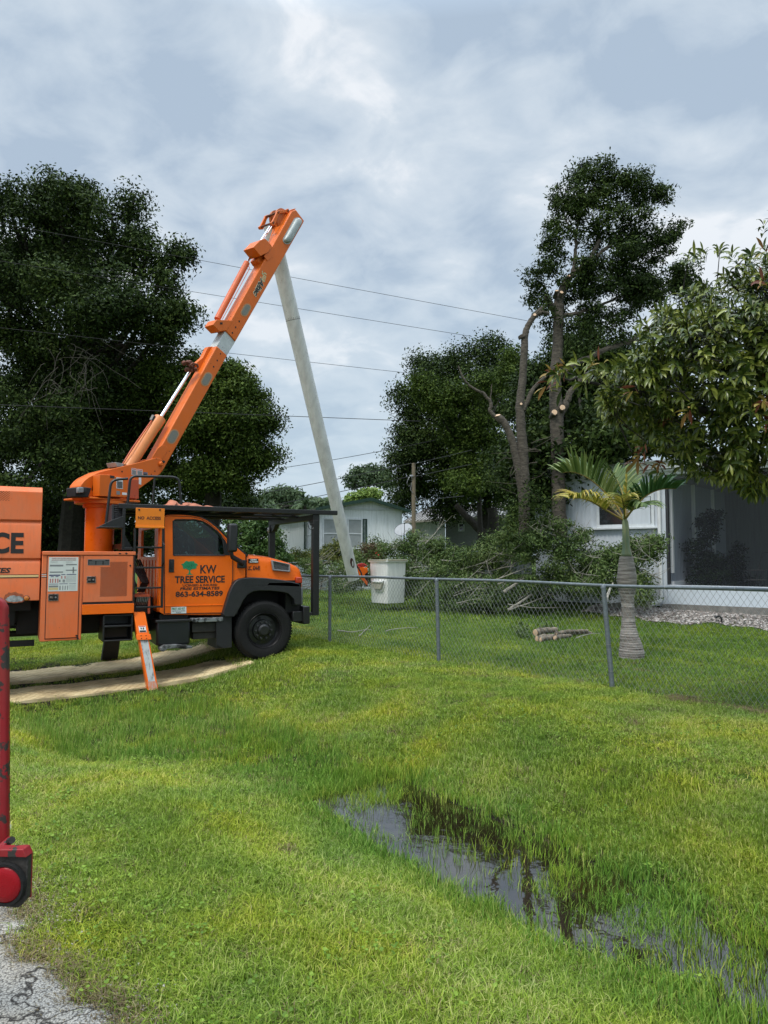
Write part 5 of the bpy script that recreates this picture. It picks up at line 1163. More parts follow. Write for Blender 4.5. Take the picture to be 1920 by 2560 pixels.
x, y = np.concatenate([x1, x2, x3]), np.concatenate([y1, y2, y3]); n = len(x)
scatter('dead_thatch', np.stack([x, y, H(x, y) + .012], -1), np.stack([0 * x, 0 * x, rng.uniform(0, 6.28, n)], -1), np.ones((n, 3)) * np.array([1, 1, 1.2]), rng.integers(0, 4, n), th)
# =================================================================== FENCES
def wire_mesh(F, s0, s1, zb, zt, pitch, r, parent, n_seg=10):
    """diagonal chain-link wires with a slight weave, following the ground line zb(s)"""
    V = []; Fc = []
    hgt = zt(s0) - zb(s0); step = pitch
    for sg in (1, -1):
        s = s0 - (hgt if sg > 0 else 0)
        while s < s1 + (0 if sg > 0 else hgt):
            pts = []
            for j in range(n_seg + 1):
                f = j / n_seg; ss_ = s + sg * hgt * .78 * f
                if s0 <= ss_ <= s1: b_ = zb(ss_); pts.append(F(ss_, .006 * sg + .012, b_ + (zt(ss_) - b_) * f))
            for a, b in zip(pts, pts[1:]):
                i = len(V); d = (b - a).normalized(); u = d.cross(F.n).normalized() * r; n_ = F.n * r
                V += [a + u, a - u * .5 + n_, a - u * .5 - n_, b + u, b - u * .5 + n_, b - u * .5 - n_]; Fc += [(i, i + 1, i + 4, i + 3), (i + 1, i + 2, i + 5, i + 4), (i + 2, i, i + 3, i + 5)]
            s += step
    return npmesh('chain_link_mesh', [tuple(v) for v in V], Fc, mat('wire_zinc', (.30, .32, .33), .45, metal=.4, noise=.3, nscale=30), parent)
FA = at(828, 1610, 13.15); FB = at(1517, 1712, 8.95)
fang = math.atan2(FB.y - FA.y, FB.x - FA.x); NF = Fr((FA.x, FA.y), fang); flen = math.hypot(FB.x - FA.x, FB.y - FA.y)
def fz0(s): q = NF(s, 0, 0); return hz_(q.x, q.y)
pa, pb, pc = at(828, 1441, NF(0, 0, 0).y).z, at(1094, 1447, NF(flen * .485, 0, 0).y).z, at(1502, 1463, NF(flen, 0, 0).y).z
def ftop(s): return np.interp(s, [-6, 0, flen * .485, flen, flen + 6], [pa + .02, pa, pb, pc, pc])
fence = thing('chain_link_fence', tuple(NF(flen / 2, 0, fz0(flen / 2))), 'galvanised chain-link fence crossing the lawn in front of the palm and brush pile', 'fence')
lean = [(-3.0, 0), (0, .0), (flen * .485, .04), (flen, .10), (flen + 3.0, .05)]
for s, ln in lean:
    z0, z1 = fz0(s), float(ftop(s)); A = NF(s + ln, -.035, z0 - .05); B = NF(s, -.035, z1 - .02)
    o = MB().tube([A, B], .030, 12).build('fence_post', GALV, fence, smooth=True)
    MB().lathe(B - Vector((0, 0, .02)), (0, 0, 1), [(.034, 0), (.034, .03), (.02, .05), (.001, .055)], 12, False).build('post_cap', GALV, o, smooth=True)
    for f in (.2, .45, .7, .9): c = A + (B - A) * f; MB().lathe(c, (0, 0, 1), [(.033, 0), (.033, .006)], 10).build('tie_wire', STEEL, o)
rl = [NF(s, -.002, float(ftop(s)) + .006 * math.sin(s * 1.9)) for s in np.linspace(-5.5, flen + 4.5, 60)]
ro = MB().tube(rl, .021, 10).build('top_rail', GALV, fence, smooth=True)
for i in range(3, 58, 3): MB().lathe(rl[i] - NF.u * .004, NF.u, [(.0245, 0), (.0245, .009)], 10).build('rail_tie', STEEL, ro)
wire_mesh(NF, -5.5, flen + 4.5, lambda s: fz0(s) + .01, lambda s: float(ftop(s)) - .01, .072, .0019, fence)
# far fence behind the bucket
GA = at(700, 1409, 25.5); GB = at(1240, 1376, 30.5)
G2 = Fr((GA.x, GA.y), math.atan2(GB.y - GA.y, GB.x - GA.x)); gl = math.hypot(GB.x - GA.x, GB.y - GA.y)
def gz0(s): q = G2(s, 0, 0); return hz_(q.x, q.y)
fence2 = thing('chain_link_fence', tuple(G2(gl / 2, 0, gz0(gl / 2))), 'thin chain-link boundary fence far behind the bucket, half lost in brush', 'fence')
g_t = lambda s: GA.z + (GB.z - GA.z) * s / gl
for s in (0, 2.5, 5.2, 7.8): MB().tube([G2(s, 0, gz0(s)), G2(s, 0, g_t(s))], .028, 8).build('fence_post', GALV, fence2, smooth=True)
MB().tube([G2(s, -.02, g_t(s)) for s in np.linspace(0, gl, 16)], .024, 8).build('top_rail', GALV, fence2, smooth=True)
wire_mesh(G2, 0, gl, lambda s: gz0(s), lambda s: g_t(s), .11, .003, fence2, 4)

# =================================================================== BUILDINGS
SIDING = mat('white_siding', (.80, .84, .85), .55, col2=(.55, .59, .59), nscale=3, thr=(.25, .5), streak=(7, 7, .5))
SIDING2 = mat('white_siding_clean', (.60, .65, .70), .55, noise=.14, nscale=2.5, streak=(5, 5, .6))
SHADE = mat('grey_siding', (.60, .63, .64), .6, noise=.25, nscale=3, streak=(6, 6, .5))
ROOFG = mat('green_grey_roof', (.13, .165, .10), .8, noise=.4, nscale=4, bump=.3)
TRIM = mat('white_trim', (.66, .70, .72), .5, noise=.15, nscale=9)
GTRIM = mat('green_trim', (.012, .045, .03), .6, noise=.3)
def ribs(F, s0, s1, w, z0, z1, pitch, m, parent, name='siding_ribs', d=.014, f=.35, ztop=None):
    b = MB(); s = s0
    while s < s1 - pitch * .5: zt_ = ztop(s) if ztop else z1; b.box(F, s, s + pitch * f, w - d, w - .001, z0, zt_); s += pitch
    return b.build(name, m, parent)
# --- mobile home behind the bucket
hc = at(801, 1392, 27.5); H1 = Fr((hc.x, hc.y), rad(22))
hq = lambda px, py, w=0: H1.q(px, py, w)
hb = hz_(hc.x, hc.y) - .1; hL = hq(1003, 1350)[0]; he = hq(801, 1270)[1]; hr_s = hq(921, 1249)[0]; hrz = hq(921, 1250)[1]
home = thing('mobile_home', tuple(H1(hL / 2, 0, hb)), 'white mobile home with green shutters and a shallow green roof behind the brush', 'mobile home', rotz=rad(22))
DEP = 13.0
MB().prism(H1, [(0, hb), (hL, hb), (hL, he), (hr_s, hrz), (0, he)], 0, .1).box(H1, 0, .1, .1, DEP, hb, he).box(H1, hL - .1, hL, .1, DEP, hb, he).build('wall', SIDING, home)
ribs(H1, .05, hL - .05, 0, hb + .75, he - .02, .115, SIDING, home)
ribs(H1, .08, hL - .08, 0, he + .03, 0, .115, SIDING, home, 'gable_ribs', ztop=lambda s: (he + (hrz - he) * s / hr_s if s < hr_s else he + (hrz - he) * (hL - s) / (hL - hr_s)) - .06)
HSd = lambda a, w, z: H1(w, a, z)       # along the side wall
ribs(HSd, .2, DEP, 0, hb + .75, he - .02, .16, SIDING, home)
for k in range(5): MB().box(H1, -.03, hL + .01, -.03, -.001, hb + .08 + k * .13, hb + .19 + k * .13).box(HSd, 0, DEP, -.03, -.001, hb + .08 + k * .13, hb + .19 + k * .13).build('skirting_board', SIDING, home)
MB().box(H1, -.03, .06, -.035, -.002, hb, he).box(H1, hL - .06, hL + .03, -.035, -.002, hb, he).box(H1, -.05, hL + .05, -.05, -.003, he - .03, he + .03).build('corner_trim', TRIM, home)
ov = .32
e_ = MB()
for (a, b, c, d) in ((-.28, he - .04, hr_s, hrz + .04), (hL + .28, he - .04, hr_s, hrz + .04)):
    P = [H1(a, -ov, b), H1(c, -ov, d), H1(c, DEP, d), H1(a, DEP, b)]; P += [p - Vector((0, 0, .05)) for p in P]; e_.add(P, [(0, 1, 2, 3), (7, 6, 5, 4), (0, 4, 5, 1), (2, 6, 7, 3), (0, 3, 7, 4)])
rfo = e_.build('roof', ROOFG, home)
e_ = MB()
for (a, b, c, d) in ((-.30, he - .06, hr_s, hrz + .03), (hL + .30, he - .06, hr_s, hrz + .03)): e_.add([H1(a, -ov - .02, b + .05), H1(c, -ov - .02, d + .05), H1(c, -ov - .02, d - .09), H1(a, -ov - .02, b - .07), H1(a, -ov + .01, b + .05), H1(c, -ov + .01, d + .05), H1(c, -ov + .01, d - .09), H1(a, -ov + .01, b - .07)], [(0, 1, 2, 3), (7, 6, 5, 4), (0, 4, 5, 1), (3, 2, 6, 7)])
e_.build('fascia', GTRIM, rfo)
e_ = MB(); s = 0
while s < DEP: 
    P0, P1 = H1(-.28, s, he - .035), H1(hr_s, s, hrz + .045); e_.add([P0, P0 + H1.n * .05, P1 + H1.n * .05, P1, P0 + Vector((0, 0, .03)), P1 + Vector((0, 0, .03))], [(0, 4, 5, 3), (1, 2, 5, 4)]); s += .3
e_.build('roof_ribs', ROOFG, rfo)
PANE = mat('curtained_pane', (.34, .37, .37), .25, noise=.18, nscale=3, spec=.7)
DPANE = mat('dark_pane', (.02, .023, .025), .08, spec=.8)
def window(F, s0, s1, z0, z1, w, parent, pane=PANE, mull=True, name='window', fr=.05, rows=2, cols=1, fm=TRIM):
    o = MB().prism(F, [(s0, z0), (s1, z0), (s1, z1), (s0, z1)], w - .05, w - .002, [[(s0 + fr, z0 + fr), (s1 - fr, z0 + fr), (s1 - fr, z1 - fr), (s0 + fr, z1 - fr)]]).build(name, fm, parent)
    MB().box(F, s0 + fr, s1 - fr, w - .028, w - .018, z0 + fr, z1 - fr).build('pane', pane, o)
    for r in range(1, rows): z = z0 + (z1 - z0) * r / rows; MB().box(F, s0 + fr, s1 - fr, w - .045, w - .029, z - .02, z + .02).build('glazing_bar', fm, o)
    for c in range(1, cols): s = s0 + (s1 - s0) * c / cols; MB().box(F, s - .02, s + .02, w - .044, w - .029, z0 + fr, z1 - fr).build('glazing_bar', fm, o)
    return o
wz0, wz1 = hq(850, 1372)[1], hq(850, 1296)[1]
for (x0, x1) in ((806, 850), (868, 905)): a, b = hq(x0, 1340)[0], hq(x1, 1340)[0]; window(H1, a, b, wz0, wz1, 0, home)
def shutter(F, s0, s1, z0, z1, w, parent):
    o = MB().prism(F, [(s0, z0), (s1, z0), (s1, z1), (s0, z1)], w - .04, w - .002, [[(s0 + .03, z0 + .04), (s1 - .03, z0 + .04), (s1 - .03, z1 - .04), (s0 + .03, z1 - .04)]]).build('shutter', GTRIM, parent); b = MB(); z = z0 + .05
    while z < z1 - .06: b.box(F, s0 + .03, s1 - .03, w - .03, w - .008, z, z + .022); z += .05
    b.build('louvres', GTRIM, o)
shutter(H1, hq(906.5, 1340)[0], hq(917, 1340)[0], wz0, wz1, 0, home)
HS2 = Fr((hc.x, hc.y), rad(22) + math.pi / 2)      # s along side wall away; w axis = -u (outside)
sideF = lambda s, w, z: H1(-(-w), s, z) if False else H1(w, s, z)
def sq_(px, py):   # position on the side wall plane (H1 s=0)
    r = ray(px, py); kk = -(EYE - H1.o).dot(H1.u) / r.dot(H1.u); p_ = EYE + r * kk; return (p_ - H1.o).dot(H1.n), p_.z
a, b = sq_(790, 1340)[0], sq_(770, 1340)[0]; window(HSd, a, b, wz0, wz1, 0, home)
a, b = sq_(769, 1340)[0], sq_(762, 1340)[0]; shutter(HSd, a, b, wz0, wz1, 0, home)

# --- grey carport house beyond the utility pole
ic = at(1113, 1372, 46); H3 = Fr((ic.x, ic.y), rad(-8)); ib = hz_(ic.x, ic.y) - .1
iq = lambda px, py, w=0: H3.q(px, py, w)
shed = thing('bungalow', tuple(H3(0, 0, ib)), 'grey bungalow with pale ribbed metal roof beyond the utility pole', 'bungalow', rotz=rad(-8))
iL, iR, ie = iq(1022, 1340)[0], iq(1330, 1340)[0], iq(1113, 1303)[1]
MB().box(H3, iL, 0, 0, .1, ib, ie).box(H3, iL, iL + .1, .1, 6, ib, ie).build('wall', SHADE, shed); ribs(H3, iL, -.02, 0, ib, ie, .12, SHADE, shed)
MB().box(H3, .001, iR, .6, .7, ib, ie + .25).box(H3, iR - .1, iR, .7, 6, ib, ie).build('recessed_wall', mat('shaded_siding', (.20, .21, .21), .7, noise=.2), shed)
a = H3.rect(1146, 1308, 1161, 1328, .6); window(H3, a[0], a[1], a[2], a[3], .6, shed, DPANE)
e_ = MB(); tz = iq(1160, 1268, 3)[1]
P = [H3(iL - .3, -.5, ie - .02), H3(iR + .3, -.5, ie + .45), H3(iR + .3, 4, tz + .6), H3(iL + 1.0, 4, tz + .1)]; P += [p - Vector((0, 0, .12)) for p in P]; e_.add(P, [(0, 1, 2, 3), (7, 6, 5, 4), (0, 4, 5, 1), (1, 5, 6, 2), (3, 7, 4, 0)])
ro3 = e_.build('roof', mat('metal_roof', (.40, .38, .34), .5, noise=.3, nscale=2), shed)
e_ = MB()
for i in range(40):
    f = i / 39; A = P[0].lerp(P[1], f); B = P[3].lerp(P[2], f); e_.add([A, A + H3.u * .09, B + H3.u * .09, B, A + Vector((0, 0, .04)), A + H3.u * .09 + Vector((0, 0, .04)), B + H3.u * .09 + Vector((0, 0, .04)), B + Vector((0, 0, .04))], [(4, 5, 6, 7), (0, 1, 5, 4), (0, 4, 7, 3), (1, 2, 6, 5)])
e_.build('roof_ribs', mat('dark_roof_rib', (.10, .10, .10), .6), ro3)
e_ = MB().prism(H3, [(-.2, ie - .02), (iR, ie + .32), (iR, ie + .22), (-.1, ie - .12)], -.4, .6); e_.build('soffit', mat('soffit_grey', (.26, .25, .23), .7), ro3)

# --- white house with screened porch at the right
Hb = HC.z; RT = HF.q(1668, 1153)[1]
hl = HF.q(1338, 1300)[0]
whouse = thing('porch_house', tuple(HF(0, 1, Hb)), 'white house with dark screened porch and window, at the right behind the palm', 'house', rotz=HA)
al_ = 7.0
MB().box(HF, hl, -.001, 0, .12, Hb, RT - .32).box(HF, hl, hl + .12, .12, al_, Hb, RT - .32).box(HF, -.12, -.001, .12, al_, Hb, RT - .32).build('wall', SIDING2, whouse)
ribs(HF, hl + .02, -.35, 0, Hb, RT - .34, .10, SIDING2, whouse, f=.5, d=.010)
MB().box(HF, hl, 7, -.04, .06, RT - .319, RT - .24).box(HF, hl - .15, 7.2, -.16, .0, RT - .18, RT - .02).box(HF, hl - .1, 7.1, -.10, .02, RT - .239, RT - .19).build('fascia', mat('peeling_white', (.62, .65, .64), .6, col2=(.30, .30, .27), nscale=6, thr=(.36, .5), streak=(1.5, 1.5, 6)), whouse)
MB().prism(lambda s, w, z: HF(w, s, z), [(-.2, RT - .02), (-.2, RT + .02), (3.5, RT + .35), (7.4, RT + .02), (7.4, RT - .02)], hl - .2, 7.2).build('roof', mat('white_metal_roof', (.56, .58, .58), .5, noise=.2), whouse)
a = HF.rect(1493, 1237, 1637, 1318, 0)
window(HF, a[0], a[1], a[2], a[3], 0, whouse, DPANE, rows=1, fr=.07)
half = (a[0] + a[1]) / 2 + .05
MB().box(HF, half, a[1] - .09, -.04, -.029, a[2] + .07, a[3] - .07).build('window_panel', SIDING2, whouse, bevel=.003)
MB().box(HF, half - .05, half, -.048, -.029, a[2] + .07, a[3] - .07).build('window_mullion', TRIM, whouse)
MB().box(HF, a[0] - .12, a[1] + .14, -.11, -.002, a[2] - .05, a[2]).build('window_sill', TRIM, whouse, bevel=.006)
MB().box(HF, HF.q(1650, 1400)[0], .02, -.03, -.001, Hb, RT - .32).build('corner_board', SIDING2, whouse, bevel=.004)
# porch: kerb wall, posts, dark screens, back walls
kz = HF.q(1700, 1466)[1]
pe = 6.5
MB().box(HF, .021, pe, 0, .10, Hb + .05, kz).box(HF, .021, pe, -.01, .13, kz, kz + .03).build('kick_wall', mat('kick_white', (.60, .66, .72), .5, noise=.06, nscale=3), whouse, bevel=.004)
MB().box(HF, -.1, pe, -.05, .12, Hb - .12, Hb + .049).build('footing', mat('footing_concrete', (.25, .24, .22), .9, noise=.4, nscale=8), whouse)
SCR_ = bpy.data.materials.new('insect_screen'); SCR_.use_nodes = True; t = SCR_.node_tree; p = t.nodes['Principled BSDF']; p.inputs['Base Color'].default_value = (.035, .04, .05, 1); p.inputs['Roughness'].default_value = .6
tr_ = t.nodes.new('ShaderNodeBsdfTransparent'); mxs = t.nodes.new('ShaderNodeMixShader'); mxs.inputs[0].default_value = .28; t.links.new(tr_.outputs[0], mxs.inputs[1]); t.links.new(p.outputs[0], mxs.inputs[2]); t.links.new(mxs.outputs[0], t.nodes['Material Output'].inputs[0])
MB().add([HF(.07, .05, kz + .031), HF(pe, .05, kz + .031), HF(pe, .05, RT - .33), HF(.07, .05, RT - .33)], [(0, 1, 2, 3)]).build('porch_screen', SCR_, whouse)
FRM = mat('porch_frame_grey', (.85, .88, .9), .5)
MB().box(HF, .03, .07, .0, .1, kz + .03, RT - .33).build('screen_frame', mat('bronze_frame', (.03, .032, .036), .5), whouse)
MB().box(HF, pe, pe + .12, 0, .12, Hb, RT - .3).build('porch_post', TRIM, whouse)
# end wall of the porch (runs away from the corner)
EF = lambda s, w, z: HF(w, s, z)
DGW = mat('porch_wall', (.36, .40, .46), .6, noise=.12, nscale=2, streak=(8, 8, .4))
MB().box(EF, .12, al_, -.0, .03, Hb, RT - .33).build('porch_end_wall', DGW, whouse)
for s in (.2, 1.9, 3.6, 5.3): MB().box(EF, s, s + .09, .031, .10, kz + .3, RT - .35).build('porch_mullion', FRM, whouse)
MB().box(EF, .2, al_, .031, .11, kz + .02, kz + .10).build('porch_sill_rail', FRM, whouse)
e_ = MB()
for i in range(60): s = .3 + i * .11; e_.box(EF, s, s + .03, .0305, .038, kz + .1, RT - .4)
e_.build('panel_ribs', DGW, whouse)
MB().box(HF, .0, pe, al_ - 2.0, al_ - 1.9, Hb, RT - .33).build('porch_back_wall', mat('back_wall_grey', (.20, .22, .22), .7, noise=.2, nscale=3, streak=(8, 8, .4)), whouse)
window(HF, 2.6, 4.6, Hb + 1.5, Hb + 2.5, al_ - 2.0, whouse, DPANE, fm=FRM)
MB().box(HF, -.1, pe, .1, al_, Hb - .1, Hb + .02).build('porch_floor', mat('porch_concrete', (.16, .16, .16), .8, noise=.3), whouse)
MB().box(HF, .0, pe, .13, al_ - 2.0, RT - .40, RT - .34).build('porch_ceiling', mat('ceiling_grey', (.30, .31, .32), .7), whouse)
# downspout
A_ = HF(-.10, -.09, RT - .3); B_ = HF(-.10, -.09, Hb + .22); e_ = MB().tube([A_, B_, HF(-.11, -.11, Hb + .12), HF(-.28, -.26, Hb + .03)], [.045, .045, .048, .052], 10); e_.build('downspout', mat('pvc_white', (.68, .70, .70), .4, noise=.1), whouse, smooth=True, auto=60)
MB().lathe(HF(-.275, -.256, Hb + .033), HF.u * -1 + HF.n * -.9 + Vector((0, 0, -.45)), [(.046, 0), (.046, .012), (.046, .0135)], 12).build('spout_mouth', DARK, whouse)
sbp = at(1640, 1524, 16.2)
sp_ = thing('splash_block', (sbp.x, sbp.y, hz_(sbp.x, sbp.y)), 'pale wedge-shaped concrete splash block on the gravel under the downspout', 'splash block', rotz=HA)
MB().prism(lambda s, w, z: HF(s, w, z), [(-1.35, Hb + .0), (-.25, Hb + .16), (-.25, Hb - .06), (-1.35, Hb - .06)], -.50, -.12).build('block_body', mat('old_concrete', (.38, .36, .31), .9, noise=.3, nscale=7), sp_, bevel=.015)
MB().prism(lambda s, w, z: HF(s, w, z), [(-1.30, Hb + .006), (-.35, Hb + .150), (-.35, Hb + .158), (-1.30, Hb + .014)], -.44, -.18).build('channel_lip', mat('old_concrete'), sp_)
vp_ = at(1803, 1520, 14.6); sgz = hz_(vp_.x, vp_.y)
so_ = thing('water_spigot', (vp_.x, vp_.y, sgz), 'short dark bent pipe spigot standing in the gravel by the white kick wall', 'pipe')
MB().tube([(vp_.x, vp_.y, sgz - .02), (vp_.x, vp_.y, sgz + .10), (vp_.x - .03, vp_.y, sgz + .135), (vp_.x - .1, vp_.y, sgz + .135)], .02, 8).build('pipe', PLASTIC, so_, smooth=True, auto=60); MB().tube([(vp_.x - .1, vp_.y, sgz + .135), (vp_.x - .13, vp_.y - .01, sgz + .115)], .03, 8).build('spout', PLASTIC, so_, smooth=True)
# wire cart on the porch
cp_ = at(1890, 1440, 16.0); cf = Fr((cp_.x, cp_.y), HA); cz = Hb + .03
cart = thing('shopping_cart', tuple(cf(0, 0, cz)), 'black wire folding cart standing in the shaded porch', 'cart')
e_ = MB()
for z in (.12, .35, .58, .8): e_.tube([cf(-.2, -.2, cz + z), cf(.2, -.2, cz + z), cf(.2, .2, cz + z), cf(-.2, .2, cz + z), cf(-.2, -.2, cz + z)], .009, 5)
for s in (-.2, -.07, .07, .2):
    for w0 in (-.2, .2): e_.tube([cf(s, w0, cz + .1), cf(s, w0, cz + .82)], .007, 5)
e_.build('wire_basket', BLACK, cart)
MB().tube([cf(-.2, .2, cz + .1), cf(.1, .26, cz + 1.2), cf(.3, .26, cz + 1.2)], .014, 6).build('handle', BLACK, cart)
for s in (-.18, .18): MB().lathe(cf(s, -.22, cz + .08), HF.n, [(.08, 0), (.08, .03)], 14).build('wheel', BLACK, cart)

# =================================================================== POLES AND WIRES
POLEM = mat('weathered_wood', (.22, .18, .12), .9, noise=.4, nscale=10, bump=.4, streak=(10, 10, 1))
pp = at(1034, 1362, 27.0); gzp = hz_(pp.x, pp.y)
up = thing('utility_pole', (pp.x, pp.y, gzp), 'short bare wooden utility pole beside the satellite dish', 'utility pole')
tp = at(1035, 1158, 27.0).z
MB().tube([(pp.x, pp.y, gzp - .1), (pp.x, pp.y, gzp + 1.5), (pp.x + .01, pp.y, tp)], [.095, .088, .07], 14).build('post', POLEM, up, smooth=True)
ql = [at(1027, 1190, 26.9), at(1021, 1196, 26.9), at(1017, 1208, 26.9), at(1022, 1216, 26.9), at(1029, 1206, 26.9), at(1026, 1225, 26.9), at(1033, 1232, 26.9)]
MB().tube(ql, .012, 5).build('wire_coil', STEEL, up)
MB().tube([at(1024, 1190, 26.9), at(1033, 1190, 26.9)], .04, 6).build('insulator', mat('lamp_lens'), up)
DISHM = mat('dish_grey', (.27, .30, .33), .45, noise=.1)
dc = at(1008, 1323, 26.2); dz = hz_(dc.x, dc.y)
dish = thing('satellite_dish', (dc.x + .05, dc.y, dz), 'grey oval satellite dish on a mast left of the utility pole', 'satellite dish')
dn_ = Vector((-.25, -.85, .45)).normalized(); du = Vector((.93, -.2, .28)).normalized(); du = (du - dn_ * du.dot(dn_)).normalized(); dv = dn_.cross(du)
if dv.z < 0: dv = -dv
rr_ = []
for f in (1.0, .98, .8, .55, .3, .05): rr_.append([dc + du * (.34 * f * math.cos(a)) + dv * (.245 * f * math.sin(a)) - dn_ * (.06 * (1 - f * f)) for a in [2 * math.pi * j / 32 for j in range(32)]])
MB().loft(rr_, True, True).loft([[p - dn_ * .015 for p in r] for r in rr_[:3]], True, False).build('reflector', DISHM, dish, smooth=True)
MB().tube([dc + du * (.342 * math.cos(a)) + dv * (.247 * math.sin(a)) for a in [2 * math.pi * j / 32 for j in range(33)]], .008, 5).build('reflector_rim', mat('rim_dark', (.08, .09, .1), .5), dish, smooth=True)
MB().tube([dc - dn_ * .08, dc - dn_ * .15 - Vector((0, 0, .3)), Vector((dc.x + .05, dc.y + .15, dz - .05))], .03, 8).build('mast', GALV, dish, smooth=True)
MB().tube([dc - dv * .24, dc - dv * .12 + dn_ * .28 + du * .1, dc + dv * .02 + dn_ * .42 + du * .14], .012, 6).box(Fr((0, 0), 0), 0, 0, 0, 0, 0, 0).build('feed_arm', BLACK, dish)
fh = dc + dv * .02 + dn_ * .42 + du * .14; MB().tube([fh, fh - dn_ * .08], [.03, .04], 8).build('feed_horn', DISHM, dish, smooth=True)
text('DIRECTV', None, 0, 0, 0, 0, 0, WHITEINK, dish, xf=lambda a, b, c: dc + du * (-.17 + .36 * a) + dv * (-.03 + .075 * b + .03 * a) - dn_ * (.06 * (1 - min(1, ((-.17 + .36 * a) / .34) ** 2)) - .012 - (.002 if c else 0)), bold=.05)
MB().add([dc + du * (-.215 + .025 * math.cos(a)) + dv * (.0 + .03 * math.sin(a)) - dn_ * .03 for a in [2 * math.pi * j / 14 for j in range(14)]], [tuple(range(14))]).build('logo_spot', WHITEINK, dish)
CAB = mat('cable_black', (.02, .02, .022), .6)
def cable(pts, r, label, group='overhead cables across the sky', n=40, sag=0):
    P = []
    for i in range(n + 1):
        t = i / n; A, B = pts; p_ = A.lerp(B, t); p_.z -= sag * 4 * t * (1 - t); P.append(p_)
    c_ = P[n // 2]; o = MB().tube(P, r, 5).build('overhead_cable', CAB, None, base=tuple(c_)); tag(o, label, 'cable', group)
def ext(a, b, Ya, Yb, k0=-.3, k1=1.0):
    A, B = at(*a, Ya), at(*b, Yb); return (A + (B - A) * k0, A + (B - A) * k1)
cable(ext((0, 558), (1319, 802), 22, 25), .0075, 'thin overhead cable, topmost of the four sloping across the sky')
cable(ext((0, 652), (1180, 841), 22, 25), .0075, 'thin overhead cable, second from the top across the sky')
cable(ext((0, 819), (1060, 937), 22, 25), .0075, 'thin overhead cable, third from the top across the sky')
cable(ext((0, 1012), (1050, 1053), 22, 24), .011, 'thicker black overhead cable, lowest of the four across the sky')
cable((at(560, 1247, 45), at(1028, 1158, 27.0)), .016, 'upper of two dark wires rising from behind the roof to the utility pole top', 'service wires at the utility pole', sag=.1)
cable((at(560, 1282, 45), at(1028, 1190, 27.0)), .016, 'lower of two dark wires rising from behind the roof to the utility pole', 'service wires at the utility pole', sag=.1)
cable((at(690, 1172, 44), at(1160, 1085, 36)), .016, 'faint grey wire high above the roof behind the white boom tube', 'service wires at the utility pole', sag=.1)
cable((at(1034, 1160, 27.0), at(1180, 1125, 21)), .010, 'wire running from the utility pole top into the dark trees', 'service wires at the utility pole')
cable((at(1034, 1192, 27.0), at(1180, 1160, 21)), .010, 'wire running from below the utility pole top into the dark trees', 'service wires at the utility pole')
cable((at(1038, 1252, 27.0), at(1160, 1240, 21)), .010, 'short wire from the middle of the utility pole into the trees', 'service wires at the utility pole')
# =================================================================== TREES
BARK = mat('grey_bark', (.105, .09, .07), .95, col2=(.035, .03, .024), nscale=9, bump=.8, bscale=26, streak=(1, 1, 3.5), thr=(.35, .6))
BARKD = mat('dark_bark', (.035, .030, .024), .95, noise=.5, nscale=8, bump=.6, bscale=20)
CUT = mat('fresh_cut_wood', (.72, .50, .33), .8, noise=.2, nscale=20)
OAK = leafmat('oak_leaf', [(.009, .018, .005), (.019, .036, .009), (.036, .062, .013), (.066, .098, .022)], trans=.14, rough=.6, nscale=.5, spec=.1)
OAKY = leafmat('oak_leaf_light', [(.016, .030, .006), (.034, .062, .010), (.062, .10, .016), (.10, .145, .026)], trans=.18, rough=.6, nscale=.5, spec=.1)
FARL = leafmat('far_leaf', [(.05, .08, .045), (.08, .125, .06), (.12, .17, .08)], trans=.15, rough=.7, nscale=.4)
def unit(v): return v / np.maximum(np.linalg.norm(v, axis=1, keepdims=True), 1e-9)
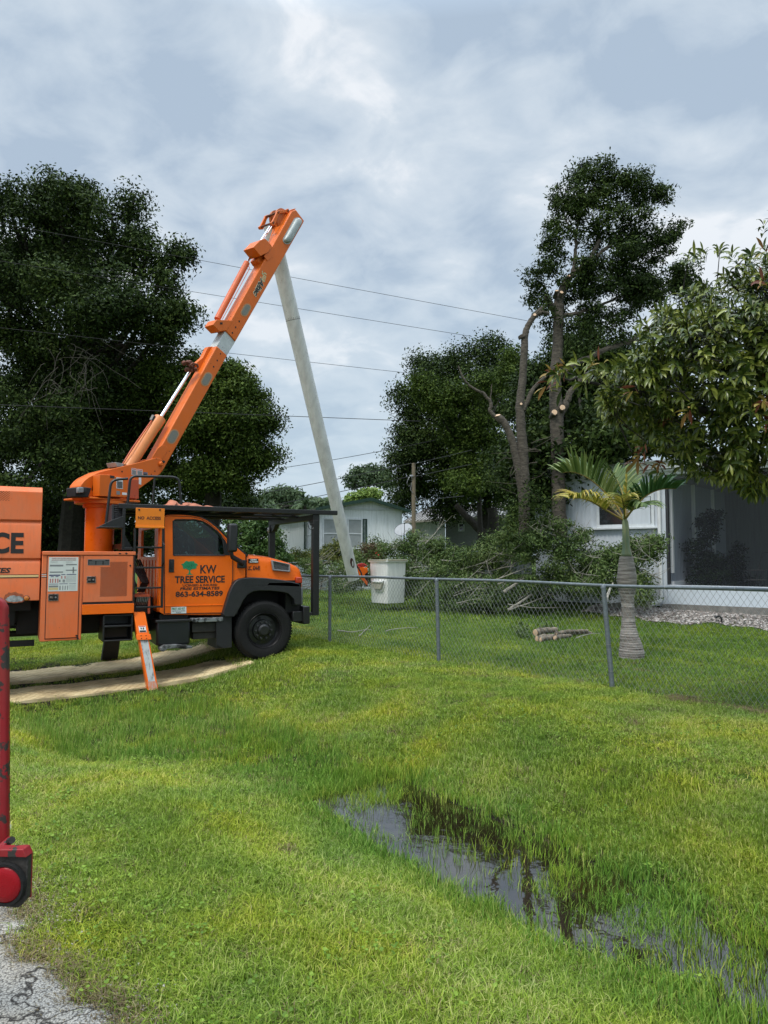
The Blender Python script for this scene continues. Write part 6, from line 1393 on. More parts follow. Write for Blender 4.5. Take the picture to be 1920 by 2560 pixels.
def leafcloud(blobs, n, l, wd, clump, per=60, shell=.30, up=.35, droop=0, seed=0, flat=1.0, lobes=7):
    """leaf-sized faces gathered in clumps inside ellipsoids. blobs: (x,y,z,rx,ry,rz[,weight])"""
    r = np.random.default_rng(seed)
    if lobes:
        nb = []
        for b in blobs:
            w0 = b[6] if len(b) > 6 else 1; nb.append((b[0], b[1], b[2], b[3] * .80, b[4] * .80, b[5] * .80, w0 * .75))
            for q in range(lobes):
                d = r.normal(size=3); d /= np.linalg.norm(d); f = r.uniform(.24, .46); o = r.uniform(.66, .92)
                nb.append((b[0] + d[0] * b[3] * o, b[1] + d[1] * b[4] * o, b[2] + d[2] * b[5] * o, b[3] * f, b[4] * f, b[5] * f * .85, w0 * 1.5))
        blobs = nb
    wts = np.array([(b[3] * b[4] * b[5]) ** .75 * (b[6] if len(b) > 6 else 1) for b in blobs]); wts /= wts.sum()
    C = []; O = []
    for b, wt in zip(blobs, wts):
        m = max(3, int(n * wt / per)); d = unit(r.normal(size=(m, 3))); q = r.random(m) ** shell
        q = q * (1 + .13 * np.sin(d[:, 0] * 5 + d[:, 2] * 7 + seed) + .09 * np.sin(d[:, 1] * 11 - d[:, 2] * 9))
        c = np.array(b[:3]) + d * q[:, None] * np.array(b[3:6]); cl = clump * r.uniform(.6, 1.35, m)
        k_ = r.poisson(per, m); idx = np.repeat(np.arange(m), k_)
        off = unit(r.normal(size=(len(idx), 3))) * (r.random(len(idx)) ** .45 * 1.55 * cl[idx])[:, None] * np.array([1, 1, .68 * flat])
        C.append(c[idx] + off); O.append(unit(off + 1e-6) * .5 + unit(c[idx] - np.array(b[:3])) * .6)
    C = np.concatenate(C); O = np.concatenate(O); m = len(C)
    nrm = unit(O + r.normal(size=(m, 3)) * .75 + np.array([0, 0, up])); a = unit(np.cross(nrm, r.normal(size=(m, 3))) + np.array([0, 0, -droop])); b_ = unit(np.cross(nrm, a))
    L_ = (l * r.uniform(.6, 1.3, m))[:, None]; W_ = (wd * r.uniform(.7, 1.25, m))[:, None]
    V = np.stack([C - a * L_ * .5, C + b_ * W_ * .5 - a * L_ * .05, C + a * L_ * .5, C - b_ * W_ * .5 - a * L_ * .05], 1).reshape(-1, 3)
    F = np.arange(m * 4).reshape(-1, 4); return V, F, np.repeat(r.random(m), 4)
def limb(P, r0, r1, seed=0, wob=.08, seg=8, n=8, m=None):
    rr = random.Random(seed); P = [Vector(p) for p in P]; out_ = []; rs = []
    tot = len(P) - 1
    for i in range(tot):
        for j in range(seg):
            t = j / seg; p0 = P[max(i - 1, 0)]; p1 = P[i]; p2 = P[i + 1]; p3 = P[min(i + 2, tot)]
            q = .5 * ((2 * p1) + (-p0 + p2) * t + (2 * p0 - 5 * p1 + 4 * p2 - p3) * t * t + (-p0 + 3 * p1 - 3 * p2 + p3) * t ** 3)
            f = (i + t) / tot; out_.append(q + Vector((rr.uniform(-1, 1), rr.uniform(-1, 1), rr.uniform(-1, 1))) * wob * .2); rs.append((r0 + (r1 - r0) * f) * rr.uniform(.94, 1.07))
    out_.append(P[-1]); rs.append(r1); return (m or MB()).tube(out_, rs, n)
def pblob(px, py, Y, rx, ry, ryd=None, wt=1):
    c = at(px, py, Y); a, b = rx * Y / FPX, ry * Y / FPX; return (c.x, c.y, c.z, a, ryd or (a + b) / 2, b, wt)
def tree(name, label, base, blobs, n, l, wd, clump, leafm, tr=.3, bark=None, group=None, per=60, shell=.30, seed=0, trunk_to=None, limbs=True, cat='tree', **k):
    t_ = thing(name, tuple(base), label, cat, group)
    V, F, v = leafcloud(blobs, n, l, wd, clump, per, shell, seed=seed, **k); npmesh('crown', V, F, leafm, t_, v=v)
    cx = sum(b[0] for b in blobs) / len(blobs); cy = sum(b[1] for b in blobs) / len(blobs); zt_ = sum(b[2] for b in blobs) / len(blobs)
    b0 = Vector(base); top = Vector(trunk_to) if trunk_to else Vector((b0.x * .4 + cx * .6, b0.y * .4 + cy * .6, zt_)); mid = b0.lerp(top, .45) + Vector((.1, 0, 0))
    m = limb([b0 - Vector((0, 0, .1)), mid, top], tr, tr * .55, seed); rr = random.Random(seed)
    if limbs:
        for i, b in enumerate(blobs):
            c = Vector(b[:3]); st = mid.lerp(top, rr.uniform(.2, 1)); limb([st, st.lerp(c, .5) + Vector((0, 0, rr.uniform(-.3, .4))), c, c + Vector((rr.uniform(-.5, .5) * b[3], 0, .55 * b[5]))], tr * .25, .02, seed + i, .15, 5, 6, m)
    m.build('trunk', bark or BARKD, t_, smooth=True); return t_
def gb(px, Y, py=1400): p = at(px, py, Y); return (p.x, p.y, hz_(p.x, p.y))
# big oaks on the left
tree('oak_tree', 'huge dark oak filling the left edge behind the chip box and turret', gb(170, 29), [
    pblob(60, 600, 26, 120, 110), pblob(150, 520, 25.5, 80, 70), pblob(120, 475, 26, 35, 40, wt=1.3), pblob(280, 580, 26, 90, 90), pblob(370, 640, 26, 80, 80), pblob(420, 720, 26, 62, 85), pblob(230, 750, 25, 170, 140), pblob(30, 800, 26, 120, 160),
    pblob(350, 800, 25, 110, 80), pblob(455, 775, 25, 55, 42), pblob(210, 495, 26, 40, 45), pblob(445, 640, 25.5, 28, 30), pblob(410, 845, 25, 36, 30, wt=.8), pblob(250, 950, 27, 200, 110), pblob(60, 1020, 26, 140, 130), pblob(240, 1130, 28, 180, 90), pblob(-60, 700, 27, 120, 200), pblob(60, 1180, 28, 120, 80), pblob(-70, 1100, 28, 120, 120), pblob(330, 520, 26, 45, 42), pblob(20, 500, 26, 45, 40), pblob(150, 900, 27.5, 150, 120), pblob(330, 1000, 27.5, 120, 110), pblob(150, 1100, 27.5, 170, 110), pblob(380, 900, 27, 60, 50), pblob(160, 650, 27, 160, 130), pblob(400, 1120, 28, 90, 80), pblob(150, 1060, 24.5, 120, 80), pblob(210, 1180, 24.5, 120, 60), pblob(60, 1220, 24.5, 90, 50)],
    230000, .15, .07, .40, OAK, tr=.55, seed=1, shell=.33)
tree('oak_tree', 'rounded oak with pale green upper twigs rising behind the raised boom and cab', gb(520, 27), [
    pblob(440, 960, 26, 90, 80), pblob(560, 985, 26, 85, 70), pblob(625, 990, 26, 45, 45), pblob(655, 1060, 26, 42, 60), pblob(600, 1080, 26, 90, 90), pblob(480, 1080, 26, 120, 100), pblob(660, 1150, 26, 42, 38), pblob(560, 1170, 26, 90, 60), pblob(440, 1200, 27, 110, 60), pblob(350, 980, 26, 60, 60), pblob(395, 930, 26, 40, 36), pblob(570, 935, 26, 22, 22, wt=.6), pblob(605, 955, 26, 24, 26, wt=.6), pblob(500, 945, 26, 40, 36), pblob(600, 1215, 26, 30, 25)],
    105000, .135, .062, .34, OAKY, tr=.4, seed=2, shell=.33)
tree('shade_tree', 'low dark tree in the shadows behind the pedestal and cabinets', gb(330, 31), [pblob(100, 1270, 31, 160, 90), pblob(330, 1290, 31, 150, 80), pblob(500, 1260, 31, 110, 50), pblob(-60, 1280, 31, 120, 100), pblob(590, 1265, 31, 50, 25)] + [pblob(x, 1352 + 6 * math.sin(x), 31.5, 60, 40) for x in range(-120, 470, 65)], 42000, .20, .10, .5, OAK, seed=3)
# dead hanging twigs in the big oak
e_ = MB(); rr = random.Random(8)
for i in range(34):
    a = at(90 + rr.uniform(0, 170), 850 + rr.uniform(0, 130), 23.6); pts = [a]; d = Vector((rr.uniform(-.5, .5), rr.uniform(-.1, .1), rr.uniform(-.5, .1)))
    for j in range(7): pts.append(pts[-1] + d * .28); d += Vector((rr.uniform(-.3, .3), 0, rr.uniform(-.35, .15)))
    e_.tube(pts, [.009 - .0008 * j for j in range(8)], 4)
e_.build('bare_twigs', mat('twig_grey', (.11, .10, .085), .9), bpy.data.objects['oak_tree'])
# right-hand background trees
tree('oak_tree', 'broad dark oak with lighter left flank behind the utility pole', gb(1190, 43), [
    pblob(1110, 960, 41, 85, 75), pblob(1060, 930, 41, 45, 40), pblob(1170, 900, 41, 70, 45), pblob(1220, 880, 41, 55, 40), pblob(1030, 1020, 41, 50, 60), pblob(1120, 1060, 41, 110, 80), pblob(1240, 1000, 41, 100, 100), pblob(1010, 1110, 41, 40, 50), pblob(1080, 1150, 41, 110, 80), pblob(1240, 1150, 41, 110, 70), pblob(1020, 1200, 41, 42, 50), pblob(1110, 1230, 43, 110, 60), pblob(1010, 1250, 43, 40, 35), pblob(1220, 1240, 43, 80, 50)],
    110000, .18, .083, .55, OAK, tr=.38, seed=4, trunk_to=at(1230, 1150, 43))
tree('oak_tree', 'bright yellow-green leaved tree in front of the dark oak, left of the trimmed trunks', gb(1200, 36), [
    pblob(1110, 985, 36, 60, 70), pblob(1180, 1000, 36, 55, 90), pblob(1060, 960, 36, 34, 45), pblob(1150, 1100, 36, 55, 60, wt=.8), pblob(1180, 1190, 36, 62, 60), pblob(1210, 1080, 36, 45, 60), pblob(1270, 950, 36.5, 40, 50), pblob(1160, 1220, 35, 40, 34), pblob(1290, 900, 37, 40, 40)],
    42000, .15, .075, .39, OAKY, tr=.16, seed=5)
tree('oak_tree', 'dark oak behind the two trimmed trunks, filling down to the white house roof', gb(1480, 29), [
    pblob(1340, 1020, 29, 90, 120), pblob(1460, 1000, 29, 110, 110), pblob(1570, 1040, 29, 90, 100), pblob(1360, 1170, 29, 110, 90), pblob(1480, 1150, 29, 90, 60), pblob(1440, 900, 28, 90, 80), pblob(1560, 920, 28, 90, 60), pblob(1330, 1290, 28, 60, 50), pblob(1640, 1060, 29, 60, 60), pblob(1350, 1140, 18.35, 70, 60, .25), pblob(1450, 1140, 17.7, 66, 60, .2), pblob(1505, 1115, 17.3, 40, 46, .25), pblob(1360, 1225, 18.3, 56, 50, .2), pblob(1600, 1105, 17, 60, 30, .4), pblob(1680, 1095, 16.6, 60, 30, .4), pblob(1420, 1060, 18.4, 90, 60, .4), pblob(1290, 1200, 19.3, 50, 80, .4)],
    115000, .17, .08, .42, OAK, tr=.35, seed=6)
# tall trimmed oaks
Yt = 17.65
def wp(lst, Y=Yt): return [at(x, y, Y + (q[0] if q else 0)) for x, y, *q in lst]
tb_ = gb(1398, Yt); tall = thing('trimmed_oak', tb_, 'tall half-trimmed oak with leafy top and pale fresh cuts on its trunk', 'tree')
m = limb(wp([(1400, 1345), (1396, 1200), (1392, 1050), (1388, 960), (1394, 880), (1396, 800), (1398, 760)]), .185, .12, 1, .05, 8, 14)
limb(wp([(1397, 800), (1393, 770), (1402, 735), (1420, 700), (1438, 680), (1470, 655), (1500, 600)]), .125, .05, 2, .05, 8, 10, m); limb(wp([(1430, 690), (1438, 640), (1440, 590), (1450, 520), (1470, 460)]), .055, .015, 3, .1, 6, 7, m)
limb(wp([(1395, 790), (1380, 768), (1370, 755), (1364, 742)]), .11, .07, 4, .03, 5, 9, m); limb(wp([(1400, 790), (1450, 782), (1520, 755), (1570, 730)]), .06, .02, 5, .1, 6, 7, m)
limb(wp([(1395, 935), (1450, 905), (1520, 872), (1590, 845), (1640, 805)]), .085, .03, 6, .1, 6, 8, m); limb(wp([(1398, 1040), (1415, 1010), (1430, 975), (1480, 925)]), .10, .06, 7, .1, 6, 8, m)
limb(wp([(1440, 590), (1420, 560), (1400, 500)]), .03, .01, 8, .1, 5, 6, m); limb(wp([(1470, 655), (1540, 600), (1600, 520), (1640, 470)]), .05, .012, 9, .15, 6, 6, m); limb(wp([(1450, 520), (1520, 440)]), .03, .01, 10, .1, 5, 6, m); limb(wp([(1560, 860), (1600, 850), (1660, 830)]), .03, .01, 11, .1, 5, 6, m)
m.build('trunk', BARK, tall, smooth=True)
V, F, v = leafcloud([pblob(1450, 440, Yt, 42, 34), pblob(1490, 430, Yt, 52, 40), pblob(1560, 470, Yt, 62, 48), pblob(1430, 500, Yt, 50, 60), pblob(1610, 495, Yt, 52, 30), pblob(1650, 490, Yt, 30, 24, wt=.8), pblob(1500, 560, Yt, 90, 70), pblob(1390, 590, Yt, 45, 48, wt=.8), pblob(1600, 590, Yt, 60, 60), pblob(1680, 575, Yt, 38, 32, wt=.9), pblob(1650, 620, Yt, 40, 40, wt=.9), pblob(1540, 680, Yt, 110, 80), pblob(1640, 720, Yt, 90, 60), pblob(1345, 680, Yt, 30, 50, wt=.5), pblob(1700, 700, Yt, 50, 40), pblob(1450, 700, Yt, 60, 50, wt=.8), pblob(1520, 800, Yt, 90, 50, wt=.8), pblob(1440, 830, Yt, 60, 40, wt=.6), pblob(1730, 745, Yt, 50, 40), pblob(1370, 790, Yt, 40, 40, wt=.3), pblob(1500, 495, Yt, 50, 50), pblob(1410, 560, Yt + .3, 50, 60, wt=.5), pblob(1390, 660, Yt + .4, 50, 50, wt=.6), pblob(1345, 740, Yt + .3, 30, 40, wt=.4), pblob(1600, 670, Yt, 80, 60, wt=.8), pblob(1450, 770, Yt + .4, 60, 50, wt=.6), pblob(1590, 450, Yt, 40, 34, wt=.7)],
    52000, .10, .037, .165, 34, .55, seed=7); npmesh('crown', V, F, OAK, tall, v=v)
def cutend(p, nrm, r, par): MB().lathe(Vector(p), nrm, [(r, 0), (r, .012), (r * .3, .014)], 18).build('cut_face', CUT, par)
for (x, y, rr_, dx, dz_) in ((1386, 1031, .068, -.2, .1), (1406, 1019, .068, .1, .1), (1404, 731, .042, .1, .5), (1392, 727, .042, -.2, 1.2), (1422, 690, .042, .0, 1.0)):
    c = at(x, y, Yt - .24); d = Vector((dx, -1, dz_)).normalized(); MB().tube([c + Vector((0, .25, -.08)), c], [rr_ * 1.25, rr_], 12).build('branch_stub', BARK, tall, smooth=True); cutend(c, d, rr_, tall)
tb_ = gb(1308, Yt - .35); t2 = thing('trimmed_oak', tb_, 'forked bare trimmed trunk left of the tall trimmed oak, one limb cut off flat', 'tree')
m = limb(wp([(1312, 1345), (1310, 1240), (1308, 1140), (1302, 1060), (1300, 1010), (1308, 930), (1312, 850), (1318, 820), (1336, 790), (1352, 782), (1372, 784)], Yt - .35), .145, .045, 21, .04, 7, 13)
limb(wp([(1306, 1240), (1292, 1150), (1280, 1100), (1262, 1060), (1245, 1040)], Yt - .35), .10, .085, 22, .03, 7, 11, m); limb(wp([(1262, 1062), (1226, 1030), (1228, 1010), (1210, 985), (1190, 975), (1165, 955), (1145, 915)], Yt - .35), .055, .018, 23, .05, 6, 8, m)
limb(wp([(1308, 1025), (1320, 1000), (1335, 970), (1375, 930)], Yt - .35), .07, .04, 24, .03, 6, 8, m); limb(wp([(1308, 845), (1304, 838)], Yt - .35), .11, .1, 25, .02, 3, 10, m); limb(wp([(1335, 792), (1350, 775), (1362, 766)], Yt - .35), .07, .04, 26, .02, 4, 8, m)
limb(wp([(1226, 1000), (1230, 960)], Yt - .35), .02, .01, 27, .05, 4, 5, m)
for i in range(9): rr = random.Random(i + 60); x, y = 1300 + rr.uniform(-20, 30), 1080 + rr.uniform(0, 150); limb(wp([(x, y), (x + rr.uniform(-50, 60), y + rr.uniform(-30, 40)), (x + rr.uniform(-90, 90), y + rr.uniform(-50, 30))], Yt - .9), .012, .004, i, .1, 4, 4, m)
m.build('trunk', BARK, t2, smooth=True)
for (x, y, r_) in ((1243, 1039, .08),): c = at(x, y, Yt - .352); cutend(c, Vector((-.25, -.35, .9)), r_, t2)
for (x, y, r_) in ((1337, 787, .035), (1303, 1010, .03)): cutend(at(x, y, Yt - .47), Vector((-.2, -1, .2)), r_, t2)
V, F, v = leafcloud([pblob(1255, 1190, Yt - .45, 50, 40), pblob(1330, 1230, Yt - 1, 50, 30), pblob(1350, 1270, Yt - 1, 50, 35), pblob(1290, 1290, Yt - 1, 50, 35)], 1700, .085, .033, .2, 26, .5, seed=9, lobes=3); npmesh('water_sprouts', V, F, OAK, t2, v=v)
# dark leaning trunk of the tree by the bungalow
m = limb([at(1225, 1368, 38), at(1212, 1340, 38), at(1190, 1315, 38), at(1165, 1290, 38), at(1140, 1262, 38)], .27, .16, 31, .05, 6, 10); limb([at(1225, 1368, 38), at(1235, 1320, 38), at(1230, 1270, 38)], .34, .27, 32, .05, 6, 10, m)
m.build('leaning_limb', BARKD, bpy.data.objects['oak_tree.002'], smooth=True)
# distant trees beyond the roofs
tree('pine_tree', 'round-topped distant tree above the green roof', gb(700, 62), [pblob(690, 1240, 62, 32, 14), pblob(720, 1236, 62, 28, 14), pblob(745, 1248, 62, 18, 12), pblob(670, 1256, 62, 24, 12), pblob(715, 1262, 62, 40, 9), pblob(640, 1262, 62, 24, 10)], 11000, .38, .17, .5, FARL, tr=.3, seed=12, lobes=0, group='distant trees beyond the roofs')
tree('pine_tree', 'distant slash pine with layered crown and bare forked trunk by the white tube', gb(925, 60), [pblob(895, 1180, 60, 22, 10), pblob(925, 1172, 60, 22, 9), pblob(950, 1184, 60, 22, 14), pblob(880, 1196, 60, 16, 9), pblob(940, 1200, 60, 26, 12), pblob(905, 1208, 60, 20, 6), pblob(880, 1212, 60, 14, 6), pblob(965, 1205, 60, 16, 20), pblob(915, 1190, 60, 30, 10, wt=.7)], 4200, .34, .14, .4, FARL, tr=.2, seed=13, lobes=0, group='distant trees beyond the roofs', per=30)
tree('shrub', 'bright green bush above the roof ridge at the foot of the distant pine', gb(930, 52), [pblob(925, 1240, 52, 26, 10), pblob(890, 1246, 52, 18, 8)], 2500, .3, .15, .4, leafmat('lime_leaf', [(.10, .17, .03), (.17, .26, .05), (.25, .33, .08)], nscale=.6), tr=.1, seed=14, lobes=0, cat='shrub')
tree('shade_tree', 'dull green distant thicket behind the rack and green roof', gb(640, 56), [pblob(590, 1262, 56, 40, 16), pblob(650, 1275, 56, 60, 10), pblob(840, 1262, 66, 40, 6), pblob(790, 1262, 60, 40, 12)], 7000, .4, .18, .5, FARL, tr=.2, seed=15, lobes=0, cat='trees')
def palm_far(px, py, Y, label, seed, rr_=26):
    t_ = thing('palm_tree', gb(px, Y), label, 'palm', 'distant palms beyond the roofs'); c = at(px, py, Y); r = random.Random(seed); g0 = Vector(gb(px, Y))
    MB().tube([g0, c], [.2, .14], 8).build('trunk', BARKD, t_)
    V = []; F = []; vv = []
    for i in range(16):
        a = r.uniform(0, 6.28); el = r.uniform(-.2, 1.3); d = Vector((math.cos(a) * math.cos(el), math.sin(a) * math.cos(el), math.sin(el))); L_ = rr_ * Y / FPX * r.uniform(.8, 1.2); p = c.copy(); seg = 9
        for j in range(seg):
            q = p + d * (L_ / seg); d = (d + Vector((0, 0, -.17))).normalized(); s_ = d.cross(Vector((0, 0, 1))).normalized()
            for sg in (1, -1):
                b = len(V); tip = q + s_ * sg * L_ * .22 + Vector((0, 0, -.18 * L_)); V += [tuple(p), tuple(q), tuple(tip)]; F += [(b, b + 1, b + 2)]; vv += [r.random()] * 3
            p = q
    npmesh('fronds', V, F, FARL, t_, v=vv)
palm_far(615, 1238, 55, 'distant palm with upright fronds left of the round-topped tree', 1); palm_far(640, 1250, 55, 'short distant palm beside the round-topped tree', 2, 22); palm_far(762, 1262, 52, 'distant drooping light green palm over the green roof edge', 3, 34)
# shrubs in front of the mobile home
LAUR = leafmat('laurel_leaf', [(.02, .05, .012), (.045, .095, .02), (.08, .15, .035), (.13, .20, .06)], nscale=1.2)
tree('shrub', 'tall dark leafy shrub behind the cab windscreen, against the mobile home', gb(640, 22), [pblob(625, 1330, 22, 28, 42), pblob(660, 1350, 22, 40, 42), pblob(690, 1372, 22, 34, 36), pblob(600, 1375, 22, 40, 40), pblob(650, 1395, 22, 80, 36), pblob(645, 1312, 22, 22, 22), pblob(668, 1300, 22, 16, 18), pblob(588, 1315, 22, 16, 26), pblob(560, 1360, 22, 30, 40)], 15000, .11, .045, .16, LAUR, tr=.05, seed=16, cat='shrub', per=30)
tree('hedge', 'low yellow-green hedge along the mobile home skirting behind the far fence', gb(800, 26.8), [pblob(x, 1396 + 5 * math.sin(x), 26.8, 26, 22) for x in range(690, 900, 24)] + [pblob(845, 1370, 26.8, 14, 26), pblob(818, 1376, 26.8, 14, 16)], 13000, .11, .04, .14, leafmat('hedge_leaf', [(.035, .06, .014), (.08, .11, .024), (.14, .16, .035), (.20, .20, .06)], nscale=1.2), tr=.03, seed=17, cat='hedge', per=30)

# =================================================================== BRUSH PILE
pc_ = at(1250, 1500, 18.8); pile = thing('brush_pile', (pc_.x, pc_.y, hz_(pc_.x, pc_.y)), 'long heap of cut leafy branches with pale bare limbs behind the fence', 'brush pile')
BR = leafmat('cut_leaf', [(.026, .05, .014), (.06, .105, .026), (.10, .16, .04), (.17, .22, .075)], trans=.15, rough=.55, nscale=1.0)
pb_ = [pblob(905, 1395, 20.5, 30, 26), pblob(950, 1375, 20.5, 36, 34), pblob(1000, 1390, 20.5, 46, 40), pblob(1060, 1370, 20, 56, 42), pblob(1110, 1400, 19.5, 60, 50), pblob(1180, 1410, 19, 60, 50), pblob(1240, 1390, 19, 60, 52), pblob(1300, 1360, 17.5, 56, 52, 1), pblob(1350, 1335, 17.0, 56, 46, .6), pblob(1390, 1318, 16.8, 38, 34, .4), pblob(1430, 1375, 16.7, 56, 46, .6), pblob(1500, 1388, 16.4, 50, 40, .6), pblob(1560, 1392, 16.1, 50, 38, .6), pblob(1625, 1388, 15.6, 32, 40, .5), pblob(1455, 1345, 17, 22, 18, .3),
       pblob(1080, 1470, 18.6, 80, 56), pblob(1160, 1480, 18.2, 80, 56), pblob(1250, 1480, 18, 80, 60), pblob(1340, 1465, 17.4, 80, 60), pblob(1430, 1455, 16.9, 80, 60, .8), pblob(1520, 1445, 16.3, 70, 60, .7), pblob(1600, 1450, 15.8, 44, 56, .6), pblob(1150, 1515, 17.8, 70, 26), pblob(1260, 1510, 17.6, 90, 26), pblob(1010, 1440, 19.2, 40, 50), pblob(930, 1430, 20, 40, 30), pblob(840, 1430, 22.5, 60, 30), pblob(780, 1420, 23, 40, 24), pblob(1600, 1360, 15.9, 24, 24, .4), pblob(1640, 1362, 15.5, 12, 18, .3), pblob(880, 1460, 21, 60, 24)]
V, F, v = leafcloud(pb_, 105000, .085, .026, .16, 34, .40, seed=31, up=.2); npmesh('foliage', V, F, BR, pile, v=v)
V, F, v = leafcloud([pblob(920, 1375, 20, 22, 20), pblob(935, 1395, 20, 24, 14)], 1300, .06, .028, .12, 20, .5, seed=33, lobes=3); npmesh('browned_leaves', V, F, leafmat('brown_leaf', [(.06, .04, .02), (.12, .08, .04), (.20, .14, .08)]), pile, v=v)
PALE = mat('pale_branch', (.34, .32, .27), .9, noise=.35, nscale=12, bump=.3)
rr = random.Random(77)
for i in range(68):
    b = pb_[rr.randrange(len(pb_))]; c = Vector(b[:3]) + Vector((rr.uniform(-.7, .7) * b[3], -b[4] * rr.uniform(.35, 1.0), rr.uniform(-.5, .45) * b[5]))
    if rr.random() < .5: ang = rr.uniform(.2, .8)
    else: ang = rr.uniform(-.15, .4)
    if c.x > 3.3: ang = math.pi - ang
    L_ = rr.uniform(.5, 1.5) * (.55 if c.x > 3.3 else 1); d = Vector((math.cos(ang), rr.uniform(-.25, .2), math.sin(ang))); p = [c]; 
    for j in range(4): p.append(p[-1] + d * (L_ / 4)); d = (d + Vector((rr.uniform(-.15, .15), rr.uniform(-.1, .1), rr.uniform(-.15, .22)))).normalized()
    r0_ = rr.uniform(.007, .017); m = MB().tube(p, [r0_, r0_ * .85, r0_ * .7, r0_ * .5, r0_ * .25], 6)
    for j in (1, 2, 3): q = p[j]; e = Vector((rr.uniform(-.3, .8), rr.uniform(-.3, .1), rr.uniform(-.2, .8))).normalized(); m.tube([q, q + e * .18, q + e * .4 + Vector((0, 0, .05))], [r0_ * .5, r0_ * .35, r0_ * .15], 4)
    m.build('cut_branch', PALE, pile, smooth=True)
for pts, r0_ in ((([(1270, 1525, 17.0), (1310, 1500, 17), (1350, 1475, 17.1), (1410, 1462, 17.3)]), .035), (([(1275, 1524, 16.95), (1330, 1505, 16.9), (1390, 1480, 17)]), .02), (([(1512, 1508, 14.2), (1522, 1480, 14.6), (1532, 1458, 15.2)]), .035), (([(1270, 1510, 16.9), (1340, 1520, 16.8), (1420, 1517, 16.8)]), .012), (([(1215, 1400, 18), (1222, 1428, 18), (1230, 1445, 18)]), .012), (([(1260, 1480, 17.3), (1290, 1460, 17.3), (1310, 1446, 17.4)]), .05)):
    limb([at(*q) for q in pts], r0_, r0_ * .5, 3, .03, 5, 8).build('cut_branch', PALE, pile, smooth=True)
for i, (x, y, Y) in enumerate(((760, 1440, 23), (790, 1455, 22.8), (820, 1430, 22.5), (770, 1470, 22.4), (850, 1460, 22), (740, 1455, 23), (800, 1420, 23))):
    for j in range(3): r = random.Random(i * 5 + j); A = at(x + r.uniform(-30, 20), y + r.uniform(-10, 20), Y); B = A + Vector((r.uniform(.5, 1.3), 0, r.uniform(.1, .7))); limb([A, A.lerp(B, .5) + Vector((0, 0, r.uniform(-.1, .1))), B], .014, .005, j, .1, 4, 5).build('cut_branch', PALE, pile, smooth=True)
# red flowering shrub bits behind the tube
fl_ = thing('flowering_shrub', gb(940, 21.5), 'small shrub with red blossoms behind the bucket', 'shrub'); V, F, v = leafcloud([pblob(941, 1385, 19.8, 9, 4)], 5, .05, .04, .05, 2, .5, seed=41, lobes=0); npmesh('blossoms', V, F, mat('red_petal', (.55, .03, .02), .6), fl_, v=v); V, F, v = leafcloud([pblob(935, 1392, 20, 30, 14)], 1200, .08, .03, .15, 30, .5, seed=42); npmesh('leaves', V, F, BR, fl_, v=v)
# fallen twigs on the lawn by the fence
for lst, lb in (([(845, 1563, 14.3), (880, 1572, 14.1), (905, 1562, 14.3), (930, 1564, 14.3)], 'thin curved stick on the grass left of the bucket shadow'), ([(965, 1578, 14.2), (995, 1562, 14.6), (1045, 1562, 14.8)], 'thin forked stick on the grass under the bucket'), ([(898, 1600, 13.6), (905, 1580, 13.9), (925, 1545, 15)], 'short pale twig standing in the grass behind the left fence post'), ([(1440, 1570, 13.2), (1470, 1556, 13.6), (1500, 1552, 13.9)], 'thin green twig sticking out beside the small log pile')):
    P = [at(*q) for q in lst]; P = [Vector((p.x, p.y, hz_(p.x, p.y) + .06)) for p in P]; o = limb(P, .012, .004, 3, .02, 5, 6).build('fallen_branch', PALE, None, base=tuple(P[0]), smooth=True); tag(o, lb, 'branch', 'sticks lying on the lawn')
# small log pile
LOGM = mat('log_bark', (.24, .20, .15), .95, col2=(.06, .05, .035), nscale=10, bump=.7, bscale=30, thr=(.35, .6))
lo = [((1338, 1574), (1392, 1574), .065, .10, 'thick peeling log lying on top of the small pile'), ((1342, 1591), (1385, 1585), .05, .03, 'log with a round orange end, front left of the small pile'), ((1350, 1598), (1405, 1588), .048, .03, 'log with a pale round cut end at the front of the small pile'), ((1388, 1592), (1425, 1586), .045, .03, 'short log with a cut end at the right front of the small pile'), ((1390, 1577), (1470, 1588), .04, .08, 'long thin pale branch poking out right of the small log pile'), ((1400, 1570), (1478, 1566), .03, .03, 'crooked branch at the back right of the small log pile')]
for (a, b, r_, h_, lb) in lo:
    Yl = 13.3 + (1585 - a[1]) * .02; A = at(a[0], a[1], Yl); A.z = hz_(A.x, A.y) + h_ + .03; B = at(b[0], b[1], Yl + .35); B.z = hz_(B.x, B.y) + h_ + .02
    ob = thing('log', tuple(A), lb, 'log', 'small pile of cut logs on the lawn'); limb([A, A.lerp(B, .5) + Vector((0, .02, .015)), B], r_, r_ * .8, int(a[0]), .05, 7, 12).build('bark', LOGM, ob, smooth=True)
    d = (A - B).normalized(); MB().lathe(A + d * .001, d, [(r_ * .93, 0), (r_ * .9, .006), (r_ * .3, .008)], 16).build('cut_face', CUT, ob)
V, F, v = leafcloud([pblob(1310, 1580, 13.6, 30, 6, .3), pblob(1300, 1565, 13.8, 20, 6, .2), pblob(1360, 1562, 14, 30, 5, .2)], 420, .07, .03, .07, 12, .5, seed=51, lobes=0)
tag(npmesh('fallen_leaves', V, F, BR, v=v), kind='stuff')

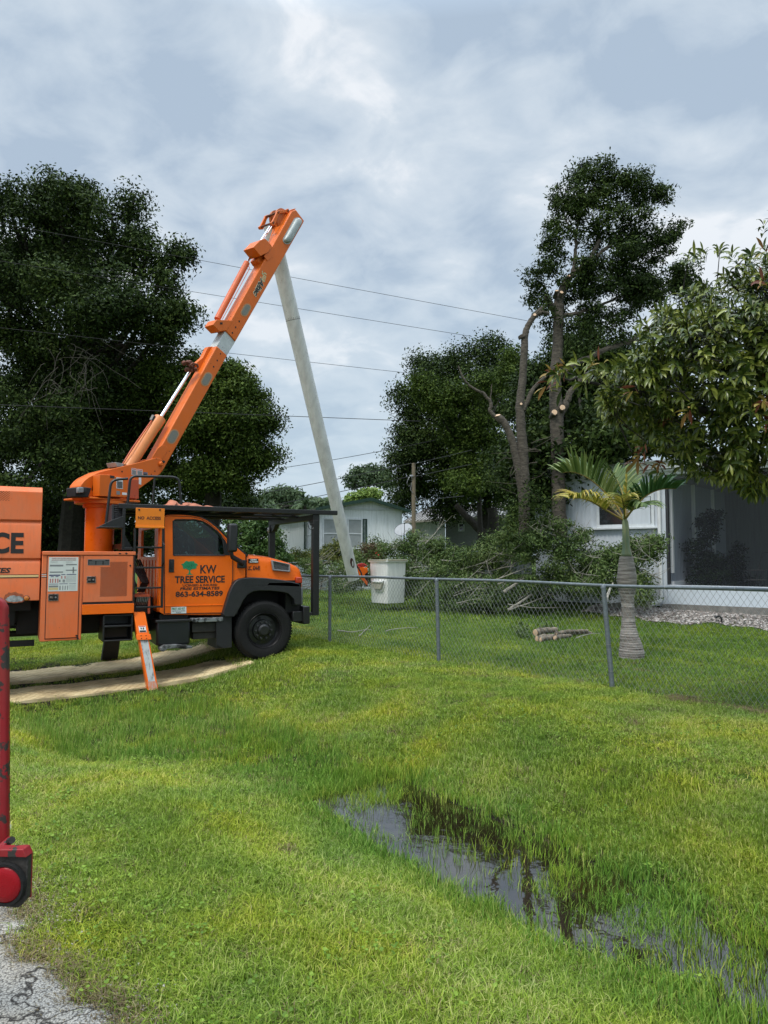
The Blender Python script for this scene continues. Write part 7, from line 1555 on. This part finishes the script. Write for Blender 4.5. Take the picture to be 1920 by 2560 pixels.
# =================================================================== BOTTLE PALM
YP = 11.35; pb0 = at(1580, 1636, YP); zP = lambda py: at(1580, py, YP).z
palm = thing('bottle_palm', (pb0.x, pb0.y, hz_(pb0.x, pb0.y)), 'small bottle palm with swollen ringed grey trunk in front of the white house', 'palm')
prof = [(1642, 1350 + 872 / 3.815, 236), (1628, 1579, 232), (1605, 1577, 196), (1590, 1573, 178), (1575, 1572, 160), (1550, 1571, 134), (1530, 1570, 126), (1505, 1569, 128), (1490, 1568, 140), (1470, 1568, 168), (1455, 1567, 182), (1440, 1567, 180), (1425, 1567, 164), (1410, 1566, 148), (1400, 1566, 136), (1391, 1566, 122)]
rings = []; px_m = YP / FPX
pts_ = []
for py, cx, wz in prof: pts_.append((zP(py), at(cx, py, YP).x, wz / 3.815 / 2 * px_m))
zs = np.array([q[0] for q in pts_]); xs_ = np.array([q[1] for q in pts_]); rs_ = np.array([q[2] for q in pts_])
rs_ = np.where((zs > .45) & (zs < 1.0), rs_ * .93, rs_ * 1.0); zi_ = np.linspace(hz_(pb0.x, pb0.y) - .03, zs[-1], 190)
step_r = 0.038
def ringp(z): f = ((z + .6) / step_r) % 1; return .007 * (1 - f) - .004 if f > .15 else -.009
rr = random.Random(5); jit = [1 + rr.uniform(-.012, .012) for _ in range(200)]
e_ = MB().loft([[Vector((float(np.interp(z, zs, xs_)), YP, z)) + Vector((math.cos(a), math.sin(a), .12 * math.sin(a * 2 + z * 40) * .03)) * ((float(np.interp(z, zs, rs_)) + ringp(z) * (1.0 if z < zs[5] else .45)) * jit[i]) for a in [2 * math.pi * j / 30 for j in range(30)]] for i, z in enumerate(zi_)], True, True)
PT = bpy.data.materials.new('palm_trunk'); PT.use_nodes = True; t = PT.node_tree; p = t.nodes['Principled BSDF']; k = t.links.new; g = t.nodes.new('ShaderNodeNewGeometry')
mp = t.nodes.new('ShaderNodeMapping'); mp.inputs['Scale'].default_value = (1, 1, 1 / step_r * .5); k(g.outputs['Position'], mp.inputs[0])
n_1 = t.nodes.new('ShaderNodeTexNoise'); n_1.inputs['Scale'].default_value = 2.2; n_1.inputs['Detail'].default_value = 6; n_1.inputs['Roughness'].default_value = .7; k(mp.outputs[0], n_1.inputs['Vector'])
k(gr_(n_1.outputs['Fac'], [(.32, (.03, .026, .023)), (.44, (.17, .15, .135)), (.66, (.42, .385, .36))]), p.inputs['Base Color']); p.inputs['Roughness'].default_value = .9
b_ = t.nodes.new('ShaderNodeBump'); b_.inputs['Strength'].default_value = .6; b_.inputs['Distance'].default_value = .01; k(gn(45, 5), b_.inputs['Height']); k(b_.outputs[0], p.inputs['Normal'])
e_.build('trunk', PT, palm, smooth=True, auto=180)
sh = [(1391, 1566, 104), (1384, 1566, 96), (1372, 1565.5, 72), (1360, 1565, 66), (1320, 1564, 63), (1305, 1563, 58), (1296, 1561, 44), (1285, 1560, 20)]
e_ = MB().loft([[Vector((at(cx, py, YP).x, YP, zP(py))) + Vector((math.cos(a), math.sin(a), 0)) * (wz / 3.815 / 2 * px_m) for a in [2 * math.pi * j / 24 for j in range(24)]] for py, cx, wz in sh], True, True)
e_.build('crownshaft', mat('crownshaft_green', (.15, .22, .14), .45, col2=(.22, .24, .12), nscale=6, streak=(4, 4, .5)), palm, smooth=True, auto=180)
PG = leafmat('palm_leaflet', [(.04, .08, .022), (.075, .13, .035), (.13, .19, .055), (.24, .29, .11)], trans=.2, rough=.38, nscale=1.5)
PY_ = leafmat('palm_leaflet_yellow', [(.09, .13, .02), (.24, .24, .03), (.42, .33, .05), (.50, .40, .12)], trans=.25, rough=.4, nscale=2.5)
RAC = mat('frond_stalk', (.28, .20, .05), .5, noise=.3)
def frond(P, m_, ll, seed, n=34, updir=(0, 0, 1), droop=.5, start=.28, vlift=.9, name='frond'):
    r = random.Random(seed); P = [Vector(q) for q in P]; fo_ = limb(P, .019, .004, seed, .0, 12, 6).build(name, RAC, palm, smooth=True)
    pts = []
    tot = len(P) - 1
    for i in range(241):
        f = i / 240 * tot; a = min(int(f), tot - 1); t = f - a; p0, p1, p2, p3 = P[max(a - 1, 0)], P[a], P[a + 1], P[min(a + 2, tot)]
        pts.append(.5 * ((2 * p1) + (-p0 + p2) * t + (2 * p0 - 5 * p1 + 4 * p2 - p3) * t * t + (-p0 + 3 * p1 - 3 * p2 + p3) * t ** 3))
    V = []; F = []; vv = []; up = Vector(updir)
    for i in range(n):
        f = start + (1 - start) * (i + .5) / n; ix = int(f * 240); p0 = pts[ix]; d = (pts[min(ix + 3, 240)] - pts[max(ix - 3, 0)]).normalized(); s_ = d.cross(up).normalized(); u_ = s_.cross(d).normalized()
        L0 = ll * (math.sin(min(1, (f - start) / (1 - start) * 1.15 + .25) * math.pi * .62) ** .6) * (1 if f < .8 else .62) * r.uniform(.88, 1.1)
        for sg in (1, -1):
            dd = (d * (.55 + .5 * f) + s_ * sg * 1.0 + u_ * (vlift * r.uniform(.75, 1.15))).normalized(); q = p0; wd = .016 * r.uniform(.8, 1.2); nrm = dd.cross(d).normalized(); side = dd.cross(nrm).normalized(); val = r.random(); base = len(V); seg = 6; dr = droop * r.uniform(.5, 1.5)
            for j in range(seg + 1):
                g_ = j / seg; w_ = wd * (math.sin(math.pi * (g_ * .86 + .14)) ** .7 if g_ < 1 else .02); V += [tuple(q - side * w_), tuple(q + nrm * w_ * .45), tuple(q + side * w_)]; vv += [val] * 3
                q = q + dd * (L0 / seg); dd = (dd + Vector((0, 0, -1)) * dr * .16 * (j + .5)).normalized(); side = (side - dd * side.dot(dd)).normalized()
            for j in range(seg): b = base + j * 3; F += [(b, b + 1, b + 4, b + 3), (b + 1, b + 2, b + 5, b + 4)]
    npmesh('leaflets', V, F, m_, fo_, v=vv)
c0 = (1561, 1298)
fp = lambda L_: [at(x, y, YP + d) for x, y, d in L_]
frond(fp([(1558, 1300, 0), (1520, 1278, -.1), (1480, 1255, -.3), (1452, 1246, -.5), (1425, 1246, -.6)]), PY_, .46, 1, n=42, droop=.7, vlift=.75)
frond(fp([(1560, 1298, 0), (1540, 1262, .05), (1510, 1228, .1), (1470, 1195, .1), (1432, 1180, .1), (1405, 1182, .1)]), PG, .52, 2, n=44, droop=.3, vlift=1.3)
frond(fp([(1561, 1298, 0), (1562, 1265, .1), (1556, 1235, .25), (1545, 1205, .4), (1530, 1185, .5)]), PG, .50, 3, n=40, droop=.15, vlift=.8)
frond(fp([(1563, 1298, 0), (1585, 1270, -.05), (1615, 1240, -.15), (1650, 1224, -.25), (1690, 1222, -.35)]), leafmat('palm_leaflet_dark', [(.018, .055, .02), (.03, .085, .028), (.05, .12, .04), (.09, .17, .07)], trans=.15, rough=.35), .48, 4, n=42, droop=.4, vlift=1.1)
frond(fp([(1562, 1298, 0), (1580, 1275, -.3), (1600, 1258, -.6), (1625, 1262, -.9)]), PG, .38, 5, n=28, droop=.6, vlift=.3)
frond(fp([(1561, 1298, 0), (1560, 1270, -.3), (1556, 1250, -.6), (1552, 1240, -.9)]), PY_, .36, 6, n=26, droop=.5, vlift=.5)
frond(fp([(1561, 1298, 0), (1575, 1265, .3), (1590, 1235, .6), (1600, 1220, .8)]), PG, .44, 7, n=30, droop=.3, vlift=.6)
frond(fp([(1559, 1298, 0), (1535, 1275, .3), (1510, 1255, .5), (1490, 1250, .8)]), PY_, .40, 8, n=28, droop=.6, vlift=.4)
frond(fp([(1561, 1298, 0), (1566, 1262, 0), (1566, 1225, 0), (1568, 1190, 0)]), PY_, .12, 9, n=20, droop=.1, vlift=.3, name='spear_frond')

# =================================================================== LONG-LEAVED TREE AT THE RIGHT (near)
mg = thing('leafy_tree', (5.6, 7.4, hz_(5.6, 7.4)), 'near leafy tree with long drooping glossy leaves reaching in from the right edge', 'tree')
ML = leafmat('long_leaf', [(.022, .044, .009), (.058, .092, .014), (.13, .165, .025), (.25, .28, .055)], trans=.14, rough=.3, nscale=1.6, spec=.35)
MR = leafmat('new_leaf', [(.10, .035, .02), (.20, .07, .04), (.28, .16, .05), (.30, .26, .06)], trans=.3, rough=.4, nscale=2)
def rosette(c, d, r, n, L0, V, F, vv, ax_j=.75, drp=.5):
    d = d.normalized(); s_ = d.orthogonal().normalized(); t_ = d.cross(s_)
    for i in range(n):
        a = i * 2.4 + r.uniform(-.3, .3); sp = r.uniform(.45, 1.25); o = (s_ * math.cos(a) + t_ * math.sin(a)); dd = (d * (1.1 - sp * .5) + o * sp).normalized(); q = c - d * (.10 * (i / n)); L_ = L0 * r.uniform(.65, 1.15); nrm = (o.cross(dd) if False else (d - dd * d.dot(dd))).normalized(); side = dd.cross(nrm).normalized(); val = r.random(); b = len(V); seg = 5; W = L_ * r.uniform(.10, .135)
        q = q + dd * .01
        for j in range(seg + 1):
            g_ = j / seg; w_ = W * (math.sin(math.pi * min(1, g_ * .93 + .05)) ** .85); V += [q - side * w_ + nrm * w_ * .35, q.copy(), q + side * w_ + nrm * w_ * .35]; vv += [val] * 3
            q = q + dd * (L_ / seg); dd = (dd + Vector((0, 0, -drp * .14 * (j + 1)))).normalized(); side = (side - dd * side.dot(dd)).normalized(); nrm = side.cross(dd)
        for j in range(seg): k_ = b + j * 3; F += [(k_, k_ + 1, k_ + 4, k_ + 3), (k_ + 1, k_ + 2, k_ + 5, k_ + 4)]
rr = random.Random(99); V = []; F = []; vv = []; VR = []; FR_ = []; vr = []
mb_ = [pblob(1880, 700, 6.6, 80, 60), pblob(1800, 800, 6.4, 110, 70), pblob(1900, 850, 6.6, 130, 110), pblob(1700, 850, 6.3, 110, 80), pblob(1590, 930, 6.2, 90, 50), pblob(1620, 1000, 6.4, 110, 70), pblob(1750, 960, 6.5, 140, 90), pblob(1890, 1000, 6.5, 140, 110), pblob(1680, 1080, 6.6, 110, 60), pblob(1800, 1120, 6.6, 110, 90), pblob(1900, 1150, 6.6, 110, 90), pblob(1950, 780, 7, 120, 160), pblob(1480, 920, 6.0, 70, 34, wt=.45), pblob(1410, 935, 6.0, 50, 24, wt=.2), pblob(1520, 1000, 6.1, 60, 40, wt=.8), pblob(1640, 900, 6.2, 70, 60), pblob(1560, 1020, 6.3, 60, 40), pblob(1740, 640, 6.6, 24, 14, wt=.12), pblob(1830, 640, 6.6, 50, 24, wt=.4), pblob(1660, 800, 6.3, 60, 30, wt=.6), pblob(1760, 735, 6.4, 60, 30, wt=.7), pblob(2050, 950, 6.8, 130, 260), pblob(1690, 1175, 6.7, 60, 30, wt=.35), pblob(1910, 1220, 6.6, 60, 20, wt=.4), (4.4, 6.2, 4.6, .9, .9, .7, .5), (5.2, 6.6, 5.2, 1, 1, .7, .4), (5.0, 5.6, 3.6, .8, .8, .8, .5)]  # last three clumps: unseen crown out of frame, added to darken the puddle's reflection
wts = np.array([b[3] * b[5] * b[6] for b in mb_]); wts /= wts.sum(); mcen = Vector(at(1900, 1000, 7.6)); tw = MB()
for b, wt in zip(mb_, wts):
    for i in range(max(2, int(2100 * wt))):
        while True:
            u = Vector((rr.uniform(-1, 1), rr.uniform(-1, 1), rr.uniform(-1, 1)))
            if u.length < 1: break
        c = Vector((b[0] + u.x * b[3], b[1] + u.y * b[4], b[2] + u.z * b[5])); d = (c - mcen).normalized() * .8 + Vector((rr.uniform(-.5, .5), rr.uniform(-.5, .5), rr.uniform(-.2, .6)))
        if rr.random() < .010: rosette(c, d, rr, 8, .12, VR, FR_, vr, drp=1.0)
        else: rosette(c, d, rr, rr.randint(8, 13), .118, V, F, vv, drp=rr.uniform(.5, 1.3))
        if rr.random() < .3: e = c - d.normalized() * rr.uniform(.2, .5) + Vector((rr.uniform(-.05, .05), 0, -.05)); tw.tube([e, e.lerp(c, .5) + Vector((0, 0, -.015)), c], [.006, .005, .003], 5)
for (x, y, Y, col, n_) in ((1378, 930, 6, 1, 5), (1395, 945, 6, 1, 4), (1362, 968, 6, 1, 4), (1410, 915, 6, 1, 3), (1440, 905, 6, 0, 6), (1455, 965, 6, 0, 7), (1400, 980, 6, 0, 4), (1600, 1140, 6.3, 1, 5), (1585, 1160, 6.3, 1, 5), (1605, 1120, 6.3, 1, 3), (1620, 1165, 6.3, 1, 3), (1715, 1035, 5.9, 1, 6), (1900, 1010, 5.9, 1, 5), (1580, 980, 5.9, 1, 4), (1735, 640, 6.4, 0, 6), (1755, 625, 6.4, 0, 5), (1905, 620, 6.4, 1, 4), (1650, 780, 6.2, 0, 7), (1905, 700, 6.2, 1, 6), (1820, 770, 6.0, 0, 7), (1492, 900, 5.9, 1, 4)):
    A = (VR, FR_, vr) if col else (V, F, vv); rosette(at(x, y, Y), Vector((-.6, -.3, .3 if y < 950 else -.7)), rr, n_, .135, *A, drp=.6)
FF = np.array(F); npmesh('crown', [tuple(q) for q in V], FF, ML, mg, v=vv, smooth=True); npmesh('new_leaves', [tuple(q) for q in VR], np.array(FR_), MR, mg, v=vr, smooth=True)
for pts, r0_ in ((((5.6, 7.4, -.2), (5.3, 7.3, 1.6), (4.6, 7.1, 2.9), (3.9, 6.9, 3.8)), .11), (((5.2, 7.3, 1.9), (4.0, 6.9, 2.6), (2.9, 6.5, 3.0), (1.9, 6.1, 3.1), (1.5, 6.0, 3.15)), .045), (((5.3, 7.3, 1.6), (4.7, 7.0, 2.4), (3.6, 6.7, 2.3), (2.7, 6.6, 2.6)), .04), (((4.6, 7.1, 2.9), (3.4, 6.8, 3.4), (2.6, 6.6, 3.5)), .035), (((4.7, 7.0, 2.6), (4.2, 6.8, 3.6), (3.3, 6.6, 4.2)), .035)): limb(pts, r0_, .008, 5, .1, 8, 8, tw)
tw.build('trunk', BARKD, mg, smooth=True)

# potted greenery inside the porch
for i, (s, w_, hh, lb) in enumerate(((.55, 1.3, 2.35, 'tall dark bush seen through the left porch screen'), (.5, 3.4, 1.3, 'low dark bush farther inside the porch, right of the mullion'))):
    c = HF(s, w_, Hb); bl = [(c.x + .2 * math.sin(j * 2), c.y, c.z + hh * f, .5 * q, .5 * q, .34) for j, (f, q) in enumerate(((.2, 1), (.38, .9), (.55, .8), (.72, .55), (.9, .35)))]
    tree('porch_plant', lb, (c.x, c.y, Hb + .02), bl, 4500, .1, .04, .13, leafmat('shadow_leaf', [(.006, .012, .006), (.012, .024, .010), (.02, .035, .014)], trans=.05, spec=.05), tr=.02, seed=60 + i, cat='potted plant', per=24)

# =================================================================== RED TRAILER CORNER (near left)
REDP = paint('worn_red_paint', (.26, .012, .018), (.20, .014, .018), wear=.25, rough=.35, chips=(.035, .033, .03), chip_lo=.445)
zt0 = hz_(-1.5, 2.5)
tl = thing('equipment_trailer', (at(20, 2200, 2.42).x, 2.42, -.06), 'worn red trailer corner with upright tube guard and round red tail light', 'trailer')
Yr = 2.50
P = [at(11, 2150, Yr), at(12, 1900, Yr), at(11, 1640, Yr), at(10, 1540, Yr), at(7, 1516, Yr), at(-8, 1502, Yr), at(-60, 1490, Yr), at(-260, 1488, Yr + .1)]
def bez(P, n=6):
    o = []
    for i in range(len(P) - 1):
        p0, p1, p2, p3 = P[max(i - 1, 0)], P[i], P[i + 1], P[min(i + 2, len(P) - 1)]
        for j in range(n): t = j / n; o.append(.5 * ((2 * p1) + (-p0 + p2) * t + (2 * p0 - 5 * p1 + 4 * p2 - p3) * t * t + (-p0 + 3 * p1 - 3 * p2 + p3) * t ** 3))
    return o + [P[-1]]
rs_p = bez(P); e_ = MB()
up = None; rings = []
for i, q in enumerate(rs_p):
    d = (rs_p[min(i + 1, len(rs_p) - 1)] - rs_p[max(i - 1, 0)]).normalized(); a = Vector((0, 1, 0)); b = d.cross(a).normalized(); h = .0138; c = .006
    rings.append([q + b * x * h * 1 + a * y * h for x, y in ((-1, -.6), (-.6, -1), (.6, -1), (1, -.6), (1, .6), (.6, 1), (-.6, 1), (-1, .6))])
e_.loft(rings, True, True).build('tube_guard', REDP, tl, smooth=True, auto=50)
TFm = Fr((at(20, 2200, 2.36).x, 2.36), rad(-6)); zz = lambda py: at(30, py, 2.36).z; xx = lambda px: TFm.q(px, 2200, 0)[0]
MB().prism(TFm, [(xx(-260), zz(2140)), (xx(54), zz(2122)), (xx(64), zz(2142)), (xx(-260), zz(2152))], .0, .04).box(TFm, xx(-260), xx(63), .035, .04, zz(2255), zz(2142)).build('light_housing', REDP, tl, bevel=.004)
MB().prism(TFm, [(xx(-260), zz(2150)), (xx(63), zz(2143)), (xx(63), zz(2248)), (xx(44), zz(2272)), (xx(-260), zz(2275))], .01, .034).build('rear_plate', mat('grimy_black', (.03, .026, .023), .7, noise=.5, nscale=30, bump=.3), tl, bevel=.003)
lc = TFm.q(12, 2212, .0); C0 = TFm(lc[0], .009, lc[1]); rl_ = .052
MB().lathe(C0, -TFm.n, [(.068, -.01), (.070, .006), (.066, .014), (.058, .014), (.055, .006)], 40, False).build('lamp_grommet', RUBBER, tl, smooth=True)
MB().lathe(C0, -TFm.n, [(.056, .0), (.056, .010), (.05, .016), (.03, .019), (.001, .020)], 40, False).build('tail_light', mat('red_lens', (.26, .001, .006), .28, spec=.3, bump=.12, bscale=220), tl, smooth=True)
MB().tube([at(26, 2100, 2.49), at(8, 2116, 2.46), at(-30, 2160, 2.40)], .014, 10).build('clamp', REDP, tl, smooth=True)
MB().tube([at(24, 2102, 2.47), at(30, 2100, 2.46)], .012, 8).build('clamp_bolt', mat('grimy_black'), tl)
MB().box(TFm, xx(-1200), xx(-255), .0, .1, zz(2260), zz(2140)).box(TFm, xx(-300), xx(-255), .0, .1, zz(2260), zz(1480)).build('trailer_frame', REDP, tl)
MB().lathe(TFm(xx(-420), .35, .0), TFm.n, [(.1, 0), (.19, .01), (.2, .04), (.2, .14), (.19, .17), (.1, .18)], 30).build('wheel', RUBBER, tl, smooth=True)
# =================================================================== TIDY: one piece per part
import bmesh
def islands(me):
    n = len(me.vertices); par = list(range(n))
    def find(a):
        while par[a] != a: par[a] = par[par[a]]; a = par[a]
        return a
    for e in me.edges:
        a, b = find(e.vertices[0]), find(e.vertices[1])
        if a != b: par[a] = b
    g = {}
    for p_ in me.polygons: g.setdefault(find(p_.vertices[0]), []).append(p_.index)
    return list(g.values())
def split(o, new):
    me = o.data; gs = islands(me)
    if len(gs) < 2: o.name = new; return
    for g_ in gs:
        used = sorted({v for f in g_ for v in me.polygons[f].vertices}); mp_ = {v: i for i, v in enumerate(used)}
        m2 = bpy.data.meshes.new(new); m2.from_pydata([me.vertices[v].co[:] for v in used], [], [[mp_[v] for v in me.polygons[f].vertices] for f in g_]); m2.materials.append(me.materials[0]); m2.update()
        q = bpy.data.objects.new(new, m2); q.parent = o.parent; q.matrix_local = o.matrix_local.copy(); COL.objects.link(q)
        for md in o.modifiers: k_ = q.modifiers.new('bevel', 'BEVEL'); k_.width = md.width; k_.segments = md.segments; k_.limit_method = 'ANGLE'; k_.angle_limit = md.angle_limit
    bpy.data.objects.remove(o)
def absorb(t_, others):
    bm = bmesh.new(); bm.from_mesh(t_.data)
    for o in others:
        n0 = len(bm.faces); bm.from_mesh(o.data); bm.faces.ensure_lookup_table(); t_.data.materials.append(o.data.materials[0]); mi = len(t_.data.materials) - 1
        for f in bm.faces[n0:]: f.material_index = mi
    bm.to_mesh(t_.data); bm.free()
    for o in others: bpy.data.objects.remove(o)
def kids(base, parent): return [o for o in bpy.data.objects if o.parent == parent and o.name.split('.')[0] == base]
for cab_ in (c1, c2):
    pl = kids('placard', cab_); ex = kids('diagram', cab_) + kids('placard_face', cab_) + kids('placard_lines', cab_)
    if cab_ is c1: ex += kids('lettering', cab_)
    absorb(pl[0], ex)
absorb(kids('tree_emblem', do)[0], kids('emblem_detail', do))
absorb(kids('warning_sticker', og)[0], kids('sticker_print', og) + kids('sticker_header', og))
for nm, new in (('pinstripe', 'pinstripe'), ('white_stripe', 'white_stripe'), ('paint_chips', 'paint_chip'), ('collar_holes', 'collar_hole'), ('hydraulic_levers', 'hydraulic_lever'), ('hydraulic_hoses', 'hydraulic_hose'), ('sign_bolts', 'sign_bolt'), ('turret_holes', 'turret_hole'), ('bolt_holes', 'bolt_hole'), ('link_pins', 'link_pin'), ('post_gusset', 'post_gusset'), ('control_levers', 'control_lever'), ('back_ribs', 'back_rib'), ('panel_ribs', 'panel_rib')):
    for o in [o for o in bpy.data.objects if o.name.split('.')[0] == nm and o.type == 'MESH']: split(o, new)
